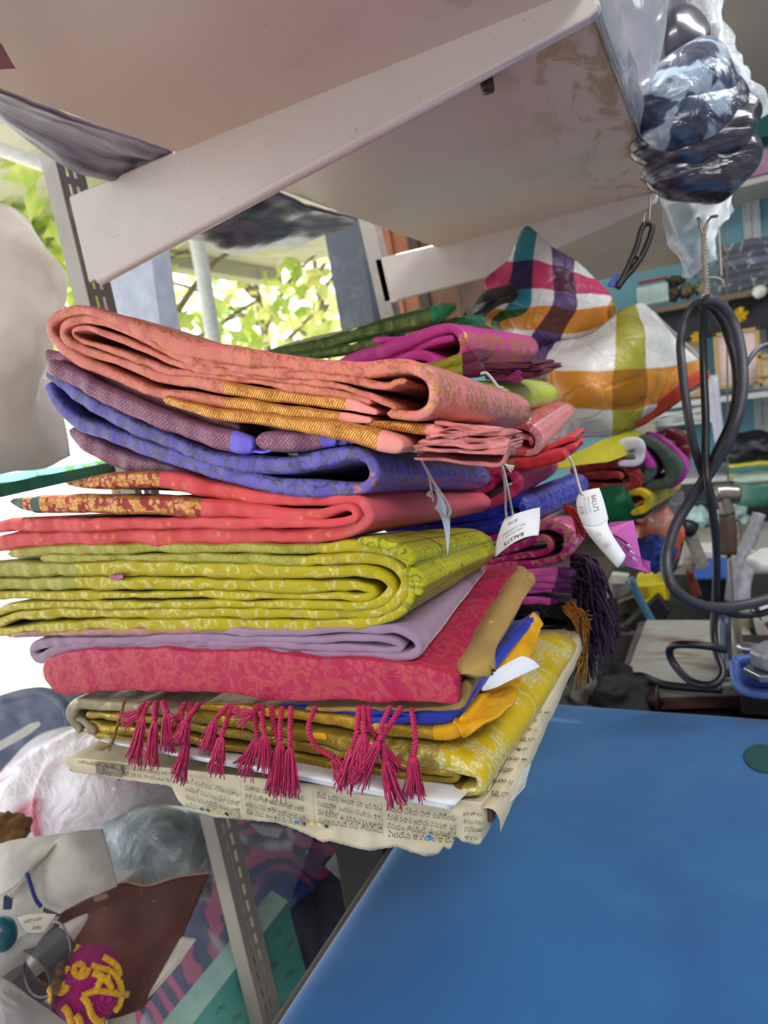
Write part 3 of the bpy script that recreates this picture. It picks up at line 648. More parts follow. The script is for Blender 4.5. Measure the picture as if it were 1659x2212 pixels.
# ---- gold brocade at the bottom
m_gol = silk('gold_brocade', '#846a08', '#d8c470', [('scroll', 15, 11, .5, .35, .47), ('flower', 17, 9, .42, .6), ('leaf', 14, .5)], gmetal=.5, dark='#6e5806', gmix=.85, rough=.36)
m_goll = silk('gold_layers', '#80681a', '#c7a83c', [('twill', 3600, .4, .2), ('all', 60, .55)], gmetal=.6, dark='#5e4c10', rough=.36)
m_golg = silk('grey_gold_roll', '#8d8266', '#b0a684', [('all', 50, .5)], gmetal=.3, dark='#6a6048')
m_golp = silk('gold_panel', '#c3a91c', '#e2d690', [('flower', 20, 9, .48, .5), ('scroll', 15, 12, .7, .3, .47), ('leaf', 22, .48)], gmetal=.2, dark='#a08808', gmix=.85, rough=.34)
t = saree(600, 1640, 'gold brocade folded saree, lowest of the front stack on white paper')
kw = dict(back=((1042,1690),(1238,1398),.25), kz=.85)
ribbon('brocade_roll', [(172,1584,9,3),(156,1562,11,3),(150,1538,12,3),(166,1522,11,3),(200,1525,11,3),(300,1532,11,3),(400,1548,11),(520,1566,11),(620,1586,13),(700,1602,15),(800,1620,19,1),(900,1640,24,1),(950,1648,24,2),(985,1654,24,2),(1030,1668,15,2),(1044,1690,13,2),(1037,1713,10,2),(1000,1716,9),(900,1705,10),(800,1692,9),(700,1678,10),(600,1662,9),(450,1640,9),(300,1612,9),(200,1590,9)], .0, mats=[m_goll, m_gol, m_golp, m_golg], parent=t, n=330, seed=101, **kw)
ribbon('brocade_roll', [(186,1545,8),(230,1548,9),(300,1556,9),(450,1578,10),(600,1604,11),(700,1624,9),(800,1644,8),(900,1662,8),(975,1672,6),(985,1680,6),(965,1688,6),(900,1684,8),(800,1668,8),(700,1652,9),(600,1634,9),(450,1610,9),(300,1586,10),(215,1572,9),(188,1562,8)], .002, mats=[m_goll], parent=t, n=300, seed=102, **kw)
ribbon('rolled_left_end', [(160,1556,6),(185,1572,8),(196,1584,8),(178,1578,6)], -.003, back=((180,1575),(200,1540),.1), mats=[m_golg], parent=t, n=60, seed=103)
# ================================================================== printed text, tags, tassels, newspaper
_font = {}
LAST = {}
def text_mesh(name, body, fn, mat, parent, size=1.0, align='LEFT', weight=0.0, label=None):
    """fn(x, y) -> 3-D point; x, y in text units (size = cap body)"""
    cu = bpy.data.curves.new('text', 'FONT'); cu.body = body; cu.size = size; cu.align_x = align; cu.resolution_u = 2; cu.offset = weight; cu.fill_mode = 'FRONT'
    ob = bpy.data.objects.new('text', cu); COL.objects.link(ob)
    dg = bpy.context.evaluated_depsgraph_get(); me = bpy.data.meshes.new_from_object(ob.evaluated_get(dg))
    bpy.data.objects.remove(ob); bpy.data.curves.remove(cu)
    if not len(me.vertices): return None
    for v in me.vertices: v.co = fn(v.co.x, v.co.y)
    o = link(name, me, mat, LAST.get(parent.name, parent), smooth=False)
    if label: o['label'] = label
    return o
M_ink = plain('#34343a', .8); M_inkgrey = plain('#8f8f94', .8); M_paper = plain('#eef0f2', .7, 0, .02)
def quad_surf(G):
    """biquadratic surface through a 3x3 grid of points"""
    G = [[Vector(p) for p in r] for r in G]
    L = lambda t: (2*(t-.5)*(t-1), -4*t*(t-1), 2*t*(t-.5))
    def S(u, v):
        a, b = L(u), L(v); q = Vector((0, 0, 0))
        for i in range(3):
            for j in range(3): q += G[i][j]*(b[i]*a[j])
        return q
    def N(u, v):
        e = .01; n = (S(u+e, v)-S(u-e, v)).cross(S(u, v+e)-S(u, v-e)).normalized()
        return n if n.dot(Vector(CAM)-S(u, v)) > 0 else -n
    return S, N
def card(t, G, mat, name='card', cut=None, nu=22, nv=22, th=.0004):
    S, N = quad_surf(G)
    V = []; F = []
    for i in range(nv):
        for j in range(nu): V.append(S(j/(nu-1), i/(nv-1)))
    F = [(i*nu+j, i*nu+j+1, (i+1)*nu+j+1, (i+1)*nu+j) for i in range(nv-1) for j in range(nu-1)]
    o = link(name, mesh_of(V, F), mat, t); sm = o.modifiers.new('thickness', 'SOLIDIFY'); sm.thickness = th; sm.offset = 0
    LAST[t.name] = o
    return S, N
def on_card(S, N, u0, v0, du, off=.0005):
    """text baseline at (u0,v0); text x runs along +u with scale du, y along -v"""
    return lambda x, y: S(u0+x*du[0], v0-y*du[1])+N(u0+x*du[0], v0-y*du[1])*off

# tag with printed shop name, hanging upside down in front of the cobalt saree
t = thing('laundry_tag', onD(1118, 1150, .50), 'white paper tag with upside down dark print, hanging in front of the cobalt blue saree', 'tag')
P = lambda a, b, d: onD(a, b, d)
# reading orientation: top-left of the print is at the lower right of the photo
G = [[P(1163,1157,.520), P(1118,1168,.512), P(1070,1204,.515)], [P(1166,1128,.524), P(1120,1136,.518), P(1072,1170,.518)], [P(1166,1096,.526), P(1126,1106,.524), P(1090,1120,.522)]]
S_, N_ = card(t, G, M_paper)
ar = .84
text_mesh('shop_name', "BALU'S", on_card(S_, N_, .36, .20, (.145, .20*ar)), M_ink, t, 1.0, weight=.008)
text_mesh('small_print', "DRY CLEANERS", on_card(S_, N_, .34, .52, (.075, .12*ar)), M_inkgrey, t, 1.0)
text_mesh('small_print', "SAREE ROLLING", on_card(S_, N_, .38, .38, (.055, .09*ar)), M_inkgrey, t, 1.0)
text_mesh('number', "5/16", on_card(S_, N_, .55, .80, (.13, .20*ar)), M_ink, t, 1.0)
tube('string', [P(1078,990,.47), P(1084,1010,.475), P(1090,1050,.49), P(1092,1100,.515), P(1094,1118,.521)], .0009, M_string, t, sides=6)
tube('string', [P(1078,990,.47), P(1088,1015,.475), P(1100,1070,.49), P(1108,1112,.522)], .0009, M_string, t, sides=6)
for e in ((1108,1014),(1104,1020),(1110,1008)): tube('string_end', [P(1080,994,.47), P(1092,1004,.472), P(e[0],e[1],.474)], .0008, M_string, t, sides=5)

# tag seen edge-on in front of the coral saree
t = thing('laundry_tag', onD(950, 1110, .44), 'curled white paper tag seen almost edge-on in front of the coral red saree', 'tag')
G = [[P(935,1053,.425), P(952,1075,.422), P(971,1110,.424)], [P(938,1085,.423), P(955,1112,.420), P(968,1135,.424)], [P(942,1100,.421), P(960,1130,.419), P(966,1204,.424)]]
G = [[P(934,1052,.425), P(946,1078,.420), P(937,1098,.424)], [P(952,1072,.430), P(962,1100,.428), P(956,1128,.426)], [P(970,1112,.427), P(972,1140,.432), P(967,1204,.428)]]
card(t, G, plain('#dfe8ec', .7, 0, .02))
tube('string', [P(902,980,.425), P(925,1020,.424), P(942,1050,.42), P(966,1085,.419), P(973,1108,.42), P(962,1116,.42), P(950,1105,.42)], .0009, M_string, t, sides=6)
tube('string', [P(902,980,.425), P(924,1022,.424), P(930,1048,.423), P(936,1084,.423)], .0008, M_string, t, sides=6)
tube('string_end', [P(930,1062,.422), P(924,1068,.421), P(934,1072,.421)], .0011, M_string, t, sides=6)

# long tag on the right
t = thing('laundry_tag', onD(1295, 1140, .54), 'long bent white paper tag with faint sideways print, hanging over the pink paper slip', 'tag')
G = [[P(1246,1062,.545), P(1268,1058,.545), P(1292,1054,.548)], [P(1246,1110,.535), P(1275,1110,.53), P(1308,1112,.54)], [P(1268,1146,.54), P(1284,1150,.535), P(1316,1124,.545)]]
G = [[P(1252,1064,.55), P(1272,1058,.547), P(1294,1054,.55)], [P(1245,1092,.545), P(1272,1090,.54), P(1304,1082,.545)], [P(1258,1132,.54), P(1285,1138,.535), P(1314,1122,.54)]]
S_, N_ = card(t, G, M_paper)
v = lambda a, b: None
# print runs downwards along the tag
def run(u0, v0, su, sv): return lambda x, y: S_(u0+y*su, v0+x*sv)+N_(u0+y*su, v0+x*sv)*.0005
text_mesh('shop_name', "BALU'S", run(.62, .24, .24, .155), M_inkgrey, t, 1.0, weight=.004)
text_mesh('small_print', "SAREE ROLLING", run(.46, .26, .11, .062), plain('#b9b9bd', .8), t)
text_mesh('small_print', "DRY CLEANERS", run(.32, .26, .12, .07), plain('#b9b9bd', .8), t)
text_mesh('number', "3/16", run(.14, .52, .22, .12), M_inkgrey, t)
G2 = [[P(1258,1132,.54), P(1285,1138,.535), P(1314,1122,.54)], [P(1280,1166,.535), P(1302,1160,.53), P(1318,1146,.536)], [P(1334,1227,.53), P(1345,1214,.528), P(1352,1200,.532)]]
S2_, N2_ = card(t, G2, M_paper, 'lower_card')
text_mesh('faint_print', "16", lambda x, y: S2_(.35+x*.2, .45-y*.16)+N2_(.35, .45)*.0005, plain('#c6c6ca', .8), t)
text_mesh('faint_print', "BALU", lambda x, y: S2_(.25+x*.18, .72-y*.14)+N2_(.35, .45)*.0005, plain('#c6c6ca', .8), t)
tube('string', [P(1228,985,.55), P(1240,1010,.552), P(1248,1040,.552), P(1258,1068,.546), P(1272,1076,.544), P(1282,1072,.544)], .0012, M_string, t, sides=6)

t = thing('paper_slip', onD(1350, 1180, .545), 'torn bright pink paper slip with staples behind the long white tag', 'tag')
m_pk = plain('#d264b8', .6, 0, .06)
bm = bmesh.new(); poly = [(1318,1128),(1368,1124),(1376,1165),(1384,1205),(1393,1210),(1404,1212),(1405,1238),(1388,1234),(1352,1222),(1342,1205),(1322,1168),(1317,1156),(1300,1150),(1308,1140)]
bm.faces.new([bm.verts.new(P(a, b, .548+.004*math.sin(k))) for k, (a, b) in enumerate(poly)])
o_ = bm_done('slip', bm, m_pk, t, False); sm = o_.modifiers.new('thickness', 'SOLIDIFY'); sm.thickness = .0006
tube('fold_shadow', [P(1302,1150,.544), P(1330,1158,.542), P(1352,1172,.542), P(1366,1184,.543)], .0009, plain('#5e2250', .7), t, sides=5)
for k in range(3): tube('staple', [P(1354+6*k,1176+14*k,.54), P(1366+5*k,1184+14*k,.54)], .0009, plain('#e8dce6', .3, .6), t, sides=6, n=4)

t = thing('laundry_tag', onD(1100, 1455, .46), 'blank curved white paper tag lying on the golden yellow saree', 'tag')
G = [[P(1040,1493,.440), P(1066,1462,.442), P(1128,1417,.470)], [P(1056,1490,.440), P(1085,1462,.445), P(1146,1424,.472)], [P(1072,1484,.440), P(1120,1458,.452), P(1167,1440,.476)]]
G = [[P(1040,1493,.436), P(1062,1455,.445), P(1126,1417,.462)], [P(1058,1490,.438), P(1098,1455,.447), P(1148,1424,.464)], [P(1078,1482,.440), P(1124,1460,.450), P(1167,1441,.466)]]
card(t, G, plain('#dde6f2', .6, 0, .02))

t = thing('laundry_tag', onD(1208, 1465, .62), 'small white tag with handwriting behind the gold brocade saree', 'tag')
G = [[P(1180,1452,.64), P(1200,1446,.64), P(1222,1438,.64)], [P(1180,1470,.638), P(1202,1466,.636), P(1222,1462,.638)], [P(1182,1490,.64), P(1204,1488,.64), P(1220,1486,.64)]]
S_, N_ = card(t, G, M_paper)
text_mesh('handwriting', "1 t", on_card(S_, N_, .45, .80, (.3, .45)), M_ink, t)

# strings around the lime and rose sarees
for pts, l in (([(1038,808),(1050,806),(1064,820),(1076,836),(1086,838)], 'white string looped round the maroon pleats of the lime green saree'), ([(1132,896),(1138,902),(1146,908)], 'short knot of white string on the rose pink saree')):
    t = tube('string', [P(a, b, .60 if b < 850 else .585) for a, b in pts], .0015, M_string, None, sides=6); tag(t, l, 'string')
# jute twine on the gold brocade
m_jute = plain('#9a7a48', .8, 0, .2, 300)
t = thing('twine', onY(255, 1590, -.006), 'brown jute twine hanging over the left end of the gold brocade saree', 'string')
tube('cord', [onY(270,1508,-.006), onY(262,1540,-.010), onY(250,1580,-.012), onY(242,1604,-.013)], .0012, m_jute, t, sides=8, n=50, lobes=2, amp=.3, twist=2500)
bm = bmesh.new(); rnd = random.Random(2)
for k in range(30):
    a = onY(243, 1600, -.013); b = onY(222+rnd.uniform(-18, 16), 1614+rnd.uniform(-4, 8), -.013+rnd.uniform(-.003, .003))
    tube_bm(bm, [a, a.lerp(b, .5)+Vector((0, 0, -.001)), b], .0005, sides=4, n=5)
bm_done('frayed_end', bm, m_jute, t)

# ---- tassels of the crimson saree
m_tas = plain('#c8245f', .7, 0, .2, 400)
TAS = [[(325,1516),(310,1547),(287,1644)],[(338,1516),(335,1556),(325,1649)],[(352,1516),(360,1538),(364,1618)],[(316,1516),(300,1540),(268,1558)],
 [(414,1518),(405,1594),(384,1680)],[(430,1520),(403,1556),(390,1602)],[(400,1520),(392,1545),(378,1562)],[(496,1522),(464,1556),(443,1620)],[(502,1522),(479,1590),(468,1668)],
 [(555,1524),(557,1594),(523,1668)],[(568,1524),(572,1585),(575,1663)],[(560,1526),(545,1540),(512,1550)],[(587,1526),(603,1606),(592,1714)],[(610,1526),(606,1600),(604,1708)],[(629,1526),(627,1611),(630,1714)],
 [(682,1526),(667,1572),(682,1612),(722,1636),(742,1672)],[(777,1526),(772,1572),(764,1612),(738,1700)],[(786,1526),(787,1584),(776,1660)],[(797,1526),(800,1572),(820,1606),(852,1660)],[(844,1526),(823,1580),(831,1640),(855,1736)],[(868,1526),(819,1600),(770,1690)],[(890,1530),(897,1593),(893,1630),(896,1718)]]
rnd = random.Random(5)
for k, pts in enumerate(TAS):
    yb_ = -.013-.004*(k % 3); bm = bmesh.new()
    q = [onY(a, b, -.002 if i == 0 else yb_) for i, (a, b) in enumerate(pts)]
    kn, en = q[-2], q[-1]
    bc = bmesh.new(); tube_bm(bc, q[:-1] if len(q) > 3 else [q[0], q[0].lerp(kn, .5)+Vector((.0006*((k % 3)-1), -.001, 0)), kn], .0016, sides=10, n=60, lobes=2, amp=.38, twist=1500)
    ax = (en-kn); L = ax.length
    side = ax.cross(Vector((0, 1, 0))).normalized()
    for j in range(44):
        r = math.sqrt(rnd.random()); a = rnd.random()*6.28; o1 = side*math.cos(a)*r*.0038+Vector((0, 1, 0))*math.sin(a)*r*.0022
        o2 = o1*2.0+Vector((0, 0, rnd.uniform(-.004, .004)))
        tube_bm(bm, [kn+o1*.15, kn+ax*.16+o1*.9, kn+ax*.55+o1*1.25+side*rnd.gauss(0, .0005), en+o2+side*rnd.gauss(0, .0008)], .00055, sides=4, n=7, r1=.00035)
    ob_ = bm_done('tassel', bm, m_tas, T_mag); bm_done('braided_cord', bc, m_tas, ob_)

# ---- newspaper round the board, white paper under the gold brocade
s = NT('newsprint'); o = s.obj(); c = s.mix(s.step(s.noise(o, 9, 4, .6)[0], .3, .7), '#b8ab8c', '#cdc2a4')
s.pbr(c, .8, 0, s.bump(s.noise(o, 40, 3)[0], .2, .004)); m_news = s.mat
T_news = thing('newspaper', onY(700, 1750, -.004), 'torn newspaper sheets wrapped over the edge of the lower shelf board, with printed columns', 'newspaper')
YN = -.004
def edge_curve(pts): 
    xs_ = [p[0] for p in pts]; ys_ = [p[1] for p in pts]; return lambda x: float(np.interp(x, xs_, ys_))
topc = edge_curve([(143,1634),(1040,1733),(1066,1700)])
botp = [(146,1650),(156,1667),(260,1683),(368,1698),(374,1702),(378,1716),(388,1732),(402,1744),(430,1756),(468,1766),(500,1768),(540,1772),(600,1778),(640,1792),(700,1820),(712,1816),(760,1830),(800,1838),(845,1830),(862,1830),(880,1838),(920,1850),(945,1846),(960,1828),(968,1836),(976,1830),(985,1806),(1000,1818),(1035,1826),(1050,1806),(1062,1786)]
botc = edge_curve(botp)
nu, nv = 190, 16; V = []
for i in range(nv):
    for j in range(nu):
        x = 143+(1062-143)*j/(nu-1); tt = topc(x); b = botc(x)+(2.2*nz(x*.13, 1)+1.6*nz(x*.5, 4))*(i/(nv-1)); f = i/(nv-1); y = tt+(b-tt)*f
        yy = YN-.0012*math.sin(x*.013)+.004*f*f*nz(x*.02, 3)+ .0015*nz(x*.03, y*.03) + (.012*max(0, (x-1040)/22)**1.5)+.003*max(0, f-.5)
        V.append(onY(x, y, yy))
F_ = [(i*nu+j, i*nu+j+1, (i+1)*nu+j+1, (i+1)*nu+j) for i in range(nv-1) for j in range(nu-1)]
o_ = link('front_flap', mesh_of(V, F_), m_news, T_news); LAST[T_news.name] = o_; sm = o_.modifiers.new('thickness', 'SOLIDIFY'); sm.thickness = .0003; sm.offset = 0
c0 = BOARD
patch('top_sheet', [[Vector((x, y, 1.1994+TILT*x)) for x in (XL+.002, -.2, .004)] for y in (-.004, .15, .30)], m_news, T_news, amp=.0, thick=.0002)
patch('side_sheet', [[Vector((x, y, z)) for y in (-.004, .08, .16, .3)] for x, z in ((.001, 1.1999), (.008, 1.1996), (.0112, 1.194), (.0110, 1.186))], m_news, T_news, amp=.0008, freq=40, thick=.0003, nu=60, nv=20)
for k in range(9):
    text_mesh('printed_line', ['నమోదు', 'కాలం గ', 'పేరిట', 'శాఖల ఈ', 'ఖాతాల'][k % 5], lambda x, y: Vector((.0118-.002*0, .004+.014*k+y*.006, 1.1985-x*.0035)) if False else Vector((-.004+x*.0045+.004, .012+.013*k-y*.007, 1.2012)), plain('#4a463e', .85), T_news)
def pxtext(body, px, py, size, slope, name='printed_line', squash=1.0, mat=M_ink, Y=-.0066, wmul=1.0):
    def fn(x, y):
        X = px+x*size*wmul; Yp = py+x*size*slope-y*size*squash
        return onY(X, Yp, Y-.0012*math.sin(X*.013)*0)
    return text_mesh(name, body, fn, mat, T_news)
m_nink = plain('#4a463e', .85)
cols = [
 (398, 1690, 17, .125, ["(జూన్ 4న) లోకసభ ఎన్నికల ఫలితాలు", "ఉండటంతో మదుపరులు ఒకింత భయాందో", "ళనలకు గురవుతునారని, ఇందుకు మారెట్", "ఒడిదుడుకులకు లోనవుతునాయని"], 17.5, .86),
 (528, 1706, 17, .125, ["సునారు. సెనెకలో 27 షేరు, సన", "ఫారా మహీందా అండ మహీందా, ఐటీసీ,", "ఆరఐఎల షేరు భారీగా నషపోయాయి. టీవీ", "సీఈ మిడ, సాల కాప సూచీలు 0.68"], 17.5, .86),
 (684, 1722, 18, .125, ["నింది. బడెట అంచనా కనా ఇది రెటిం", "పునకుపైగా ఉండటం గమనారం. కాగా,", "దేశ జీడీపీలో ఈ డివిడెండ 0.6 శాతానికి", "సమానమని ఫిచ తెలిపింది."], 18.5, .88),
 (834, 1752, 18, .10, ["వేసింది. దేశీయ ఫారా కంపెనీలకు", "విపణి పధాన ఆదాయ వనరుగా ఉన", "విషయం తెలిసిందే. ఈ కమంలోనే", "ఏరడిన కావడం కాదని"], 18.5, .98),
 (262, 1660, 14, .115, ["సెనెక 19.89 పాయింటు తగి 75,390", "నిఫీ 24.65 పాయింటు నషంతో"], 14.5, .86),
 (1000, 1762, 15, .05, ["ఖాతాల", "కాలం గడు", "పేరిటఈ", "శాఖల"], 17, .9),
 (168, 1648, 11, .115, ["నమోదుచేసిందని చెపవచు"], 12, .8)]
LIM = {398: 118, 528: 128, 684: 140, 834: 150, 262: 128, 1000: 40, 168: 80}
for (px, py, sz, sl, lines, sp, sq) in cols:
    for k, l in enumerate(lines):
        cu = bpy.data.curves.new('m', 'FONT'); cu.body = l; cu.size = 1; ob = bpy.data.objects.new('m', cu); COL.objects.link(ob); bpy.context.view_layer.update(); w_ = ob.dimensions.x or 1; bpy.data.objects.remove(ob)
        pxtext(l, px+k*1.2, py+k*sp, sz, sl, squash=sq, mat=m_nink, wmul=min(1.0, LIM[px]/(w_*sz)) if k < 3 or px == 834 else min(.9, LIM[px]/(w_*sz)))
def dot(px, py, r, col, name='colour_dot'):
    bm = bmesh.new(); c = onY(px, py, -.0066); R_ = r*mpp(c)
    bm.faces.new([bm.verts.new(c+Vector((R_*1.3*math.cos(a*PI/10), 0, R_*math.sin(a*PI/10)))) for a in range(20)]); bm_done(name, bm, col, T_news, False)
dc = [plain('#3a78b0'), plain('#a8485c'), plain('#d8c84c'), plain('#d4cc94'), plain('#2a2826')]
for k in range(5): dot(436+13.5*k, 1748+2.6*k, 4.2, dc[k]); dot(641+16*k, 1776+2.2*k, 4.6, dc[k])
for (x_, y_, l_) in ((519,1690,58),(676,1712,62),(824,1735,70)):
    tube('column_rule', [onY(x_, y_, -.0068), onY(x_+4, y_+l_, -.0068)], .0001, m_nink, LAST[T_news.name], sides=4, n=3)
prism('printed_picture', [onY(a, b, -.0066) for a, b in ((205,1645),(262,1652),(264,1680),(208,1672))], (0, .0002, 0), plain('#8a7f70', .8, 0, .3, 400), LAST[T_news.name], 0)
dot(928, 1808, 6, plain('#3490b8')); dot(954, 1811, 5, plain('#e0d060'))
wp = thing('white_paper', onY(600, 1680, -.006), 'sheet of white paper between the gold brocade saree and the newspaper', 'paper')
patch('sheet', [[Vector((x, .05, 1.2003+TILT*x)) for x in (onY(215,1598,0).x, -.17, 0)], [onY(222,1596,-.006), onY(600,1655,-.008), onY(1000,1722,-.006)], [onY(236,1606,-.010), onY(600,1676,-.012), onY(975,1750,-.011)]], plain('#e4e4e6', .7), wp, thick=.0003, nu=40, nv=14)
wc = thing('paper_corner', onZ(1110, 1700, 1.196), 'corner of grey white paper sticking out right of the newspaper over the blue table', 'paper')
patch('sheet', [[onZ(1075,1712,1.1935), onZ(1105,1680,1.1935), onZ(1148,1648,1.1935)], [onZ(1072,1735,1.1925), onZ(1108,1708,1.1915), onZ(1140,1676,1.1925)], [onZ(1070,1762,1.192), onZ(1104,1732,1.1905), onZ(1134,1700,1.193)]], plain('#b9c2cc', .6), wc, thick=.0003, amp=.0006)
# ================================================================== second stack
def U(name, path, Y, F, B, yb, mats, t, kz=.7, n=110, seed=0, **kw):
    if abs(Y-S2) < .01 and name in ('silk_roll', 'red_fold', 'green_roll', 'black_fold'):
        p0, p1 = path[0], path[-1]; path = [(p0[0]-170, p0[1]+6)+tuple(p0[2:])]+list(path)
        if p1[0] < 1070: path.append((p1[0]-170, p1[1]+6)+tuple(p1[2:]))
        n = int(n*1.5)
    return ribbon(name, path, Y, (F, B, yb), mats if isinstance(mats, list) else [mats], t, n=n, kz=kz, seed=seed, ny=10, **kw)
S2 = .285
m = silk('green_silk', '#1f6a3c', '#8a7a2c', [('twill', 4200, .5, .0), ('leaf', 40)], gmetal=.5, dark='#123f24', gmix=.8)
me_ = silk('green_edge', '#1f9058', '#208050', (), dark='#157045')
t = saree(800, 735, 'dark green folded saree with gold weave and bright green ends, topmost at the back', Y=.42)
U('green_fold', [(540,775,8),(600,764,12),(686,747,14),(813,711,17),(900,690,19),(935,680,18,1),(950,677,14,1)], .42, (935,680), (975,665), .56, [m, me_], t, seed=201)
U('green_fold', [(600,776,7),(680,767,9),(750,755,11),(808,741,12),(822,737,11,1),(832,735,9,1)], .40, (820,737), (870,718), .50, [m, me_], t, seed=202)
U('green_fold', [(900,712,8),(950,703,9),(985,697,8,1),(1010,693,5,1)], .46, (985,697), (1000,690), .54, [m, me_], t, seed=203)
bm = bmesh.new(); rnd = random.Random(4)
for k in range(46):
    a = onY(985+rnd.uniform(-6, 14), 692+rnd.uniform(-8, 12), .46); b = onY(1020+rnd.uniform(0, 38), 690+rnd.uniform(-6, 16), .46+rnd.uniform(-.01, .02))
    tube_bm(bm, [a, a.lerp(b, .5)+Vector((0, 0, rnd.uniform(-.002, .004))), b], .0006, sides=4, n=6)
bm_done('fringe', bm, plain('#4fb083', .7), t)

m = silk('orchid_silk', '#cc4296', '#b86a70', (), dark='#a82c72')
mp = silk('orchid_panel', '#cf3f9c', '#d8934e', [('scroll', 26, 12, .7, .3, .5), ('flower', 30, 7, .45, .5), ('leaf', 34)], gmetal=.45, dark='#a82c80', gmix=.8)
t = saree(930, 770, 'orchid pink folded saree with a hollow rolled end and gold flowers, behind the salmon one', Y=S2)
kw = dict(F=(1000,748), B=(1152,752), yb=.50, t=t)
U('silk_roll', [(690,800,9),(754,780,12),(830,758,14),(919,722,12),(968,710,10),(993,722,10,1),(1001,750,11,1),(988,774,9,1),(950,786,9),(890,796,8)], S2, mats=[m, mp], kz=.8, seed=211, n=150, **kw)
U('silk_roll', [(770,800,8),(830,778,9),(900,749,9),(940,737,8),(972,729,6)], S2+.004, mats=m, seed=212, kz=.8, **kw)
U('silk_roll', [(830,800,8),(868,778,9),(903,766,9),(935,774,8),(944,790,6)], S2+.002, mats=m, seed=213, kz=.8, **kw)

m = silk('lime_green_silk', '#b9cc3a', '#dfe6a8', [('scroll', 50, 14, .6, .4, .46), ('ustripe', 700, .4)], gmetal=.35, dark='#8fa81c', gmix=.6)
mo = silk('olive_border', '#8e8f1a', '#c0b83a', [('twill', 4200, .4, 0)], gmetal=.5, dark='#5f6012')
mm = silk('maroon_end', '#642a40', '#80405a', (), dark='#45182a')
t = saree(1080, 840, 'lime green folded saree with maroon pleated ends, right of the salmon roll', Y=S2)
U('green_roll', [(960,845,10),(1040,838,14),(1080,848,15),(1092,866,14),(1075,886,12),(980,890,10)], S2, (1090,862), (1192,852), .47, m, t, kz=.95, seed=221)
U('olive_fold', [(900,800,8),(950,790,11),(985,780,13),(998,777,14,1),(1020,774,15,1),(1030,773,11,1)], S2-.01, (1000,777), (1040,765), .36, [mo, mm], t, seed=222)
U('olive_fold', [(940,812,8),(985,804,10),(1000,802,13,1),(1030,798,15,1),(1042,798,11,1)], S2-.014, (1000,800), (1050,790), .36, [mo, mm], t, seed=223)
pz = []
for k in range(8):
    y = 784+5*k; r = [(1030+4*k, y+4, 2.4), (1070+3*k, y+2, 2.6), (1110, y+1*math.sin(k*2), 2.6), (1168-6*abs(k-3.5)+4*math.sin(k*5), y-2, 1.8)]
    pz += r if k % 2 == 0 else r[::-1]
U('maroon_pleats', pz, S2-.006, (1100,800), (1150,792), .36, mm, t, n=320, seed=224, wob=.006, rip=.002)
bm = bmesh.new()
for k in range(26):
    a = onY(1092, 820, S2-.012); b = onY(1122+rnd.uniform(-4, 6), 812+rnd.uniform(-11, 12), S2-.02)
    tube_bm(bm, [a, a.lerp(b, .5), b], .0008, sides=4, n=4)
bm_done('magenta_tuft', bm, plain('#a3246f', .7), t)

m = silk('silver_pink', '#c94a54', '#e6c4c0', [('scroll', 50, 14, .6, .35, .48), ('leaf', 60)], gmetal=.3, dark='#a8323c', gmix=.6)
mp = silk('silver_pink_panel', '#d97880', '#eccfc8', [('ustripe', 260, -.45), ('leaf', 70), ('dots', 160, .3)], gmetal=.35, dark='#c05560', gmix=.62)
t = saree(1130, 950, 'rose pink folded saree with a silvery right side, under the lime green one', Y=S2)
kw = dict(F=(1160,952), B=(1230,890), yb=.48, t=t)
U('silk_roll', [(1040,925,9),(1085,922,9),(1120,917,9),(1148,926,10,1),(1163,948,10,1),(1158,972,8,1),(1138,980,7),(1100,976,8),(1050,985,8)], S2, mats=[m, mp], kz=.7, seed=231, **kw)
U('silk_roll', [(1070,945,6),(1100,936,7),(1125,942,7),(1145,948,5),(1148,962,4)], S2+.004, mats=m, kz=.7, seed=232, **kw)

m = silk('red_silk', '#cc3540', '#e06a60', (), dark='#a02430'); mg = silk('red_brown_border', '#a04a44', '#c08a70', [('net', 3000, .7)], dark='#803430')
t = saree(1150, 1000, 'bright red folded saree end with pink flat corner, tied with the white string', Y=S2)
U('red_fold', [(1020,1012,9,1),(1080,1008,10,1),(1105,1004,11,1),(1113,1003,12),(1150,1000,12),(1190,990,11),(1222,984,9)], S2-.004, (1180,992), (1225,962), .42, [m, mg], t, seed=241)
U('flat_corner', [(1150,985,3),(1190,965,5),(1225,950,5),(1243,946,4)], S2+.04, (1225,955), (1247,938), .42, silk('pink_corner', '#df5560', '#e88', (), dark='#c84050'), t, seed=242, kz=1)
U('flat_corner', [(1170,990,3),(1200,980,4),(1228,968,5),(1244,964,4)], S2+.02, (1225,962), (1247,948), .42, silk('pink_corner', '#df5560', '#e88', (), dark='#c84050'), t, seed=243, kz=1)

m = silk('raspberry_silk', '#c23262', '#e08aa0', [('leaf', 22, .62)], dark='#9c1f48', gmix=.4)
t = saree(1080, 1050, 'raspberry pink folded saree with knotted front folds, under the bright red one', Y=S2)
kw = dict(F=(1108,1045), B=(1188,1008), yb=.44, t=t)
U('silk_roll', [(1030,1062,9),(1065,1036,11),(1095,1018,10),(1114,1030,10),(1112,1056,10),(1085,1078,11),(1045,1094,9),(1020,1102,8)], S2, mats=m, kz=.9, seed=251, **kw)
U('silk_roll', [(1035,1040,8),(1060,1022,8),(1078,1018,7),(1090,1030,6)], S2-.004, mats=m, kz=.9, seed=252, **kw)

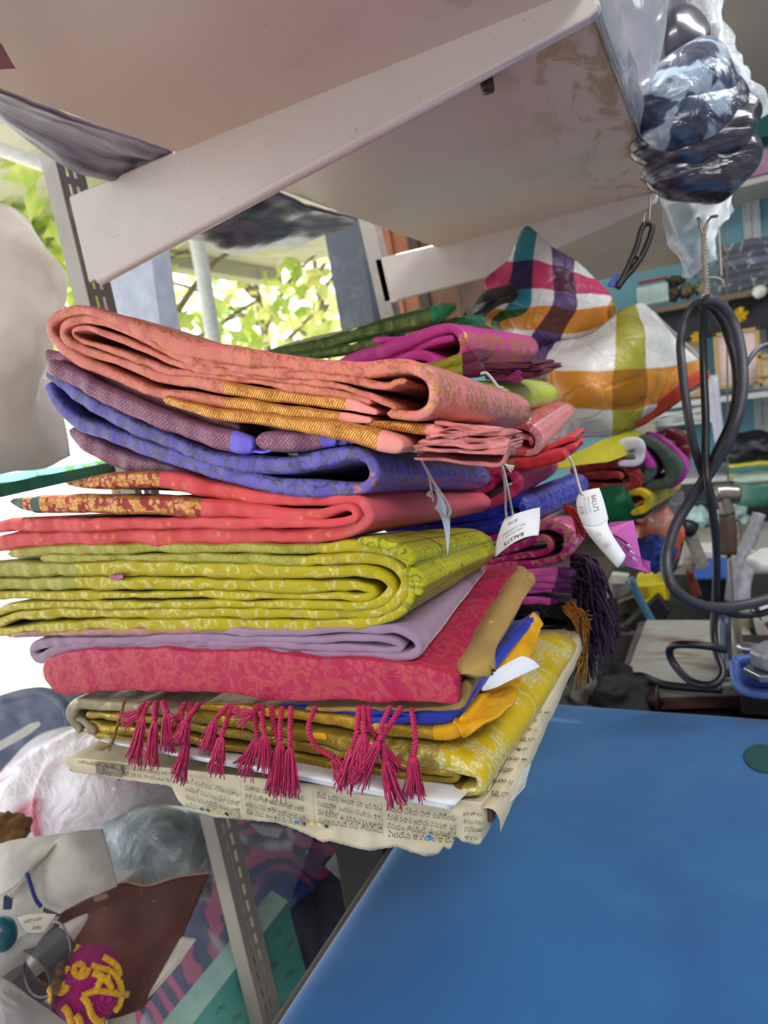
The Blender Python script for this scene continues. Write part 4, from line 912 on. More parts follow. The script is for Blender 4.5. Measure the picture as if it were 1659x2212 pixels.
m = silk('cobalt_silk', '#2a35b0', '#8a90c8', [('flower', 60, 6, .5, .4), ('dots', 150, .25), ('leaf', 70)], gmetal=.3, dark='#1a2280', gmix=.7)
md = silk('cobalt_plain', '#222c92', '#5060d0', (), dark='#141c66')
t = saree(1100, 1110, 'cobalt blue folded saree patterned with small silver flowers, behind the printed tag', Y=S2)
kw = dict(F=(1122,1105), B=(1248,1050), yb=.50, t=t)
U('silk_roll', [(1000,1120,9),(1060,1108,11),(1100,1088,13),(1125,1088,13,1),(1134,1108,13,1),(1122,1130,12,1),(1080,1138,11),(1010,1150,12)], S2, mats=[md, m], kz=1.0, seed=261, **kw)
U('silk_roll', [(1000,1138,6),(1060,1124,6),(1100,1112,6),(1112,1118,5),(1090,1126,5),(1010,1136,5)], S2+.002, mats=md, kz=1.0, seed=262, **kw)

m = silk('fuchsia_silk', '#a31c68', '#d99a84', [('leaf', 26, .6), ('flower', 26, 6, .3)], dark='#6e0f45', gmix=.5)
mp = silk('fuchsia_panel', '#c2308e', '#e6a48c', [('flower', 36, 7, .5, .5), ('scroll', 30, 12, .6, .4, .45)], gmetal=.4, dark='#9c1f70', gmix=.8)
t = saree(1150, 1180, 'fuchsia folded saree with a spiral rolled front and gold flowers, below the cobalt blue one', Y=S2)
kw = dict(F=(1225,1168), B=(1246,1150), yb=.40, t=t)
U('silk_roll', [(1020,1168,8),(1090,1156,8),(1150,1142,9),(1192,1134,11,1),(1224,1148,12,1),(1231,1178,12,1),(1212,1204,9),(1170,1216,8),(1110,1221,8),(1030,1226,7)], S2, mats=[m, mp], kz=.9, seed=271, n=160, **kw)
U('silk_roll', [(1030,1200,6),(1110,1184,7),(1160,1164,8),(1182,1166,8),(1188,1184,7),(1168,1196,6),(1110,1206,6),(1040,1214,5)], S2+.003, mats=m, kz=.9, seed=272, n=140, **kw)

bm = bmesh.new(); rnd = random.Random(21)
for k in range(60):
    a = onY(1222+rnd.gauss(0, 3), 1098+rnd.gauss(0, 4), S2-.02); b = onY(1264+rnd.gauss(0, 8), 1150+rnd.gauss(0, 8), S2-.035)
    tube_bm(bm, [a, a.lerp(b, .5)+Vector((rnd.gauss(.002, .001), 0, rnd.gauss(.003, .001))), b], .0008, sides=4, n=7, r1=.0005)
bm_done('red_tassel', bm, plain('#b8261e', .7, 0, .2, 300), t)
m = silk('candy_pink', '#d65cb0', '#e890c8', (), dark='#b84494'); mv = silk('purple_band', '#5c2a66', '#7a4a80', [('ustripe', 500, .5)], dark='#3c1844')
t = saree(1180, 1260, 'candy pink folded saree end with a purple band and dark purple fringe', Y=S2)
for k in range(4):
    U('pink_pleat', [(1060,1240+12*k,8),(1130,1240+12*k,8),(1198-4*k,1238+12*k,8),(1205-4*k,1238+12*k,8,1),(1232,1240+12*k,8,1),(1244,1242+12*k,7,1)], S2-.004+.002*k, (1207,1253), (1226,1240), .40, [m, mv], t, seed=281+k, n=60)
U('pink_pleat', [(1100,1300,7),(1150,1298,8),(1182,1300,7),(1190,1300,6,1),(1205,1302,5,1)], S2, (1180,1298), (1200,1285), .38, [m, mv], t, seed=286, n=50)
bm = bmesh.new(); rnd = random.Random(9)
for k in range(120):
    y0 = 1195+rnd.random()*95; A = onY(1236+rnd.uniform(-4, 10), y0, S2-.004+rnd.random()*.03); f = rnd.random()
    xe = 1268+f*62+rnd.gauss(0, 8); ye = 1330+rnd.random()*150*(.4+.6*(1-abs(f-.35)))
    B = onY((1250+xe)/2+rnd.uniform(-6, 12), y0+rnd.uniform(0, 30), S2+rnd.uniform(-.01, .03)); E_ = onY(xe, ye, S2+rnd.uniform(-.02, .03))
    tube_bm(bm, [A, B, B.lerp(E_, .5)+Vector((rnd.gauss(0, .003), 0, rnd.gauss(0, .002))), E_], .0016, sides=4, n=10, r1=.0007)
bm_done('purple_fringe', bm, plain('#34183f', .75, 0, .25, 200), t)

m = silk('black_silk', '#17161a', '#5a564c', [('leaf', 18, .5)], dark='#08080a', gmix=.4)
t = saree(1180, 1350, 'black folded saree with loose golden fringe, at the bottom of the second stack', Y=S2)
U('black_fold', [(1040,1318,12),(1120,1318,14),(1200,1322,16),(1240,1332,20),(1248,1352,20),(1220,1374,16),(1120,1376,14),(1040,1372,10)], S2, (1235,1345), (1275,1315), .50, m, t, seed=291)
U('black_fold', [(1050,1300,12),(1150,1304,14),(1205,1312,12)], S2+.012, (1200,1308), (1245,1285), .46, m, t, seed=293)
U('black_fold', [(1060,1395,10),(1150,1398,13),(1210,1400,15),(1228,1402,12)], S2, (1220,1400), (1265,1370), .46, silk('grey_black', '#33332f', '#777', [('leaf', 18)], dark='#1a1a18', gmix=.3), t, seed=292)
bm = bmesh.new()
for k in range(60):
    A = onY(1215+rnd.uniform(0, 30), 1300+rnd.uniform(0, 20), S2-.006); j = k % 3
    E_ = onY([1268, 1262, 1250][j]+rnd.gauss(0, 8), [1345, 1400, 1465][j]+rnd.gauss(0, 14), S2-.012+rnd.uniform(-.008, .006)); M_ = onY(1258+rnd.gauss(0, 6), 1330+rnd.gauss(0, 8)+j*25, S2-.012)
    tube_bm(bm, [A, M_, E_], .0009, sides=4, n=9, r1=.0005)
bm_done('golden_fringe', bm, plain('#c07d22', .6, 0, .2, 200), t)
bm = bmesh.new()
for k in range(60):
    A = onY(1225+rnd.uniform(0, 20), 1340+rnd.uniform(0, 40), S2-.002); E_ = onY(1235+rnd.gauss(25, 22), 1440+rnd.gauss(0, 30), S2+rnd.uniform(-.02, .01))
    tube_bm(bm, [A, A.lerp(E_, .5)+Vector((.004, 0, 0)), E_], .0012, sides=4, n=8, r1=.0005)
bm_done('black_fringe', bm, plain('#1c1418', .75), t)

# ================================================================== third stack, farther along the shelf
S3 = .60
t = saree(1280, 980, 'thin olive yellow sheer cloth lying under the patterned plastic bag', Y=S3)
m_org = silk('olive_organza', '#b8b22c', '#d6d060', (), dark='#95901a', rough=.3)
g = [[onY(1180,1008,.52), onY(1250,975,.55), onY(1320,945,.60), onY(1372,930,.66)], [onY(1195,1010,.50), onY(1270,990,.53), onY(1335,965,.58), onY(1390,940,.66)], [onY(1200,1014,.50), onY(1290,1000,.52), onY(1350,985,.58), onY(1392,955,.66)]]
patch('sheer_cloth', g, m_org, t, amp=.002, freq=30, thick=.001)
t = saree(1350, 975, 'small white folded cloth between the olive sheer cloth and the dark red saree', Y=S3, name='folded_cloth'); t['category'] = 'cloth'
U('white_fold', [(1322,975,8),(1350,962,14),(1376,958,12),(1381,975,12),(1376,998,8),(1335,1002,6)], S3-.01, (1378,975), (1386,968), .75, plain('#d9d8da', .7), t, seed=301, n=80)
m = silk('brick_silk', '#8e2a28', '#c07050', [('dots', 45, .22), ('leaf', 20)], dark='#5e1a1a', gmix=.6)
t = saree(1310, 1030, 'dark brick red folded saree with pale motifs, right of the cobalt blue one', Y=S3)
U('silk_roll', [(1230,1018,10),(1300,1005,12),(1340,1002,12),(1364,1020,13),(1372,1044,12),(1345,1054,8),(1240,1050,9)], S3, (1368,1030), (1400,1015), .85, m, t, seed=302)
U('silk_roll', [(1230,1034,7),(1300,1027,8),(1335,1026,7),(1345,1034,6)], S3-.004, (1368,1030), (1400,1015), .85, m, t, seed=303)
mg = silk('sage_silk', '#4c5c4c', '#66706a', (), dark='#333e34'); mk = silk('magenta_border', '#b23a9c', '#c860b0', (), dark='#8e2a7c')
t = saree(1440, 1000, 'sage green rolled saree with magenta border at the right end of the third stack', Y=S3)
U('silk_roll', [(1345,1040,10),(1390,1034,11),(1404,1010,9,1),(1394,985,7,1),(1382,962,6)], S3+.01, (1400,1010), (1425,1000), .74, [mg, mk], t, seed=304)
U('silk_roll', [(1378,946,8),(1412,960,10),(1440,990,12),(1452,1022,13),(1436,1044,10),(1380,1052,9)], S3+.02, (1450,1005), (1464,998), .72, mg, t, seed=305)
U('magenta_border', [(1390,940,9),(1425,952,11),(1456,984,13),(1468,1018,14),(1452,1042,10),(1400,1050,8)], S3+.125, (1462,1000), (1470,996), .82, mk, t, seed=306)
t = saree(1465, 960, 'crumpled maroon and gold cloth end behind the magenta bordered roll', Y=.85, name='folded_cloth'); t['category'] = 'cloth'
U('crumpled_end', [(1410,945,8),(1445,940,10),(1468,952,12),(1480,980,10),(1484,1006,7)], .84, (1470,965), (1476,960), .94, silk('maroon_gold', '#5c1824', '#b09050', [('all', 60, .55)], dark='#3a0f18'), t, seed=307, rip=.006)
m = silk('forest_cloth', '#0f5532', '#1f7048', (), dark='#093a22')
t = saree(1310, 1080, 'plain dark green cloth hanging below the dark brick red saree', Y=S3, name='hanging_cloth'); t['category'] = 'cloth'
g = [[onY(1255,1062,S3), onY(1300,1052,S3), onY(1342,1048,S3), onY(1350,1050,S3)], [onY(1262,1110,S3-.01), onY(1305,1100,S3-.015), onY(1345,1085,S3-.01), onY(1370,1090,S3)], [onY(1270,1140,S3), onY(1310,1140,S3-.01), onY(1350,1128,S3), onY(1392,1118,S3+.03)]]
patch('cloth', g, m, t, amp=.003, freq=25, thick=.002)
m = silk('mustard_silk', '#cfb01c', '#8a9a30', [('ustripe', 240, .3)], gmetal=.1, dark='#a88c10', gmix=.5)
t = saree(1390, 1080, 'mustard yellow folded saree with green lines and a hollow end, under the sage green roll', Y=S3)
U('silk_roll', [(1345,1104,7),(1343,1082,7),(1356,1066,8),(1384,1064,8),(1400,1080,9),(1392,1100,8),(1362,1108,7)], S3, (1395,1080), (1458,1050), .86, m, t, kz=.6, seed=308)
U('green_edge', [(1350,1118,5),(1390,1112,5),(1408,1100,5)], S3+.01, (1400,1100), (1460,1068), .86, m_corg, t, kz=.6, seed=309)

# ================================================================== patterned plastic carrier bag
def bandsmat():
    s = NT('carrier_bag_plastic'); uv = s.uv(); wv = s.noise(s.obj(), 14, 2)[1]
    x = s.sep(uv); u, v = x[0], x[1]
    def bands(c, lst):
        col = None
        for (a, b, h) in lst:
            f = s.m('MULTIPLY', s.step(c, a-.004, a+.004), s.step(c, b+.004, b-.004))
            col = s.mix(f, col if col is not None else '#ffffff', h)
        return col
    V = bands(u, [(.00, .13, '#3a9fb2'), (.245, .40, '#6a4a84'), (.60, .745, '#bdb83c'), (1.02, 1.2, '#7a2a6a')])
    H = bands(v, [(.17, .34, '#e0447c'), (.46, .585, '#ef9a34'), (.735, .875, '#e89a38'), (1.0, 1.2, '#d84a34')])
    n = s.node('ShaderNodeMix', data_type='RGBA', blend_type='MULTIPLY'); n.inputs[0].default_value = 1
    s.put(n.inputs[6], V); s.put(n.inputs[7], H); c = s.node('ShaderNodeMix', data_type='RGBA', blend_type='MULTIPLY'); c.inputs[0].default_value = 1
    s.put(c.inputs[6], n.outputs[2]); s.put(c.inputs[7], '#dcdbd8')
    o = s.obj(); cr = s.vor(o, 26, 1, 'DISTANCE_TO_EDGE', '3D')['Distance']
    nrm = s.bump(s.noise(o, 30, 4, .6, .5)[0], .55, .006, s.bump(s.step(cr, .0, .12), .25, .004))
    s.pbr(c.outputs[2], .38, 0.0, nrm, Specular_IOR_Level=.4); return s.mat
m_bag = bandsmat()
def uvpatch(name, G, mat, parent, nu=60, nv=50, amp=.0, crease=.0, seed=0., thick=.0006, freq=18):
    """G rows of (px, py, depth, u, v)"""
    Q = np.array([[list(onD(a, b, d))+[u, v] for (a, b, d, u, v) in r] for r in G], float)
    rows = np.array([crom(r, nu, even=False) for r in Q]); S = np.array([crom(rows[:, j], nv, even=False) for j in range(nu)]).transpose(1, 0, 2)
    du = np.gradient(S[..., :3], axis=1); dv = np.gradient(S[..., :3], axis=0); N_ = np.cross(du, dv); N_ /= np.linalg.norm(N_, axis=2)[..., None]+1e-12
    V = []; UV = []
    for i in range(nv):
        for j in range(nu):
            p = S[i, j, :3]; e = min(i, nv-1-i, j, nu-1-j); k = min(1, e/4+.25)
            d = amp*(nz(p[0]*freq+seed, p[1]*freq, p[2]*freq)+.5*nz(p[0]*freq*2.6+seed, p[1]*freq*2.6, p[2]*freq*2.6)) + crease*(abs(nz(p[0]*freq*.9+seed+5, p[1]*freq*.9, p[2]*freq*.9))*2-.5)
            V.append(p+N_[i, j]*d*k); UV.append((S[i, j, 3], S[i, j, 4]))
    F = [(i*nu+j, i*nu+j+1, (i+1)*nu+j+1, (i+1)*nu+j) for i in range(nv-1) for j in range(nu-1)]
    o = link(name, mesh_of(V, F, UV), mat, parent)
    if thick: sm = o.modifiers.new('thickness', 'SOLIDIFY'); sm.thickness = thick; sm.offset = 0
    return o
t = thing('carrier_bag', onD(1300, 800, 1.0), 'tied plastic carrier bag, white with coloured check bands, lying on the third stack', 'bag')
d = .98
uvpatch('bag_body', [
 [(1130,760,d,.22,.60),(1200,738,d-.04,.40,.60),(1270,724,d-.05,.50,.60),(1340,672,d-.04,.62,.61),(1385,655,d-.02,.80,.61),(1412,672,d,.9,.62)],
 [(1128,800,d,.24,.70),(1180,780,d-.07,.405,.70),(1260,775,d-.10,.50,.69),(1345,745,d-.09,.63,.67),(1420,735,d-.05,.82,.67),(1462,735,d,.93,.69)],
 [(1125,850,d,.27,.80),(1180,830,d-.08,.405,.79),(1260,835,d-.12,.51,.79),(1350,830,d-.11,.64,.78),(1440,815,d-.05,.84,.77),(1534,808,d,1.0,.79)],
 [(1130,900,d,.30,.92),(1190,890,d-.07,.41,.90),(1265,895,d-.10,.51,.895),(1345,900,d-.09,.64,.90),(1410,890,d-.05,.82,.93),(1470,862,d,.97,1.0)],
 [(1150,950,d+.02,.36,1.0),(1210,948,d-.04,.42,.98),(1275,944,d-.06,.52,.975),(1340,938,d-.05,.64,.98),(1382,922,d-.03,.76,1.02),(1425,898,d,.94,1.06)]], m_bag, t, amp=.004, crease=.004, seed=3)
uvpatch('bag_back', [
 [(1130,760,d+.02,.22,.60),(1200,738,d+.06,.40,.60),(1340,672,d+.07,.62,.56),(1412,672,d+.02,.9,.58)],
 [(1125,850,d+.02,.27,.80),(1180,830,d+.14,.405,.79),(1350,830,d+.14,.64,.78),(1530,808,d+.02,1.0,.79)],
 [(1150,950,d+.03,.36,1.0),(1210,948,d+.08,.42,.98),(1340,938,d+.08,.64,.98),(1425,898,d+.02,.94,1.06)]], m_bag, t, amp=.003, seed=5, nu=30, nv=24)
uvpatch('bag_neck', [
 [(1125,500,d,.0,.0),(1139,488,d,.03,.0),(1160,503,d-.01,.13,.02),(1190,532,d-.02,.245,.06),(1242,562,d-.01,.40,.10),(1262,578,d,.46,.13)],
 [(1098,560,d,-.03,.16),(1110,562,d-.02,.0,.16),(1152,562,d-.03,.13,.165),(1192,575,d-.035,.245,.17),(1240,590,d-.03,.40,.18),(1306,622,d,.54,.22)],
 [(1046,606,d,-.20,.26),(1100,622,d-.03,.0,.32),(1150,628,d-.05,.13,.34),(1198,630,d-.055,.25,.345),(1246,636,d-.045,.40,.35),(1322,645,d,.60,.38)],
 [(1062,660,d,-.10,.44),(1104,664,d-.03,.02,.44),(1150,664,d-.05,.14,.46),(1196,664,d-.06,.26,.47),(1246,672,d-.055,.40,.47),(1330,668,d-.01,.66,.50)],
 [(1040,690,d,-.16,.50),(1085,700,d-.02,.16,.56),(1130,714,d-.04,.20,.585),(1165,716,d-.05,.27,.59),(1230,722,d-.045,.43,.585),(1334,690,d-.01,.63,.57)],
 [(1070,712,d+.01,.14,.60),(1110,728,d-.01,.16,.60),(1145,748,d-.02,.24,.60),(1185,746,d-.03,.36,.60),(1250,736,d-.03,.48,.60),(1330,705,d,.62,.60)]], m_bag, t, amp=.004, crease=.004, seed=8)
uvpatch('red_edge', [[(1516,798,d-.004,0,0),(1470,824,d-.045,0,0),(1440,850,d-.058,0,0),(1400,880,d-.062,0,0),(1362,900,d-.07,0,0)], [(1538,810,d-.006,0,0),(1490,846,d-.03,0,0),(1456,876,d-.035,0,0),(1420,900,d-.04,0,0),(1376,924,d-.05,0,0)]], plain('#c23f2c', .35), t, amp=.001, nu=40, nv=8)
m_bk = plain('#16161c', .22)
uvpatch('knotted_handle', [[(1108,612,d-.06,0,0),(1085,618,d-.05,0,0),(1050,628,d-.03,0,0),(1018,660,d-.01,0,0),(978,702,d,0,0)],
 [(1122,630,d-.075,0,0),(1090,640,d-.075,0,0),(1060,648,d-.06,0,0),(1030,672,d-.03,0,0),(990,704,d-.01,0,0)],
 [(1110,652,d-.06,0,0),(1080,660,d-.05,0,0),(1058,672,d-.03,0,0),(1040,690,d-.01,0,0),(1005,708,d,0,0)]], m_bk, t, amp=.004, crease=.006, seed=12, nu=30, nv=16)
# ================================================================== back of the shop (right)
YW = 2.45; YF = 2.15
m_wall = painted('teal_wall', '#6ea6b6', '#4d7f8e', .4, .6, 3)
wb = box('wall_back', (-1.2, YW, 0), (2.6, YW+.1, 2.9), m_wall, None, 0); wb['kind'] = 'structure'
fl = box('floor', (-.9, -1.5, -.05), (2.6, 2.6, 0), painted('floor_tiles', '#8d8880', '#5d5a54', .5, .6, 4), None, 0); fl['kind'] = 'structure'
ce = box('ceiling', (-.55, 1.32, 2.17), (2.6, 2.6, 2.25), painted('ceiling_panel', '#a9a4a2', '#8d8886', .3, .7, 5), None, 0); ce['kind'] = 'structure'
m_shelfwhite = painted('shelf_edge', '#c9c9c6', '#86837e', .4, .5, 20)
m_shelfdark = plain('#3a4048', .6, 0, .1)
def wall_shelf(py, py2, label, m, th=.018, yy=YF):
    a = onY(1390, py, yy); b = onY(1659, py2, yy); z = (a.z+b.z)/2
    o = box('wall_shelf', (0, 0, -th), (1.75, YW-yy, 0), m, None, .002); o.location = (-.45, yy, z)
    tag(o, label, 'shelf'); return z
z1 = wall_shelf(440, 380, 'topmost shelf on the teal back wall, holding pink packets', m_shelfwhite)
z2 = wall_shelf(672, 616, 'brown edged shelf on the teal back wall with papers and clutter', plain('#7d6a52', .6))
z3 = wall_shelf(908, 812, 'white lined shelf on the teal back wall holding white paper piles', m_shelfwhite)
z4 = wall_shelf(1052, 1010, 'lowest shelf on the teal back wall with a thick dark underside', m_shelfwhite)
ub = box('shelf_underside_band', (-.45, YF+.005, z4-.085), (1.3, YW, z4-.019), m_shelfdark, None, .002); tag(ub, 'dark band under the lowest back wall shelf', 'band')  # plain dark band along the underside of the shelf
ub = box('shelf_underside_band', (-.45, YF+.06, z2-.12), (1.3, YW, z2-.019), plain('#23262c', .7), None, .002); tag(ub, 'black slab standing in for the shadow under the brown edged back wall shelf', 'band')  # black slab put in for the shade below this shelf
for px, l in ((1612, 'slotted rail on the teal wall behind the hanging cable loop'), (1652, 'slotted rail on the teal wall at the right edge of the photo')):
    a = onY(px, 420 if px < 1640 else 830, YW-.02); o = box('wall_rail', (a.x-.014, YW-.02, z4-.5), (a.x+.014, YW-.001, 2.7), painted('rail', '#b9c2c4', '#5c6468', .6, .5, 60), None, .001); tag(o, l, 'rail')
def bx(name, px0, py0, px1, py1, Y, d, mat, label, cat, bev=.004, group=None, rz=0):
    """box whose front face spans the photo rectangle at plane Y"""
    a = onY(px0, py1, Y); b = onY(px1, py0, Y); c = (a+b)/2; c.y = Y+d/2
    o = box(name, (-abs(b.x-a.x)/2, -d/2, -abs(b.z-a.z)/2), (abs(b.x-a.x)/2, d/2, abs(b.z-a.z)/2), mat, None, bev); o.location = c; o.rotation_euler.z = rz
    tag(o, label, cat, group); return o
def pile(name, px0, py0, px1, py1, Y, d, mats, n, label, cat, amp=.006):
    """stack of soft layers filling a photo rectangle"""
    a = onY(px0, py1, Y); b = onY(px1, py0, Y); t = thing(name, a, label, cat); h = (b.z-a.z)/n
    for k in range(n):
        m = mats[k % len(mats)]; z0 = a.z+h*k; w = random.uniform(.0, .02)
        g = [[Vector((a.x-w, Y, z0)), Vector(((a.x+b.x)/2, Y-.01, z0+amp*.3)), Vector((b.x+w, Y, z0))], [Vector((a.x, Y+d, z0)), Vector(((a.x+b.x)/2, Y+d, z0)), Vector((b.x, Y+d, z0))]]
        o = patch('folded_layer', g, m, t, nu=24, nv=10, amp=amp, freq=14, thick=h*.92, seed=k*3.1+px0)
    return t
# top shelf
m_pinkp = plain('#d7a9c8', .5, 0, .12, 30)
bx('packet', 1545, 332, 1612, 392, YF+.03, .14, m_pinkp, 'pink packet on the topmost back shelf, next to the navy bundle', 'packet')
bx('packet', 1616, 318, 1662, 384, YF+.02, .14, plain('#cf9cc0', .5, 0, .12, 30), 'mauve packet on the topmost back shelf, at the right edge of the photo', 'packet')
bx('tin', 1632, 240, 1668, 300, YF+.08, .12, plain('#2f7f78', .4), 'teal green tin above the mauve packet on the topmost back shelf', 'tin')
# shelf 2
pile('garment_pile', 1560, 500, 1662, 628, YF+.03, .22, [plain('#2b2f44', .5), plain('#3c3a55', .5), plain('#23243a', .45), plain('#56607a', .5)], 6, 'pile of dark folded clothes in clear covers on the brown edged shelf', 'clothes', .008)
patch('clear_cover', [[onY(1520,545,YF), onY(1600,520,YF-.02), onY(1662,500,YF)], [onY(1520,600,YF-.01), onY(1600,585,YF-.03), onY(1662,570,YF-.01)], [onY(1500,650,YF), onY(1600,632,YF-.02), onY(1662,620,YF)]], film('cover_film', '#dfe8ee', .12, .12, 40, .6), thing('clear_cover', onY(1600,600,YF), 'clear plastic cover drooping in front of the dark clothes pile', 'cover'), amp=.01, freq=16, thick=0)
bx('packet', 1378, 608, 1442, 662, YF-.02, .05, plain('#bcd4d4', .4), 'pale mint packet with a red strip on the brown edged shelf', 'packet')
bx('red_strip', 1376, 600, 1440, 609, YF-.021, .05, plain('#b8323c', .4), 'narrow red box lying on the pale mint packet', 'box')
for k, (a, b, c, d_, h) in enumerate([(1440,618,1470,652,'#6d5f4c'),(1468,612,1498,646,'#8a7c58'),(1498,606,1540,640,'#a8a070'),(1436,596,1480,620,'#5a5246')]):
    o = blob('crumpled_scrap', (onY(a,d_,YF+.06)+onY(c,b,YF+.06))/2, (abs(onY(c,b,YF).x-onY(a,b,YF).x)/2, .05, abs(onY(a,b,YF).z-onY(a,d_,YF).z)/2), plain(h, .6, 0, .2, 30), None, .35, 2.5, k*4.1, 4)
    tag(o, ['brown crumpled scrap beside the mint packet on the back shelf', 'olive crumpled scrap in the middle of the brown edged shelf', 'straw coloured crumpled scrap left of the hanging string', 'dark crumpled scrap behind the brown one on the back shelf'][k], 'scrap')
bulb = tag(blob('white_plug', onY(1640, 630, YF-.02), (.02, .02, .02), plain('#e8e8e4', .4), None, .1, 2, 3, 3), 'small white knob under the brown edged shelf at the right', 'knob')
# shelf 3: framed pictures and flowers
m_gold = plain('#c9a866', .4, .3)
def picture(px0, py0, px1, py1, Y, bg, fig, label, fr=m_gold):
    a = onY(px0, py1, Y); b = onY(px1, py0, Y); t = thing('framed_picture', a, label, 'picture'); w = .012
    x0, x1, zb, zt = a.x, b.x, a.z, b.z
    for (p, q) in (((x0, zb), (x0+w, zt)), ((x1-w, zb), (x1, zt)), ((x0, zb), (x1, zb+w)), ((x0, zt-w), (x1, zt))):
        box('frame_bar', (p[0], Y, p[1]), (q[0], Y+.02, q[1]), fr, t, .002)
    s = NT('picture_print'); o = s.obj(); n = s.noise(o, 9, 3)[0]; c = s.mix(s.step(n, .35, .6), bg, fig); s.pbr(c, .35); 
    box('print', (x0, Y+.008, zb), (x1, Y+.014, zt), s.mat, t, 0); return t
picture(1466, 735, 1520, 862, YF+.06, '#3f7fb4', '#d8b87a', 'small framed picture with blue and yellow tones behind the cable loop')
picture(1548, 705, 1640, 842, YF+.04, '#b8a8ae', '#e6cdc8', 'larger framed picture with a pale pinkish print, right of the cable loop')
picture(1640, 762, 1675, 835, YF-.02, '#a8905c', '#d8c8a0', 'small gold frame at the right edge of the photo')
for (a, b, l) in ((1508, 728, 'yellow flower head hung on the smaller blue picture'), (1600, 680, 'yellow flower head hung on the larger pinkish picture')):
    c = onY(a, b, YF+.02); t = thing('flower_head', c, l, 'flower'); bm = bmesh.new()
    for k in range(26):
        v = Vector((random.gauss(0, 1), random.gauss(0, .7), random.gauss(0, 1))).normalized(); tube_bm(bm, [c, c+v*.012, c+v*.024], .006, sides=5, n=5, r1=.003)
    bm_done('petals', bm, plain('#e0b010', .7), t)
rd = bx('red_garland', 1590, 812, 1662, 822, YF-.03, .02, plain('#b8502a', .6), 'orange red strip lying along the white lined shelf at the right', 'strip')
pile('paper_pile', 1395, 880, 1545, 925, YF-.10, .16, [plain('#d8dcda', .7), plain('#c2c8c8', .7)], 7, 'pile of white paper sheets on the white lined shelf beyond the carrier bag', 'paper', .006)
pile('paper_pile', 1370, 930, 1470, 962, YF-.12, .14, [plain('#c8c4bc', .7), plain('#7c7468', .7)], 3, 'low grey pile under the white papers, just above the magenta bordered roll', 'paper', .006)
a_ = onY(1345, 964, 2.0); b_ = onY(1480, 950, 2.0); o = box('wall_shelf', (a_.x, 1.98, a_.z-.015), (b_.x, YW, a_.z), m_shelfdark, None, .002); tag(o, 'short dark shelf under the white papers, half hidden by the carrier bag', 'shelf')
bx('small_box', 1372, 912, 1416, 962, 2.0, .06, plain('#a3948a', .5), 'small beige plastic box behind the red corner of the carrier bag', 'box')
# shelf 4
o = blob('black_bag', onY(1625, 968, YF+.04), (.10, .07, .055), plain('#1c1d26', .45), None, .2, 2, 4.0, 4, flat=.05); tag(o, 'black cloth bag on the lowest back shelf', 'bag')
pile('bright_cloth', 1588, 992, 1668, 1026, YF-.01, .15, [plain('#c9bb3c', .7), plain('#2f8a96', .7), plain('#d0c650', .7)], 3, 'yellow and teal folded cloths under the black bag', 'cloth', .006)
# cupboard window below with pale mint bundles
for k, (a, b, c, d_, l) in enumerate([(1470,1095,1530,1150,'pale mint crumpled bundle low on the back wall, behind the left cable'),(1535,1085,1610,1150,'pale mint crumpled bundle right of the hanging steel spray gun'),(1590,1130,1662,1200,'pale mint crumpled bundle at the right, below the green spool'),(1490,1150,1560,1205,'pale mint crumpled bundle low behind the machine, left of the wooden handle')]):
    A = onY(a, d_, 1.9); B = onY(c, b, 1.9)
    o = blob('mint_bundle', (A+B)/2, (abs(B.x-A.x)/2*1.1, .08, abs(B.z-A.z)/2*1.1), plain('#bfe0dc', .5, 0, .2, 14), None, .3, 2.2, k*5.3, 4); tag(o, l, 'bundle')
sp = thing('thread_spool', onY(1640, 1066, 1.6), 'dark green thread spool with a pale rim near the right edge of the photo', 'spool')
c = onY(1640, 1085, 1.6); tube('spool_body', [c, c+Vector((0, 0, .065))], .055, plain('#3f7468', .5), sp, sides=28, n=4); tube('rim', [c+Vector((0, 0, .062)), c+Vector((0, 0, .072))], .058, plain('#a8b8a8', .5), sp, sides=28, n=3)
# ------------------------------------------------------------------ back work table with machine, board and tray
WT = .93
m_grime = painted('grimy_board', '#aaa79e', '#54402e', .75, .65, 9)
wt = thing('work_table', (.5, 1.3, 0), 'cluttered dark work table behind the blue table', 'table')
box('table_top', (-.20, .60, WT-.04), (1.3, 2.2, WT), plain('#26211f', .7), wt, .004)
for (a, b) in ((-.14, .66), (1.2, .66), (-.14, 2.1), (1.2, 2.1)): box('leg', (a-.03, b-.03, 0), (a+.03, b+.03, WT-.04), plain('#2a2420', .7), wt, .003)
pd = thing('pressing_board', onZ(1470, 1420, WT+.03), 'grey pressing board with brown burn stains behind the blue table', 'board')
s = NT('stained_board'); o = s.obj(); n = s.noise(o, 7, 4, .6)[0]
mp_ = s.node('ShaderNodeMapping'); s.put(mp_.inputs[0], o); mp_.inputs['Scale'].default_value = (5, 16, 5)
c = s.mix(s.step(n, .3, .7), '#8f8d86', '#a9a79d'); c = s.mix(s.m('MULTIPLY', s.step(s.noise(mp_.outputs[0], 1.4, 4, .6)[0], .52, .68), .8), c, '#7a5b48')
s.pbr(c, .7); m_stain = s.mat
zb = WT+.045
A = [onZ(1395, 1338, zb), onZ(1618, 1338, zb), onZ(1640, 1478, zb), onZ(1338, 1490, zb)]
prism('board_top', A, (0, 0, -.018), m_stain, pd, .004)
prism('red_padding', [p+Vector((0, .004, -.018)) if i > 1 else p+Vector((0, 0, -.018)) for i, p in enumerate(A)], (0, 0, -.02), plain('#6e4440', .8, 0, .2, 40), pd, .004)
prism('edge_quilt', [onZ(1395,1338,zb), onZ(1378,1345,zb-.01), onZ(1322,1500,zb-.01), onZ(1338,1490,zb)], (0, 0, -.03), plain('#6a5a58', .9, 0, .3, 60), pd, .004)
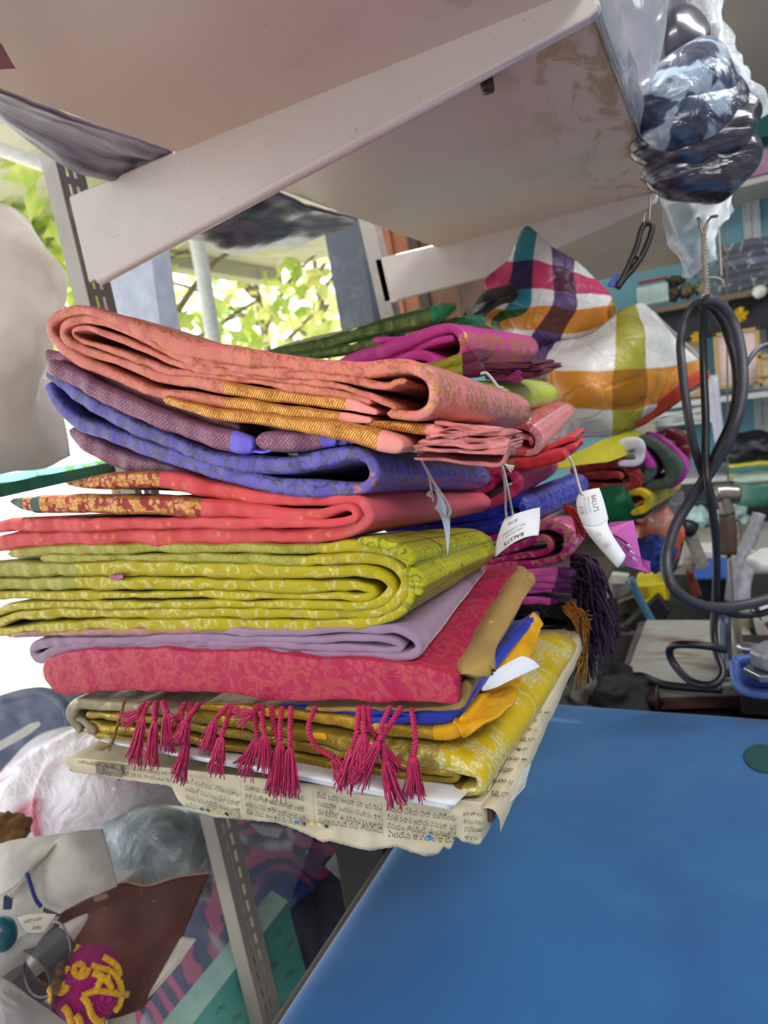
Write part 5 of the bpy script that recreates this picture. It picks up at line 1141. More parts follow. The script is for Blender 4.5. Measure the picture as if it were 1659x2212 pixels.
fr = box('frame_beam', (0, 0, 0), (.42, .02, .03), plain('#8c918a', .5, 0, .1), None, .002); fr.location = onZ(1430, 1528, WT+.0)+Vector((0, .01, .0)); tag(fr, 'pale grey frame rail between the blue table and the pressing board', 'rail')
ik = thing('old_iron', onZ(1385, 1515, WT), 'dark brown round handle of an old iron lying before the pressing board', 'iron')
a, b = onZ(1350, 1500, WT+.03), onZ(1425, 1508, WT+.03)
tube('handle', [a, a.lerp(b, .5), b], lambda f: .010+.012*f, plain('#2e1d18', .5), ik, sides=18, n=14)
tube('cord', [onZ(1338,1520,WT+.01), onZ(1345,1480,WT+.04), onZ(1380,1460,WT+.06), onZ(1440,1480,WT+.05), onZ(1560,1490,WT+.05)], .006, M_blackplastic, ik, sides=10)
tr = thing('tray', onZ(1640, 1470, WT+.06), 'blue plastic tray holding a silver iron at the right edge of the photo', 'tray')
zt = WT+.07; q = [onZ(1585,1428,zt+.03), onZ(1700,1420,zt+.03), onZ(1720,1492,zt), onZ(1606,1490,zt)]
prism('tray_floor', q, (0, 0, -.006), plain('#3352a8', .4), tr, .002)
tube('tray_rim', q+[q[0]], .007, plain('#5a78c0', .35), tr, sides=10, n=40)
ir = thing('steam_iron', onZ(1650, 1452, zt+.03), 'silver steam iron lying in the blue tray', 'iron')
a = onZ(1606, 1456, zt+.03); b = onZ(1720, 1452, zt+.03); w_ = Vector((0, .04, 0)); h_ = Vector((0, 0, .028))
prism('sole', [a, a.lerp(b, .3)-w_*.7, b-w_, b+w_, a.lerp(b, .3)+w_*.7], (0, 0, .010), plain('#b9bcbc', .25, .9), ir, .002)
prism('body', [p+Vector((.006, 0, .010)) for p in (a, a.lerp(b, .3)-w_*.6, b-w_*.8, b+w_*.8, a.lerp(b, .3)+w_*.6)], h_, plain('#9b9ea2', .3, .3), ir, .008)
db = bx('dark_crate', 1602, 1492, 1700, 1545, .62, .2, plain('#2c211f', .7, 0, .15, 30), 'dark brown crate under the blue tray', 'crate')
# sewing / steam machine body behind
mb = thing('pressing_machine', onZ(1560, 1290, WT), 'grey flat machine bed standing behind the pressing board', 'machine')
m_mach = painted('machine_grey', '#a19c93', '#6c665c', .5, .5, 12)
A = [onY(1440, 1218, 1.35), onY(1690, 1200, 1.35), onY(1690, 1262, 1.35), onY(1440, 1262, 1.35)]
prism('bed', A, (0, .35, 0), m_mach, mb, .006)
prism('side_cover', [onY(1400,1258,1.30), onY(1482,1258,1.30), onY(1482,1312,1.30), onY(1400,1312,1.30)], (0, .2, 0), plain('#6f6656', .7, 0, .2, 20), mb, .004)
ib = tag(prism('sleeve_board', [onZ(1608,1225,1.14), onZ(1640,1204,1.14), onZ(1720,1200,1.14), onZ(1720,1240,1.14), onZ(1640,1240,1.14)], (0, 0, .015), plain('#dcdcd8', .6), None, .006), 'white padded sleeve board at the right edge, above the grey machine', 'board')
wpp = [((1440,1195),(1470,1185),(1475,1222),(1440,1228)), ((1505,1190),(1540,1190),(1540,1225),(1508,1228))]
for k, q in enumerate(wpp): tag(prism('white_pad', [onY(a, b, 1.32) for a, b in q], (0, .08, 0), plain('#d8d6d0', .7), None, .004), ['white padded block on the machine bed, left of the black cable', 'white padded block on the machine bed, right of the black cable'][k], 'pad')
o = bx('plastic_tub', 1505, 1252, 1582, 1325, 1.15, .14, plain('#2a2e44', .4), 'dark navy plastic tub under the machine bed', 'tub'); bx('tub_lid', 1500, 1246, 1575, 1256, 1.14, .15, plain('#2f62c0', .4), 'bright blue lid on the dark navy tub', 'lid')
tag(prism('red_clip', [onY(a, b, 1.1) for a, b in ((1480,1232),(1496,1236),(1516,1288),(1496,1292),(1490,1270))], (0, .02, 0), plain('#8a3f3e', .5), None, .003), 'dull red plastic clip beside the navy tub', 'clip')
yb = thing('yellow_box', onY(1400, 1290, 1.0), 'bright yellow plastic box left of the machine, behind the cable loop', 'box')
prism('box_shell', [onY(a, b, 1.0) for a, b in ((1366,1268),(1436,1258),(1440,1326),(1410,1322),(1372,1296))], (0, .10, 0), plain('#e0cc10', .45), yb, .004)
prism('dark_slot', [onY(a, b, .996) for a, b in ((1376,1268),(1398,1266),(1402,1290),(1380,1296))], (0, .004, 0), plain('#a88a10', .6), yb, .002)
bb = tag(prism('black_folder', [onY(a, b, .98) for a, b in ((1330,1372),(1420,1285),(1450,1322),(1430,1346),(1390,1352),(1348,1380))], (0, .04, 0), plain('#141519', .6), None, .004), 'black folded plate leaning under the yellow box', 'plate')
rod = tube('teal_rod', [onY(1364,1252,.93), onY(1378,1285,.93), onY(1410,1345,.93)], .007, plain('#3f6f86', .4), None, sides=10); tag(rod, 'thin teal rod leaning in front of the yellow box', 'rod')
for k, q in enumerate([((1312,1238),(1358,1244),(1350,1262),(1316,1262)), ((1320,1262),(1368,1250),(1362,1280),(1325,1306)), ((1326,1305),(1372,1290),(1380,1312),(1340,1332)), ((1330,1332),(1366,1326),(1360,1352),(1344,1354))]):
    tag(prism('paper_scrap', [onY(a, b, 1.02+.02*k) for a, b in q], (0, .02, 0), plain(['#d8d4c4', '#8c8c92', '#8a8570', '#b4bcc2'][k], .7, 0, .15), None, .002), ['crumpled cream paper below the pink slip, behind the purple fringe', 'grey folded paper left of the teal rod', 'khaki folded paper below the grey one', 'pale blue folded paper, lowest behind the purple fringe'][k], 'paper')
for k, (a, b, rx, rz, h, l) in enumerate([(1230,1520,.05,.02,'#5a5c5c','crumpled grey plastic scrap right of the gold brocade, on the work table'), (1300,1500,.075,.045,'#0f1012','black cloth lump behind the far edge of the blue table'), (1262,1470,.03,.04,'#5f594e','taupe cloth lump hanging behind the golden fringe')]):
    o = blob('cloth_lump', onD(a, b, 1.02), (rx, .05, rz), plain(h, .7, 0, .2, 30), None, .3, 2.4, k*3.7, 4); tag(o, l, 'cloth')
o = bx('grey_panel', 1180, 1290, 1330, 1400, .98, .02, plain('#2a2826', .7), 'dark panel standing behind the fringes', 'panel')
# red bag of beads + blue brush + others
rb = blob('orange_bag', onD(1418, 1145, 1.08), (.036, .03, .05), plain('#cf6a48', .35, 0, .15, 60), None, .2, 2.2, 2.0, 4, rot=Matrix.Rotation(-.35, 3, 'Y')); tag(rb, 'orange bundle in clear plastic behind the cable loop, below the mustard saree', 'bag')
cf = patch('cover_top', [[onD(1405,1080,1.05), onD(1440,1070,1.04), onD(1475,1060,1.06)], [onD(1405,1105,1.03), onD(1440,1100,1.01), onD(1480,1085,1.05)], [onD(1398,1140,1.03), onD(1440,1140,1.0), onD(1478,1120,1.05)]], film('orange_cover', '#c8c8c8', .12, .15, 50, .5), None, thick=0, amp=.004); tag(cf, 'clear plastic film gathered over the orange bundle', 'film')
o = blob('blue_scrubber', onD(1412, 1195, 1.05), (.03, .03, .028), plain('#1d3c96', .8, 0, .3, 80), None, .3, 4, 5.0, 4); tag(o, 'deep blue woolly scrubber behind the pink slip', 'scrubber')
# hanging spray gun with wooden handle, steel hoses
g = thing('spray_gun', onD(1560, 1080, 1.25), 'steel spray gun head with a brown wooden handle hanging in front of the back shelves', 'tool')
D_ = lambda a, b, d=1.25: onD(a, b, d)
tube('gun_head', [D_(1540,1068), D_(1560,1066), D_(1592,1068)], .018, plain('#9a928a', .3, .8), g, sides=16, n=10)
tube('gun_neck', [D_(1560,1070), D_(1564,1090), D_(1570,1112)], .015, plain('#8c847c', .3, .8), g, sides=14, n=8)
tube('wooden_handle', [D_(1570,1110), D_(1572,1150), D_(1574,1198)], lambda f: .014+.002*math.sin(f*3.1), plain('#4a352a', .6), g, sides=14, n=12)
tube('steel_rod', [D_(1574,1198), D_(1578,1260), D_(1582,1320)], .004, plain('#8a837e', .3, .7), g, sides=8, n=8)
tube('trigger_guard', [D_(1586,1118), D_(1598,1130), D_(1600,1160), D_(1590,1178), D_(1580,1170)], .003, plain('#8a8478', .3, .7), g, sides=8, n=20)
for pts, r, h, l in (([(1640,1110),(1620,1170),(1590,1230),(1578,1300)], .012, '#9a9aa4', 'ribbed grey hose slanting down from the green spool'), ([(1486,1145),(1500,1180),(1520,1225)], .012, '#9c968e', 'ribbed beige hose end with a black collar, left of the spray gun'), ([(1625,1190),(1605,1250),(1600,1310)], .016, '#b6b4c0', 'clear wrinkled tube hanging left of the sleeve board'), ([(1470,1160),(1456,1215),(1440,1240)], .008, '#22242a', 'black stick leaning behind the left cable')):
    o = tube('hose', [D_(a, b, 1.3) for a, b in pts], r, plain(h, .4, 0, .15, 90), None, sides=12, n=36); tag(o, l, 'hose')
o = tube('hose_collar', [D_(1474,1140,1.28), D_(1486,1140,1.28), D_(1498,1146,1.28)], .016, M_blackplastic, None, sides=14, n=8); tag(o, 'black round collar at the top of the ribbed beige hose', 'collar')
pp = tube('steel_pipe', [onD(1566,1330,.98), onD(1568,1400,.98), onD(1570,1462,.97)], .008, plain('#5c6270', .4, .5), None, sides=14, n=8); tag(pp, 'upright slate grey pipe standing on the pressing board', 'pipe')
pp = tube('steel_pipe', [onD(1588,1320,1.0), onD(1594,1380,1.0), onD(1598,1440,.99)], .006, plain('#8d8672', .5), None, sides=12, n=8); tag(pp, 'thinner beige pipe right of the slate grey pipe', 'pipe')
pp = tube('rail_bar', [onD(1596,1398,.95), onD(1640,1402,.93), onD(1700,1404,.92)], .008, plain('#c2c4c4', .25, .8), None, sides=12, n=8); tag(pp, 'shiny silver bar above the blue tray', 'bar')
for k, (q, h, l) in enumerate([([(1595,1325),(1622,1325),(1624,1382),(1598,1386)], '#b0a488', 'beige plastic block behind the silver bar'), ([(1625,1330),(1650,1345),(1690,1420),(1640,1392)], '#b8b6aa', 'pale grey lever slanting at the right edge'), ([(1640,1318),(1690,1310),(1690,1345),(1648,1350)], '#d8d4d0', 'white cap with a red rim at the right edge'), ([(1648,1338),(1690,1334),(1690,1352),(1652,1354)], '#c23a30', 'red ring on the white cap at the right edge'), ([(1600,1375),(1640,1372),(1640,1396),(1602,1398)], '#17171a', 'black gap block under the beige plastic block')]):
    tag(prism('machine_fitting', [onY(a, b, .86+.03*(k == 0)) for a, b in q], (0, .04, 0), plain(h, .45, 0, .1), None, .004), l, 'fitting')
# ------------------------------------------------------------------ hanging cables, strings, hooks
m_cable = plain('#3c3c46', .45, 0, .12, 60); m_cableb = plain('#17171c', .4)
cb = thing('cable_coil', onD(1522, 650, .86), 'coil of thick dark grey and black cables hanging from a string at the right', 'cable')
k_ = lambda pts, d=.86: [onD(a, b, d+(.02*math.sin(i*.9))) for i, (a, b) in enumerate(pts)]
tube('grey_loop', k_([(1524,650),(1500,660),(1480,690),(1470,740),(1474,800),(1484,880),(1496,950),(1512,1005),(1530,1050),(1545,1100)]), .0054, m_cable, cb, sides=14, n=90)
tube('grey_loop', k_([(1526,646),(1560,664),(1585,700),(1600,760),(1604,830),(1596,890),(1574,950),(1540,1010),(1500,1070),(1462,1130),(1442,1190),(1440,1232),(1455,1270),(1490,1298),(1540,1312),(1600,1308),(1670,1290),(1850,1230)], .84), .0068, m_cable, cb, sides=16, n=140)
tube('black_strand', k_([(1520,656),(1518,720),(1520,800),(1524,900),(1524,980),(1528,1040),(1540,1110),(1548,1200),(1546,1290),(1542,1360),(1548,1410),(1560,1450),(1552,1472),(1525,1480),(1490,1470),(1460,1440),(1446,1412),(1452,1396),(1480,1392),(1530,1396),(1566,1404)], .85), .0048, m_cableb, cb, sides=12, n=160)
tube('black_strand', k_([(1530,658),(1556,690),(1576,740),(1588,790),(1590,850),(1578,910),(1550,970),(1520,1030),(1490,1080)], .87), .0050, m_cableb, cb, sides=12, n=90)
tube('black_strand', k_([(1545,1308),(1580,1326),(1620,1328),(1670,1318),(1840,1260)], .86), .0045, m_cableb, cb, sides=12, n=40)
tube('tie_band', [onD(1590,826,.836), onD(1598,829,.832), onD(1608,826,.836)], .003, M_blackplastic, cb, sides=8, n=10)
hs = thing('hanging_string', onD(1522, 640, .86), 'twisted beige string holding the cable coil, hung from two bent wire hooks', 'string')
tube('string', [onD(1520,505,.86), onD(1521,560,.86), onD(1525,610,.86), onD(1523,652,.855)], .0032, plain('#a39a8c', .8, 0, .15, 200), hs, sides=10, n=60, lobes=2, amp=.3, twist=700)
tube('knot', [onD(1518,640,.852), onD(1524,648,.846), onD(1530,640,.852), onD(1524,655,.848)], .003, plain('#a39a8c', .8), hs, sides=8, n=24)
tube('wire_hook', [onD(1506,470,.86), onD(1511,478,.86), onD(1514,495,.86), onD(1520,508,.86)], .0026, M_wire, hs, sides=8, n=20)
tube('wire_hook', [onD(1550,466,.86), onD(1534,470,.86), onD(1526,484,.86), onD(1521,508,.86)], .0022, M_wire, hs, sides=8, n=24)
tube('string_tail', [onD(1526,600,.86), onD(1545,600,.862), onD(1560,606,.864), (onD(1562,616,.864))], .0016, plain('#a39a8c', .8), hs, sides=6, n=20)
o = tube('wire_hook', [onD(1537,468,.9), onD(1549,465,.9), onD(1552,480,.9), onD(1555,540,.9), onD(1558,600,.9)], .0022, M_wire, None, sides=8, n=30); tag(o, 'long bent wire hook right of the cable string', 'hook')
wr = tube('thin_wire', [onD(1570,460,1.3), onD(1571,800,1.3), onD(1573,1100,1.3)], .0018, plain('#55554e', .5, .4), None, sides=6, n=10); tag(wr, 'thin straight wire hanging in front of the back shelves', 'wire')
wp_ = tube('hanging_tube', [onD(1540,812,1.5), onD(1548,900,1.5), onD(1556,960,1.5)], .011, plain('#b6b4c4', .35), None, sides=14, n=10); tag(wp_, 'pale lilac tube hanging behind the cable coil', 'tube')
o = tube('side_cable', [onD(1606,800,.9), onD(1620,775,.9), onD(1640,752,.91), onD(1672,742,.92), onD(1800,720,.95)], .0034, plain('#4c5058', .4), None, sides=10, n=30); tag(o, 'short grey cable running right from the coil to a white plug', 'cable')
# black elastic strap on a hook under the bracket
st = thing('elastic_strap', onD(1405, 490, .80), 'black looped elastic strap hanging from a wire hook on the far bracket', 'strap')
S_ = lambda a, b, d=.80: onD(a, b, d)
bm = bmesh.new()
tube_bm(bm, [S_(1392,484), S_(1404,482), S_(1409,490), S_(1403,515), S_(1388,550), S_(1368,580), S_(1350,600), S_(1334,622)], .0036, sides=8, n=50)
tube_bm(bm, [S_(1392,484), S_(1384,500), S_(1376,530), S_(1364,560), S_(1350,590), S_(1332,622)], .0034, sides=8, n=50)
tube_bm(bm, [S_(1370,552), S_(1382,558)], .003, sides=8, n=5); bm_done('strap_loop', bm, plain('#0d0d10', .5), st)
tube('wire_hook', [S_(1411,424), S_(1405,428), S_(1404,450), S_(1402,478), S_(1397,486), S_(1391,480), S_(1392,464), S_(1396,462)], .0016, M_wire, st, sides=8, n=40)
prism('blue_tab', [S_(1310,618), S_(1330,586), S_(1336,590), S_(1330,622)], (0, .004, 0), plain('#1f3f9a', .5), st, .001)
# far post and pipe on the ceiling
cp = tube('ceiling_pipe', [onD(1614,-10,2.0), onD(1608,90,2.0), onD(1600,170,2.05)], .018, plain('#bdb8b4', .4), None, sides=14, n=8); tag(cp, 'pale pipe against the far ceiling at the top right', 'pipe')
# ================================================================== plastic wrapped bundle hung off the upper shelf (top right)
m_navy = NT('navy_wrapped'); s = m_navy; o = s.obj()
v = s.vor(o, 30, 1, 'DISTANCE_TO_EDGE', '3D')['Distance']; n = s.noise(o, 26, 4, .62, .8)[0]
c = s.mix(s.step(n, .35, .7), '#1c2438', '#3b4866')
c = s.mix(s.m('MULTIPLY', s.step(s.noise(o, 11, 3, .55, 1.6)[0], .50, .56), .62), c, '#9fb2c4')  # pale patches paint the plastic's highlights into the colour
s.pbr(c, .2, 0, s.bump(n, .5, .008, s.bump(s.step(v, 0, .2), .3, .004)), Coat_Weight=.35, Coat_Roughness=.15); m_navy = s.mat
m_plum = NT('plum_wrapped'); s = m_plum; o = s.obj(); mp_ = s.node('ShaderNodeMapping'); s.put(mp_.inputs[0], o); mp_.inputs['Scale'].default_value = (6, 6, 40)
n = s.noise(mp_.outputs[0], 1.6, 3, .6, .5)[0]; c = s.mix(s.step(n, .45, .8), '#1f1c2a', '#6c6e84'); s.pbr(c, .2, 0, s.bump(n, .6, .008), Coat_Weight=.4, Coat_Roughness=.15); m_plum = s.mat  # paler streaks paint highlights of the film into the colour
d0 = .84
def pillow(name, Gf, mat, parent, thick=.05, amp=.004, crease=.0, seed=0, nu=50, nv=44, freq=18, ex=4):
    """closed cushion: front grid of (px,py,depth), back copy pushed away"""
    Q = np.array([[tuple(onD(*p)) for p in r] for r in Gf], float)
    rows = np.array([crom(r, nu, even=False) for r in Q]); S = np.array([crom(rows[:, j], nv, even=False) for j in range(nu)]).transpose(1, 0, 2)
    du = np.gradient(S, axis=1); dv = np.gradient(S, axis=0); N_ = np.cross(du, dv); N_ /= np.linalg.norm(N_, axis=2)[..., None]+1e-12
    if (N_[nv//2, nu//2] @ (S[nv//2, nu//2]-CAM)) > 0: N_ = -N_
    V = []; F = []
    for side in (0, 1):
        for i in range(nv):
            for j in range(nu):
                a = 2*i/(nv-1)-1; b = 2*j/(nu-1)-1; k = max(0, (1-a**ex)*(1-b**ex))**.5
                p = S[i, j]; d = amp*(nz(p[0]*freq+seed, p[1]*freq, p[2]*freq)+.5*nz(p[0]*freq*2.5+seed, p[1]*freq*2.5, p[2]*freq*2.5))-crease*(1-min(1, 4*abs(nz(p[0]*freq*.6+seed+4, p[1]*freq*.6, p[2]*freq*.6))))
                V.append(p+N_[i, j]*((thick*.5*k+d*k) if side == 0 else (-thick*.5*k)))
    o_ = nu*nv
    for i in range(nv-1):
        for j in range(nu-1):
            q = (i*nu+j, i*nu+j+1, (i+1)*nu+j+1, (i+1)*nu+j); F.append(q); F.append(tuple(o_+k for k in reversed(q)))
    bm = bmesh.new(); me = mesh_of(V, F); bm.from_mesh(me); bmesh.ops.remove_doubles(bm, verts=bm.verts, dist=1e-5)
    return bm_done(name, bm, mat, parent)
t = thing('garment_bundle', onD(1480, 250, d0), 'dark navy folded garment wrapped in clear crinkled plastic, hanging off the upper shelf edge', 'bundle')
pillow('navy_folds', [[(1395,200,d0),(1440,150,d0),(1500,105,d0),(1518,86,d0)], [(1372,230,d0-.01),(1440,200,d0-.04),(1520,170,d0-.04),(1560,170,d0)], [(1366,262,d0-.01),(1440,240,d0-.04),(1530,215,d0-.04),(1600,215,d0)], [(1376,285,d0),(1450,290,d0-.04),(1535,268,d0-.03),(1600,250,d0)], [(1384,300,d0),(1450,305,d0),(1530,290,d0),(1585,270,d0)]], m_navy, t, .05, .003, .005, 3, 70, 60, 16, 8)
def fat(name, pts, d, r, mat, parent, seed):
    bm = bmesh.new(); tube_bm(bm, [onD(a, b, d+.012*(k in (0, len(pts)-1))) for k, (a, b) in enumerate(pts)], lambda f: r*(.78+.34*math.sin(f*2.6+.2))*(1+.06*math.sin(f*19+seed)), sides=28, n=60)
    for v in bm.verts: v.co += Vector((nz(*(v.co*30)), nz(*(v.co*30+Vector((3, 0, 0)))), nz(*(v.co*30+Vector((0, 7, 0))))))*.004
    return bm_done(name, bm, mat, parent)
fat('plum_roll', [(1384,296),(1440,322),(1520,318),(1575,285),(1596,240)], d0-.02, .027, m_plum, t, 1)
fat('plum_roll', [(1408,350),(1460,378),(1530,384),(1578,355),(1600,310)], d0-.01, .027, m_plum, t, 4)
pillow('inner_garment', [[(1420,60,d0+.04),(1450,10,d0+.04),(1500,40,d0+.05)], [(1415,120,d0+.03),(1460,70,d0+.02),(1520,100,d0+.04)], [(1420,170,d0+.03),(1460,150,d0+.03),(1500,140,d0+.04)]], plain('#2b2b40', .3, 0, .25, 40, Coat_Weight=.6), t, .05, .005, .006, 5, 30, 26)
tube('zip_glint', [onD(1380,262,d0-.035), onD(1392,258,d0-.04), onD(1405,252,d0-.04)], .004, plain('#b8a878', .2, .9), t, sides=8, n=8)
m_filmg = film('grey_film', '#8e919c', .66, .2, 14, .3, .1, .008); m_filmw = film('white_film', '#e4ecf2', .20, .14, 34, .55, .1, .008)
t = thing('plastic_sheet', onX(1340, 100, XF+.01), 'milky grey plastic sheet draped over the right edge of the stained upper shelf', 'sheet')
patch('sheet', [[onD(1284,-30,.66), onD(1340,-40,.64), onD(1400,-40,.66), onD(1445,-40,.70)], [onD(1300,60,.70), onD(1345,60,.66), onD(1400,70,.68), onD(1446,60,.72)], [onD(1340,180,.78), onD(1362,170,.74), onD(1400,170,.74), onD(1430,150,.76)], [onD(1362,250,.82), onD(1366,230,.80), onD(1372,225,.79), onD(1385,215,.79)]], m_filmg, t, amp=.006, freq=10, thick=.0004, nu=50, nv=50)
patch('edge_strip', [[Vector((XF+.003, y, Z_UP-.003)), Vector((XF+.006, y, Z_UP+.010)), Vector((XF+.012, y, Z_UP+.03))] for y in (-.2, .1, .3, .5, .7, .9)], m_filmg, t, amp=.003, freq=20, thick=.0004, nu=14, nv=40)
t = thing('plastic_cover', onD(1580, 150, .92), 'clear crinkled plastic cover hanging behind the navy garment bundle', 'cover')
patch('upper_film', [[onD(1490,-30,.90), onD(1515,-30,.9), onD(1535,-20,.92)], [onD(1500,60,.90), onD(1545,50,.88), onD(1575,60,.92)], [onD(1530,150,.90), onD(1580,130,.88), onD(1612,150,.92)], [onD(1580,230,.90), onD(1610,210,.88), onD(1642,210,.92)], [onD(1600,290,.9), onD(1625,270,.89), onD(1652,250,.92)]], m_filmw, t, amp=.012, freq=22, crease=.01, cfreq=16, thick=.0003)
patch('lower_film', [[onD(1415,395,.90), onD(1490,410,.86), onD(1560,395,.86), onD(1605,330,.9)], [onD(1432,440,.90), onD(1490,450,.87), onD(1550,440,.87), onD(1590,430,.9)], [onD(1440,490,.90), onD(1485,495,.88), onD(1530,485,.88), onD(1585,460,.9)], [onD(1460,550,.91), onD(1490,545,.89), onD(1530,520,.89), onD(1550,500,.9)], [onD(1470,600,.92), onD(1495,600,.9), onD(1525,570,.9), onD(1545,560,.92)]], m_filmw, t, amp=.010, freq=24, crease=.008, cfreq=18, thick=.0003)
patch('grey_tail', [[onD(1470,530,.93), onD(1500,525,.92), onD(1535,520,.93)], [onD(1478,570,.93), onD(1505,570,.92), onD(1532,560,.93)], [onD(1492,600,.93), onD(1510,604,.92), onD(1528,596,.93)]], m_filmg, t, amp=.004, thick=.0004)
# ================================================================== bundles sagging over the back edge of the upper shelf
s = NT('wrapped_cloth'); o = s.obj(); mp_ = s.node('ShaderNodeMapping'); s.put(mp_.inputs[0], o); mp_.inputs['Scale'].default_value = (30, 4, 14); mp_.inputs['Rotation'].default_value = (0, 0, .3)
n = s.noise(mp_.outputs[0], 1.5, 4, .6, .3)[0]; c = s.mix(s.step(n, .35, .65), '#4a4350', '#9a98a8'); s.pbr(c, .4, 0, s.bump(n, .35, .006), Coat_Weight=.15, Coat_Roughness=.2); m_wrap = s.mat
def sag(name, rows, label, seed):
    t = thing(name, onZ(rows[0][0][0], rows[0][0][1], Z_UP), label, 'bundle')
    G = [[onX(a, b, X) for a, b, X in r] for r in rows]
    patch('wrapped_cloth', G, m_wrap, t, amp=.006, freq=14, thick=.004, seed=seed, nu=60, nv=30); return t
sag('cloth_bundle', [[(-60,160,XB-.005),(0,188,XB-.005),(180,256,XB-.005),(380,330,XB-.005),(480,365,XB-.005)], [(-60,180,XB-.05),(0,225,XB-.05),(150,290,XB-.05),(300,350,XB-.05),(460,400,XB-.05)], [(-60,215,XB-.09),(0,258,XB-.09),(100,325,XB-.09),(215,386,XB-.09),(420,460,XB-.09)], [(-60,190,XB-.15),(0,240,XB-.15),(110,310,XB-.15),(235,370,XB-.15),(430,440,XB-.15)]], 'grey cloth bundle sagging past the upper shelf back edge, left of the large bracket', 2)
sag('cloth_bundle', [[(380,335,XB-.005),(480,375,XB-.005),(600,412,XB-.005),(700,450,XB-.005),(772,476,XB-.005)], [(380,430,XB-.05),(440,455,XB-.05),(560,470,XB-.05),(680,485,XB-.05),(765,482,XB-.05)], [(370,490,XB-.09),(430,510,XB-.09),(510,534,XB-.09),(640,516,XB-.09),(760,486,XB-.09)], [(360,500,XB-.14),(420,518,XB-.14),(520,546,XB-.14),(650,522,XB-.14),(756,488,XB-.14)]], 'dark grey cloth bundle sagging behind the upper shelf between the two brackets', 7)
pc = patch('pink_corner', [[onD(-40,90,.42), onD(-5,92,.42), onD(4,96,.42)], [onD(-40,130,.42), onD(0,128,.42), onD(24,132,.42)], [onD(-40,160,.42), onD(0,150,.42), onD(34,148,.42)]], plain('#8e5560', .5), None, thick=.0006); tag(pc, 'dusky pink cloth corner poking in at the upper left edge of the photo', 'cloth')
# ================================================================== glass shelf and bag at the left
s = NT('green_glass'); lw = s.node('ShaderNodeLayerWeight'); lw.inputs[0].default_value = .3
g_ = s.node('ShaderNodeBsdfGlass'); g_.inputs[0].default_value = C('#8fd0bc'); g_.inputs['Roughness'].default_value = .02; g_.inputs['IOR'].default_value = 1.5
s.done(g_.outputs[0]); m_glass = s.mat
s = NT('glass_edge'); o = s.obj(); c = s.mix(s.step(s.noise(o, 10, 2)[0], .35, .7), '#0e7a64', '#3fc2a0'); s.pbr(c, .12, 0, None, Transmission_Weight=.25, Coat_Weight=.5); m_gedge = s.mat
e0 = onZ(-60, 1058, 1.418); e1 = onZ(330, 980, 1.418)
t = thing('glass_shelf', e0, 'thick glass shelf with a green edge at the left', 'shelf')
prism('glass_sheet', [e0, e1, e1+Vector((-.35, 0, 0)), e0+Vector((-.35, 0, 0))], (0, 0, -.012), m_glass, t, .0008)
prism('green_edge', [e0+Vector((.0012, 0, .0002)), e1+Vector((.0012, 0, .0002)), e1+Vector((.0012, 0, -.0122)), e0+Vector((.0012, 0, -.0122))], (.002, 0, 0), m_gedge, t, .0004)
s = NT('milky_bag'); o = s.obj(); n = s.noise(o, 9, 4, .6, .5)[0]; c = s.mix(s.step(n, .3, .7), '#dcd6d2', '#efebe8')
d_ = s.pbr(c, .25, 0, s.bump(n, .5, .01), link=False, Coat_Weight=.4); tl_ = s.node('ShaderNodeBsdfTranslucent'); s.put(tl_.inputs[0], c); s.done(s.mixsh(.72, d_, tl_.outputs[0])); m_milk = s.mat
t = thing('plastic_bag', onZ(60, 1020, 1.42), 'milky beige plastic bag bulging on the glass shelf at the left edge', 'bag')
d0 = .86
patch('bag_bulge', [[onD(a, b, q) for a, b, q in r] for r in [[(-160,440,d0),(-60,430,d0),(10,440,d0),(60,470,d0)], [(-160,560,d0-.03),(-40,560,d0-.08),(70,540,d0-.05),(128,570,d0)], [(-160,700,d0-.03),(-30,700,d0-.10),(90,690,d0-.06),(142,640,d0)], [(-160,850,d0-.03),(-30,850,d0-.10),(80,840,d0-.06),(112,780,d0)], [(-160,970,d0-.02),(-30,980,d0-.07),(90,960,d0-.05),(148,900,d0)], [(-160,1030,d0-.04),(-30,1034,d0-.05),(70,1018,d0-.04),(150,985,d0)]]], m_milk, t, amp=.006, crease=.010, cfreq=9, freq=10, thick=.0006, nu=60, nv=60)
# ================================================================== storage bay under the window (lower left)
m_ledge = painted('ledge', '#bfbcb8', '#8a8680', .4, .7, 5)
lg = box('storage_ledge', (-1.6, -.6, -.3), (-.50, 1.2, .22), m_ledge, None, .004); tag(lg, 'low ledge under the window holding bags and boxes', 'ledge')
D = lambda a, b, d: onD(a, b, d)
# blue grey plastic basket with handle slot
s = NT('basket_plastic'); o = s.obj(); c = s.mix(s.step(s.noise(o, 30, 3)[0], .3, .7), '#66748f', '#8f9bb4'); s.pbr(c, .5); m_bask = s.mat
t = thing('basket', D(60, 1620, 1.15), 'blue grey plastic basket with a long handle slot at the left edge', 'basket'); d = 1.15
def plate_with_hole(outer, hole, dd, thk, mat, parent, name):
    """flat plate outline with one slot through it; outer and hole have equal point counts"""
    bm = bmesh.new(); k = len(outer)
    a = [bm.verts.new(D(x, y, dd)) for x, y in outer]; b = [bm.verts.new(D(x, y, dd)) for x, y in hole]
    for i in range(k): bm.faces.new((a[i], a[(i+1) % k], b[(i+1) % k], b[i]))
    o = bm_done(name, bm, mat, parent, False); sm = o.modifiers.new('thickness', 'SOLIDIFY'); sm.thickness = thk; sm.offset = 0
    return o
plate_with_hole([(-80,1545),(0,1515),(60,1498),(110,1500),(145,1535),(155,1600),(175,1680),(60,1720),(-80,1760)], [(-60,1630),(-20,1612),(30,1584),(70,1560),(88,1556),(92,1564),(70,1582),(20,1610),(-40,1645)], d, .012, m_bask, t, 'basket_wall')
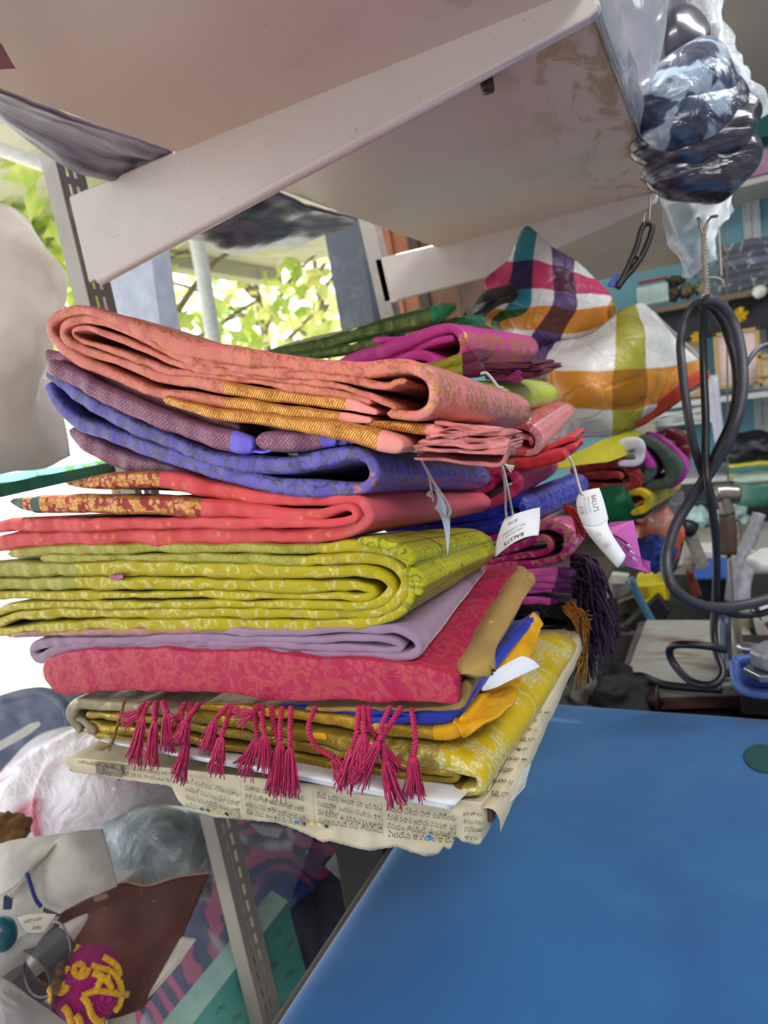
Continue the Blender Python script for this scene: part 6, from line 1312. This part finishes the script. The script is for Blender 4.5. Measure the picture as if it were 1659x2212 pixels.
tube('basket_rim', [D(-80,1545,d), D(0,1513,d), D(60,1497,d), D(108,1499,d), D(145,1533,d), D(156,1600,d)], .009, m_bask, t, sides=12, n=40)
patch('basket_side', [[D(108,1499,d), D(190,1470,d+.2), D(260,1440,d+.4)], [D(150,1600,d), D(220,1590,d+.2), D(280,1560,d+.4)], [D(175,1690,d), D(240,1680,d+.2), D(300,1640,d+.4)]], plain('#8e9ab4', .5), t, thick=.006)
# white plastic sacks
m_sack = film('white_sack', '#f4eef4', .72, .25, 18, .3, .2, .008); m_sackp = NT('pinkish_sack'); s = m_sackp; o = s.obj(); n = s.noise(o, 7, 3, .6, .8)[0]
c = s.mix(s.step(n, .45, .66), '#f0edf4', '#e0a8c4'); c = s.mix(s.step(s.noise(o, 10, 3, .6, .8)[0], .62, .72), c, '#cf6a86'); s.pbr(c, .3, 0, s.bump(s.noise(o, 20, 4, .6, .6)[0], .8, .012), Coat_Weight=.5, Coat_Roughness=.12); m_sackp = s.mat
t = thing('plastic_sack', D(200, 1720, 1.08), 'big white and pink plastic sack of clothes in the storage bay', 'bag')
d = 1.06
pillow('sack', [[(-60,1740,d+.05),(40,1690,d+.05),(110,1625,d+.05),(220,1610,d+.05),(330,1620,d+.08),(480,1650,d+.1)], [(-60,1770,d),(60,1725,d-.04),(130,1680,d-.04),(220,1660,d-.05),(340,1670,d-.02),(480,1700,d+.05)], [(-60,1800,d-.02),(50,1760,d-.07),(130,1740,d-.08),(220,1730,d-.10),(340,1730,d-.06),(480,1760,d)], [(-60,1850,d),(60,1840,d-.05),(140,1830,d-.06),(220,1820,d-.08),(340,1820,d-.05),(470,1830,d)], [(-60,1940,d),(60,1930,d-.03),(140,1920,d-.04),(220,1900,d-.05),(340,1900,d-.04),(470,1900,d)]], m_sackp, t, .12, .016, .02, 6, 70, 60, 9)
t = thing('plastic_sack', D(330, 1820, .98), 'clear plastic sack with folded grey green clothes in front of the pink and white sack', 'bag'); d = .96
s = NT('grey_green_wrapped'); o = s.obj(); n = s.noise(o, 16, 4, .6, 1.0)[0]; c = s.mix(s.step(n, .35, .68), '#6b7a80', '#a9b6bb'); c = s.mix(s.step(s.noise(o, 24, 3, .6, 1.5)[0], .60, .70), c, '#dfeaf0')
s.pbr(c, .22, 0, s.bump(n, .7, .012), Coat_Weight=.7, Coat_Roughness=.1); m_gg = s.mat
pillow('grey_clothes', [[(222,1790,d),(250,1760,d),(330,1752,d),(440,1770,d+.04)], [(228,1830,d-.02),(280,1810,d-.05),(360,1810,d-.05),(445,1820,d)], [(240,1880,d-.02),(300,1870,d-.05),(370,1870,d-.05),(450,1880,d)], [(250,1960,d),(310,1950,d-.03),(370,1940,d-.03),(455,1940,d)]], m_gg, t, .07, .008, .012, 2, 50, 44, 12)
patch('clear_film', [[D(205,1800,d-.06), D(260,1750,d-.06), D(350,1745,d-.05), D(450,1780,d-.02)], [D(215,1850,d-.08), D(280,1830,d-.10), D(360,1830,d-.09), D(455,1850,d-.05)], [D(240,1920,d-.07), D(300,1905,d-.09), D(370,1900,d-.08), D(460,1910,d-.05)]], film('sack_film', '#e8f2f8', .10, .10, 30, .7, .0, .012), t, amp=.010, freq=16, thick=0)
# patterned pink and navy cloth seen through clear plastic
s = NT('printed_cloth'); o = s.obj(); x = s.sep(o); w1 = s.noise(o, 5, 2, .5, .5)[1]
vv = s.vm('ADD', o, s.vm('MULTIPLY', w1, (.10, .10, .10)))
wv = s.node('ShaderNodeTexWave', wave_type='RINGS', rings_direction='SPHERICAL'); s.put(wv.inputs[0], s.vm('SUBTRACT', vv, tuple(D(660, 1900, 1.28)))); wv.inputs['Scale'].default_value = 10; wv.inputs['Distortion'].default_value = 2.5; wv.inputs['Detail'].default_value = 2; wv.inputs['Detail Scale'].default_value = 3
c = s.mix(s.step(wv.outputs['Fac'], .42, .6), '#c0507c', '#3f3868'); c = s.mix(s.step(s.noise(o, 6, 3)[0], .55, .68), c, '#2f4488'); c = s.mix(s.step(s.noise(o, 11, 3)[0], .6, .7), c, '#7a6a98')
s.pbr(c, .35, 0, s.bump(s.noise(o, 12, 3, .6)[0], .4, .01), Coat_Weight=.4, Coat_Roughness=.15); m_print = s.mat
t = thing('printed_cloth', D(600, 1950, 1.02), 'pink and navy printed cloth in clear plastic behind the slotted upright', 'cloth'); d = 1.28
patch('cloth', [[D(430,1760,d+.05), D(560,1770,d+.06), D(690,1800,d+.08), D(840,1820,d+.1)], [D(400,1880,d-.02), D(520,1880,d-.02), D(650,1900,d), D(760,1930,d+.04)], [D(330,2040,d-.08), D(450,2040,d-.08), D(600,2060,d-.05), D(720,2080,d)], [D(250,2260,d-.14), D(400,2280,d-.14), D(560,2280,d-.10), D(680,2280,d-.05)]], m_print, t, amp=.008, freq=9, thick=.004, nu=60, nv=60)
patch('clear_film', [[D(455,1768,d-.03), D(560,1775,d-.03), D(680,1800,d-.01)], [D(400,1960,d-.10), D(500,1960,d-.10), D(620,1980,d-.07)], [D(290,2240,d-.2), D(420,2240,d-.2), D(560,2250,d-.16)]], film('print_film', '#cfd8ea', .16, .14, 14, .4, .0, .01), t, amp=.012, freq=8, thick=0)
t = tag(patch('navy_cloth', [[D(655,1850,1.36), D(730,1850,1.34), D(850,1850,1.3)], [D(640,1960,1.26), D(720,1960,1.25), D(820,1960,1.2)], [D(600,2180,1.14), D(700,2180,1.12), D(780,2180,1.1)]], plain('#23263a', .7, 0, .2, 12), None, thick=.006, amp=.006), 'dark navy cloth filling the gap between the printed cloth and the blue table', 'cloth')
for k, (q, h, l) in enumerate([([(702,1868),(742,1820),(840,1835),(768,1928)], '#aab2bc', 'pale blue grey papers lying by the blue table edge'), ([(735,1830),(815,1830),(818,1860),(760,1880)], '#c6c4bf', 'cream paper sheet on the pale blue grey papers'), ([(540,1778),(610,1790),(600,1806),(566,1800)], '#b4bcc4', 'white scrap showing just under the torn newspaper edge')]):
    dd = 1.1-.02*k; o = tag(prism('papers', [D(a, b, dd) for a, b in q], (0, 0, -.004), plain(h, .7, 0, .12, 20), None, .001), l, 'paper')
o = tube('dark_wire', [D(742,1822,1.07), D(745,1860,1.06), D(752,1890,1.05), D(764,1908,1.05)], .003, plain('#4a5058', .4), None, sides=8, n=24); tag(o, 'thin dark wire lying across the pale papers', 'wire')
o = box('black_gap_fill', (-.30, .25, .55), (-.23, 1.3, .955), plain('#101013', .7), None, .004); tag(o, 'black sheet filling the dark gap beside the blue table', 'panel')  # black sheet stands in for the dark gap beside the table
# teal cardboard box with gold print
X0 = -.50
f0 = onX(622, 1948, X0); f1 = onX(652, 2106, X0); t0 = onX(400, 2240, X0)
t = thing('teal_box', f1, 'pale teal cardboard box with faint gold print standing behind the slotted upright', 'box')
zt_ = f0.z; y1_ = f0.y; zb_ = zt_-.14; y0_ = y1_-.42
s = NT('teal_card'); o = s.obj(); c = s.mix(s.step(s.noise(o, 12, 3)[0], .3, .7), '#58b8b4', '#77ccc6'); s.pbr(c, .5); m_teal = s.mat
lean = f1.x-f0.x
bm = bmesh.new(); w_ = .028
vs_ = [Vector((X0, y0_, zt_)), Vector((X0, y1_, zt_)), Vector((X0+.012, y1_, zb_)), Vector((X0+.012, y0_, zb_))]
prism('carton', vs_, (-w_, 0, .012), m_teal, t, .0015)
prism('light_spine', [vs_[0]+Vector((.0005, 0, .0006)), vs_[1]+Vector((.0005, 0, .0006)), vs_[1]+Vector((-w_, 0, .0126)), vs_[0]+Vector((-w_, 0, .0126))], (.0, 0, .001), plain('#c4f2ee', .5), t, 0)
m_gp = plain('#7a8a50', .5)
for r in range(4):
    for q in range(9):
        yy = y0_+.02+.044*q+(.02 if r % 2 else 0); zz = zt_-.022-.034*r
        fx = (zt_-zz)/.14*.012
        text_mesh('gold_print', ["CEME", "LEMO"][(r+q) % 2], lambda x, y: Vector((X0+.0008+fx-y*.0008, yy+x*.0085*.9+y*.004, zz+y*.011-x*.0035)), m_gp, t, 1.0)
# beige canvas cloth with blue stripe
s = NT('canvas'); uv = s.uv(); x = s.sep(uv); o = s.obj(); c = s.mix(s.step(s.noise(o, 12, 4, .6)[0], .3, .7), '#aaa69e', '#cdc9bf')
s.pbr(c, .9, 0, s.bump(s.noise(o, 350, 2)[0], .4, .001, s.bump(s.noise(o, 18, 3)[0], .3, .006)), Sheen_Weight=.3); m_canv = s.mat
t = thing('canvas_cloth', D(120, 1900, .74), 'grey beige canvas cloth flap with a blue stripe folded over the brown cardboard', 'cloth'); d = .74
patch('front_flap', [[D(70,1868,d), D(105,1830,d-.01), D(150,1800,d-.01), D(222,1790,d)], [D(72,1910,d-.01), D(120,1880,d-.02), D(175,1850,d-.02), D(238,1850,d-.005)], [D(90,1950,d-.01), D(140,1925,d-.02), D(200,1905,d-.015), D(252,1905,d)], [D(128,1975,d), D(150,1962,d-.01), D(200,1935,d-.01), D(250,1914,d)]], m_canv, t, amp=.002, freq=20, thick=.002)
patch('upper_flap', [[D(-40,1838,d+.02), D(20,1818,d+.01), D(90,1808,d), D(158,1799,d)], [D(-40,1880,d), D(10,1865,d-.02), D(70,1850,d-.02), D(118,1828,d-.015)], [D(-40,1950,d-.01), D(0,1935,d-.03), D(40,1908,d-.03), D(72,1872,d-.02)]], m_canv, t, amp=.002, freq=20, thick=.002, seed=3)
patch('lower_piece', [[D(20,1935,d+.01), D(50,1905,d+.01), D(70,1880,d+.01)], [D(30,1970,d), D(70,1950,d), D(100,1945,d)], [D(30,1985,d), D(75,1975,d), D(132,1978,d)]], m_canv, t, amp=.002, freq=20, thick=.002, seed=6)
tube('blue_stripe', [D(58,1886,d-.028), D(66,1910,d-.026), D(76,1940,d-.022), D(88,1958,d-.018)], .0022, plain('#2f3f8a', .8), t, sides=6, n=24)
for k in range(3): prism('check_mark', [D(8+6*k, 1936+3*k, d-.034), D(14+6*k, 1933+3*k, d-.034), D(12+6*k, 1964, d-.03), D(6+6*k, 1966, d-.03)], (0, .001, 0), plain('#3c4068', .8), t, 0)
for k in range(6): prism('hem_dash', [D(94+6*k, 1962+2.6*k, d-.018), D(98+6*k, 1963+2.6*k, d-.018), D(97+6*k, 1972+2.6*k, d-.018), D(93+6*k, 1970+2.6*k, d-.018)], (0, .001, 0), plain('#2c2e3c', .8), t, 0)
o = blob('brown_sack', D(8, 1800, .86), (.03, .03, .02), plain('#86643c', .8, 0, .2, 60), None, .3, 2.5, 3.0, 4); tag(o, 'brown jute sack corner at the left edge behind the canvas cloth', 'sack')
# brown cardboard sheet
s = NT('brown_card'); o = s.obj(); c = s.mix(s.step(s.noise(o, 7, 4, .6)[0], .3, .72), '#55352f', '#6e453c'); c = s.mix(s.m('MULTIPLY', s.step(s.noise(o, 60, 3, .7, 2)[0], .66, .72), .4), c, '#a87f68'); s.pbr(c, .7, 0, s.bump(s.noise(o, 20, 3)[0], .15, .004)); m_card = s.mat
t = thing('cardboard_sheet', D(280, 2000, .8), 'torn dark brown cardboard sheet leaning behind the yarn ball', 'cardboard'); d = .82
patch('sheet', [[D(60,2010,d-.05), D(150,1960,d-.02), D(255,1908,d), D(320,1912,d+.01), D(385,1895,d+.02), D(453,1886,d+.03)], [D(60,2090,d-.08), D(150,2050,d-.05), D(240,2010,d-.03), D(310,1990,d-.01), D(370,1970,d), D(412,1980,d+.01)], [D(60,2180,d-.12), D(150,2150,d-.09), D(230,2120,d-.07), D(290,2100,d-.05), D(340,2080,d-.03), D(380,2060,d-.02)], [D(60,2260,d-.15), D(150,2240,d-.13), D(210,2215,d-.11), D(250,2205,d-.09), D(285,2190,d-.07), D(318,2168,d-.06)]], m_card, t, amp=.0015, freq=14, thick=.002, edge=.0015)
tube('torn_edge', [D(255,1907,d-.001), D(275,1905,d), D(300,1911,d+.003), D(325,1912,d+.008), D(385,1894,d+.018), D(453,1885,d+.028)], .0014, plain('#b09478', .9), t, sides=6, n=40)
o = tag(prism('pale_offcut', [D(200,1936,.77), D(230,1932,.775), D(231,1942,.775), D(204,1950,.77)], (0, .003, 0), plain('#c2ab92', .8), None, .001), 'small pale cardboard offcut at the top of the brown cardboard', 'offcut')
o = tag(prism('white_board', [D(388,2028,.80), D(421,2033,.80), D(385,2085,.78), D(318,2160,.75), D(322,2145,.75)], (0, .004, 0), plain('#d9d6ca', .7), None, .001), 'cream white board edge showing right of the brown cardboard', 'board')
o = tag(patch('white_cloth_scrap', [[D(228,2205,.70), D(260,2198,.71), D(292,2186,.72)], [D(230,2230,.69), D(265,2225,.70), D(296,2215,.71)], [D(230,2260,.69), D(270,2260,.70), D(300,2240,.71)]], plain('#c9c0ba', .9), None, amp=.002, thick=.002), 'off white cloth scrap under the lower end of the brown cardboard', 'cloth')
o = tag(blob('teal_ball', D(4, 2018, .60), (.0125, .0125, .0155), plain('#1d5a68', .35), None, .02, 2, 1, 4), 'dark teal ball in clear plastic at the left edge', 'ball')
# clear pouch with labels and plastic cup
m_pouch = film('pouch_film', '#cfccc8', .35, .2, 20, .5, .1, .006)
t = thing('clear_pouch', D(60, 2020, .64), 'clear plastic pouch with a printed paper slip below the canvas cloth', 'pouch'); d = .64
patch('pouch', [[D(-40,1990,d), D(40,1975,d-.01), D(130,1980,d)], [D(-40,2060,d-.02), D(30,2040,d-.03), D(90,2030,d-.01)], [D(-40,2130,d-.02), D(0,2110,d-.03), D(50,2080,d-.01)]], m_pouch, t, amp=.004, freq=18, thick=.0004)
G = [[D(38,1982,d-.02), D(76,1974,d-.02), D(122,1975,d-.015)], [D(46,1998,d-.022), D(84,1990,d-.022), D(112,1990,d-.018)], [D(56,2012,d-.024), D(76,2016,d-.024), D(98,2012,d-.02)]]
S_, N_ = card(t, G, plain('#d8d2c0', .8), 'printed_slip')
text_mesh('slip_print', "నమోదుచేసి", on_card(S_, N_, .1, .45, (.11, .22)), m_nink, t); text_mesh('slip_print', "వివరాలు", on_card(S_, N_, .3, .85, (.11, .22)), m_nink, t)
t = thing('plastic_cup', D(70, 2100, .66), 'translucent grey plastic cup lying beside the yarn ball', 'cup')
s = NT('cup_plastic'); d_ = s.pbr('#5a5860', .15, 0, None, link=False); tr_ = s.node('ShaderNodeBsdfTransparent'); s.done(s.mixsh(.62, tr_.outputs[0], d_)); m_cup = s.mat
a = D(110, 2062, .67); b = D(30, 2140, .62)
bm = bmesh.new(); tube_bm(bm, [a, a.lerp(b, .5), b], lambda f: .030+.010*f, sides=32, n=14, cap=False); o = bm_done('cup_wall', bm, m_cup, t); sm = o.modifiers.new('thickness', 'SOLIDIFY'); sm.thickness = .001
tube('cup_rim', [a+(b-a)*.12+Vector((math.cos(k*.2618)*.031, math.sin(k*.2618)*.018, math.sin(k*.2618)*.026)) for k in range(25)], .0013, plain('#8e8c92', .3), t, sides=6, n=60)
# yarn ball: magenta wool with yellow strands, wrapped in cling film
yc = D(193, 2128, .66); R_ = .033
t = thing('yarn_ball', yc, 'magenta yarn ball with yellow strands wrapped in clear film', 'yarn')
s = NT('magenta_wool'); o = s.obj(); wv = s.node('ShaderNodeTexWave'); s.put(wv.inputs[0], o); wv.inputs['Scale'].default_value = 160; wv.inputs['Distortion'].default_value = 6
c = s.mix(wv.outputs['Fac'], '#95085c', '#c4188a'); s.pbr(c, .85, 0, s.bump(wv.outputs['Fac'], .7, .003), Sheen_Weight=.05); m_wool = s.mat
o = blob('magenta_wool', yc, (R_*.95, R_*.95, R_*1.12), m_wool, t, .05, 1.5, 2.0, 5)
m_yw = NT('yellow_wool'); s = m_yw; o = s.obj(); s.pbr(s.mix(s.step(s.noise(o, 300, 2)[0], .3, .7), '#d69a08', '#eab818'), .85, Sheen_Weight=.4); m_yw = s.mat
camdir = (Vector(CAM)-yc).normalized()
def ys(px, py, lift=.002):
    """point on the yarn ball surface along the photo direction"""
    P_ = D(px, py, .66); off = P_-yc; off -= camdir*off.dot(camdir); r2 = (off.length/(R_*1.05))**2
    return yc+off+camdir*(R_*1.0*math.sqrt(max(0, 1-r2))+lift)
def curl(cx, cy, r0, turns, ax=1.0):
    return [ys(cx+r0*(1-k/(turns*9))*math.cos(k*.7)*ax, cy+r0*(1-k/(turns*9))*math.sin(k*.7)) for k in range(int(turns*8))]
W = [[(158,2060),(164,2052),(168,2046)], curl(136, 2090, 13, 1.3), curl(174, 2094, 18, 1.6), curl(131, 2128, 17, 1.6), [(197,2086),(215,2092),(240,2100),(256,2120),(264,2150)], [(200,2102),(218,2110),(232,2122),(240,2136)], [(222,2068),(240,2078),(254,2092),(258,2110)], [(178,2150),(200,2142),(230,2142),(255,2146),(276,2148)], [(178,2150),(190,2166),(198,2190),(212,2204),(222,2202)], [(258,2120),(262,2150),(256,2176),(249,2180)], [(140,2172),(150,2185),(158,2212)], [(165,2190),(172,2200),(180,2225)], [(110,2136),(116,2150),(112,2160)], [(206,2145),(216,2120),(236,2112)]]
for pts in W:
    q = pts if isinstance(pts[0], Vector) else [ys(a, b) for a, b in pts]
    tube('yellow_strand', q, .0029, m_yw, t, sides=10, n=max(24, len(q)*6), lobes=3, amp=.22, twist=900)
blob('cling_film', yc, (R_*1.06, R_*1.06, R_*1.22), film('cling', '#ffffff', .0, .05, 60, .03, 0, .002), t, .08, 3, 6.0, 5)
# milky bag in the bottom left corner
t = thing('plastic_bag', D(40, 2190, .5), 'milky grey plastic bag in the bottom left corner of the photo', 'bag')
patch('film_bag', [[D(-60,2105,.50), D(-10,2108,.49), D(30,2125,.49), D(90,2165,.49), D(150,2215,.50)], [D(-60,2170,.48), D(-10,2170,.46), D(30,2180,.46), D(80,2205,.47), D(130,2245,.48)], [D(-60,2250,.48), D(-10,2250,.46), D(30,2255,.46), D(70,2265,.46), D(110,2280,.48)]], film('corner_film', '#bdb6b4', .80, .25, 14, .2, .1, .006), t, amp=.003, freq=14, thick=.0006)
# ================================================================== daylight and shop lamps
w = bpy.data.worlds.new('world'); bpy.context.scene.world = w; w.use_nodes = True; nt = w.node_tree; nt.nodes.clear()
tc = nt.nodes.new('ShaderNodeTexCoord'); sx = nt.nodes.new('ShaderNodeSeparateXYZ'); nt.links.new(tc.outputs['Generated'], sx.inputs[0])
mr = nt.nodes.new('ShaderNodeMapRange'); mr.interpolation_type = 'SMOOTHSTEP'; nt.links.new(sx.outputs[0], mr.inputs[0])
mr.inputs[1].default_value = -.05; mr.inputs[2].default_value = -.55; mr.inputs[3].default_value = 0; mr.inputs[4].default_value = 1
mx = nt.nodes.new('ShaderNodeMix'); mx.data_type = 'RGBA'; nt.links.new(mr.outputs[0], mx.inputs[0])
mx.inputs[6].default_value = (.44, .42, .41, 1); mx.inputs[7].default_value = (2.9, 3.0, 3.2, 1)
bg = nt.nodes.new('ShaderNodeBackground'); nt.links.new(mx.outputs[2], bg.inputs[0]); bg.inputs[1].default_value = 1.0
wo = nt.nodes.new('ShaderNodeOutputWorld'); nt.links.new(bg.outputs[0], wo.inputs[0])
def area(name, loc, target, sx_, sy_, power, col=(1, 1, 1)):
    l = bpy.data.lights.new(name, 'AREA'); l.shape = 'RECTANGLE'; l.size = sx_; l.size_y = sy_; l.energy = power; l.color = col
    o = bpy.data.objects.new(name, l); COL.objects.link(o); o.location = loc
    o.rotation_euler = (Vector(target)-Vector(loc)).to_track_quat('-Z', 'Y').to_euler(); return o
area('ceiling_tube_light', (1.0, -.9, 2.6), (0, .1, 1.3), 1.2, .25, 21, (1, .97, .94))
area('ceiling_tube_light', (1.0, .9, 2.4), (.6, 1.4, 1.0), 1.2, .25, 17, (.93, .98, 1))
sun = bpy.data.lights.new('sun', 'SUN'); sun.energy = 12.0; sun.angle = .05; sun.color = (1, .96, .88)
so = bpy.data.objects.new('sun', sun); COL.objects.link(so); so.rotation_euler = Vector((.35, -.25, -1)).to_track_quat('-Z', 'Y').to_euler()
cy_ = bpy.context.scene.cycles; cy_.max_bounces = 8; cy_.transparent_max_bounces = 16; cy_.caustics_reflective = False; cy_.caustics_refractive = False; cy_.sample_clamp_indirect = 4
vs = bpy.context.scene.view_settings; vs.view_transform = 'Standard'; vs.look = 'None'; vs.exposure = -.12
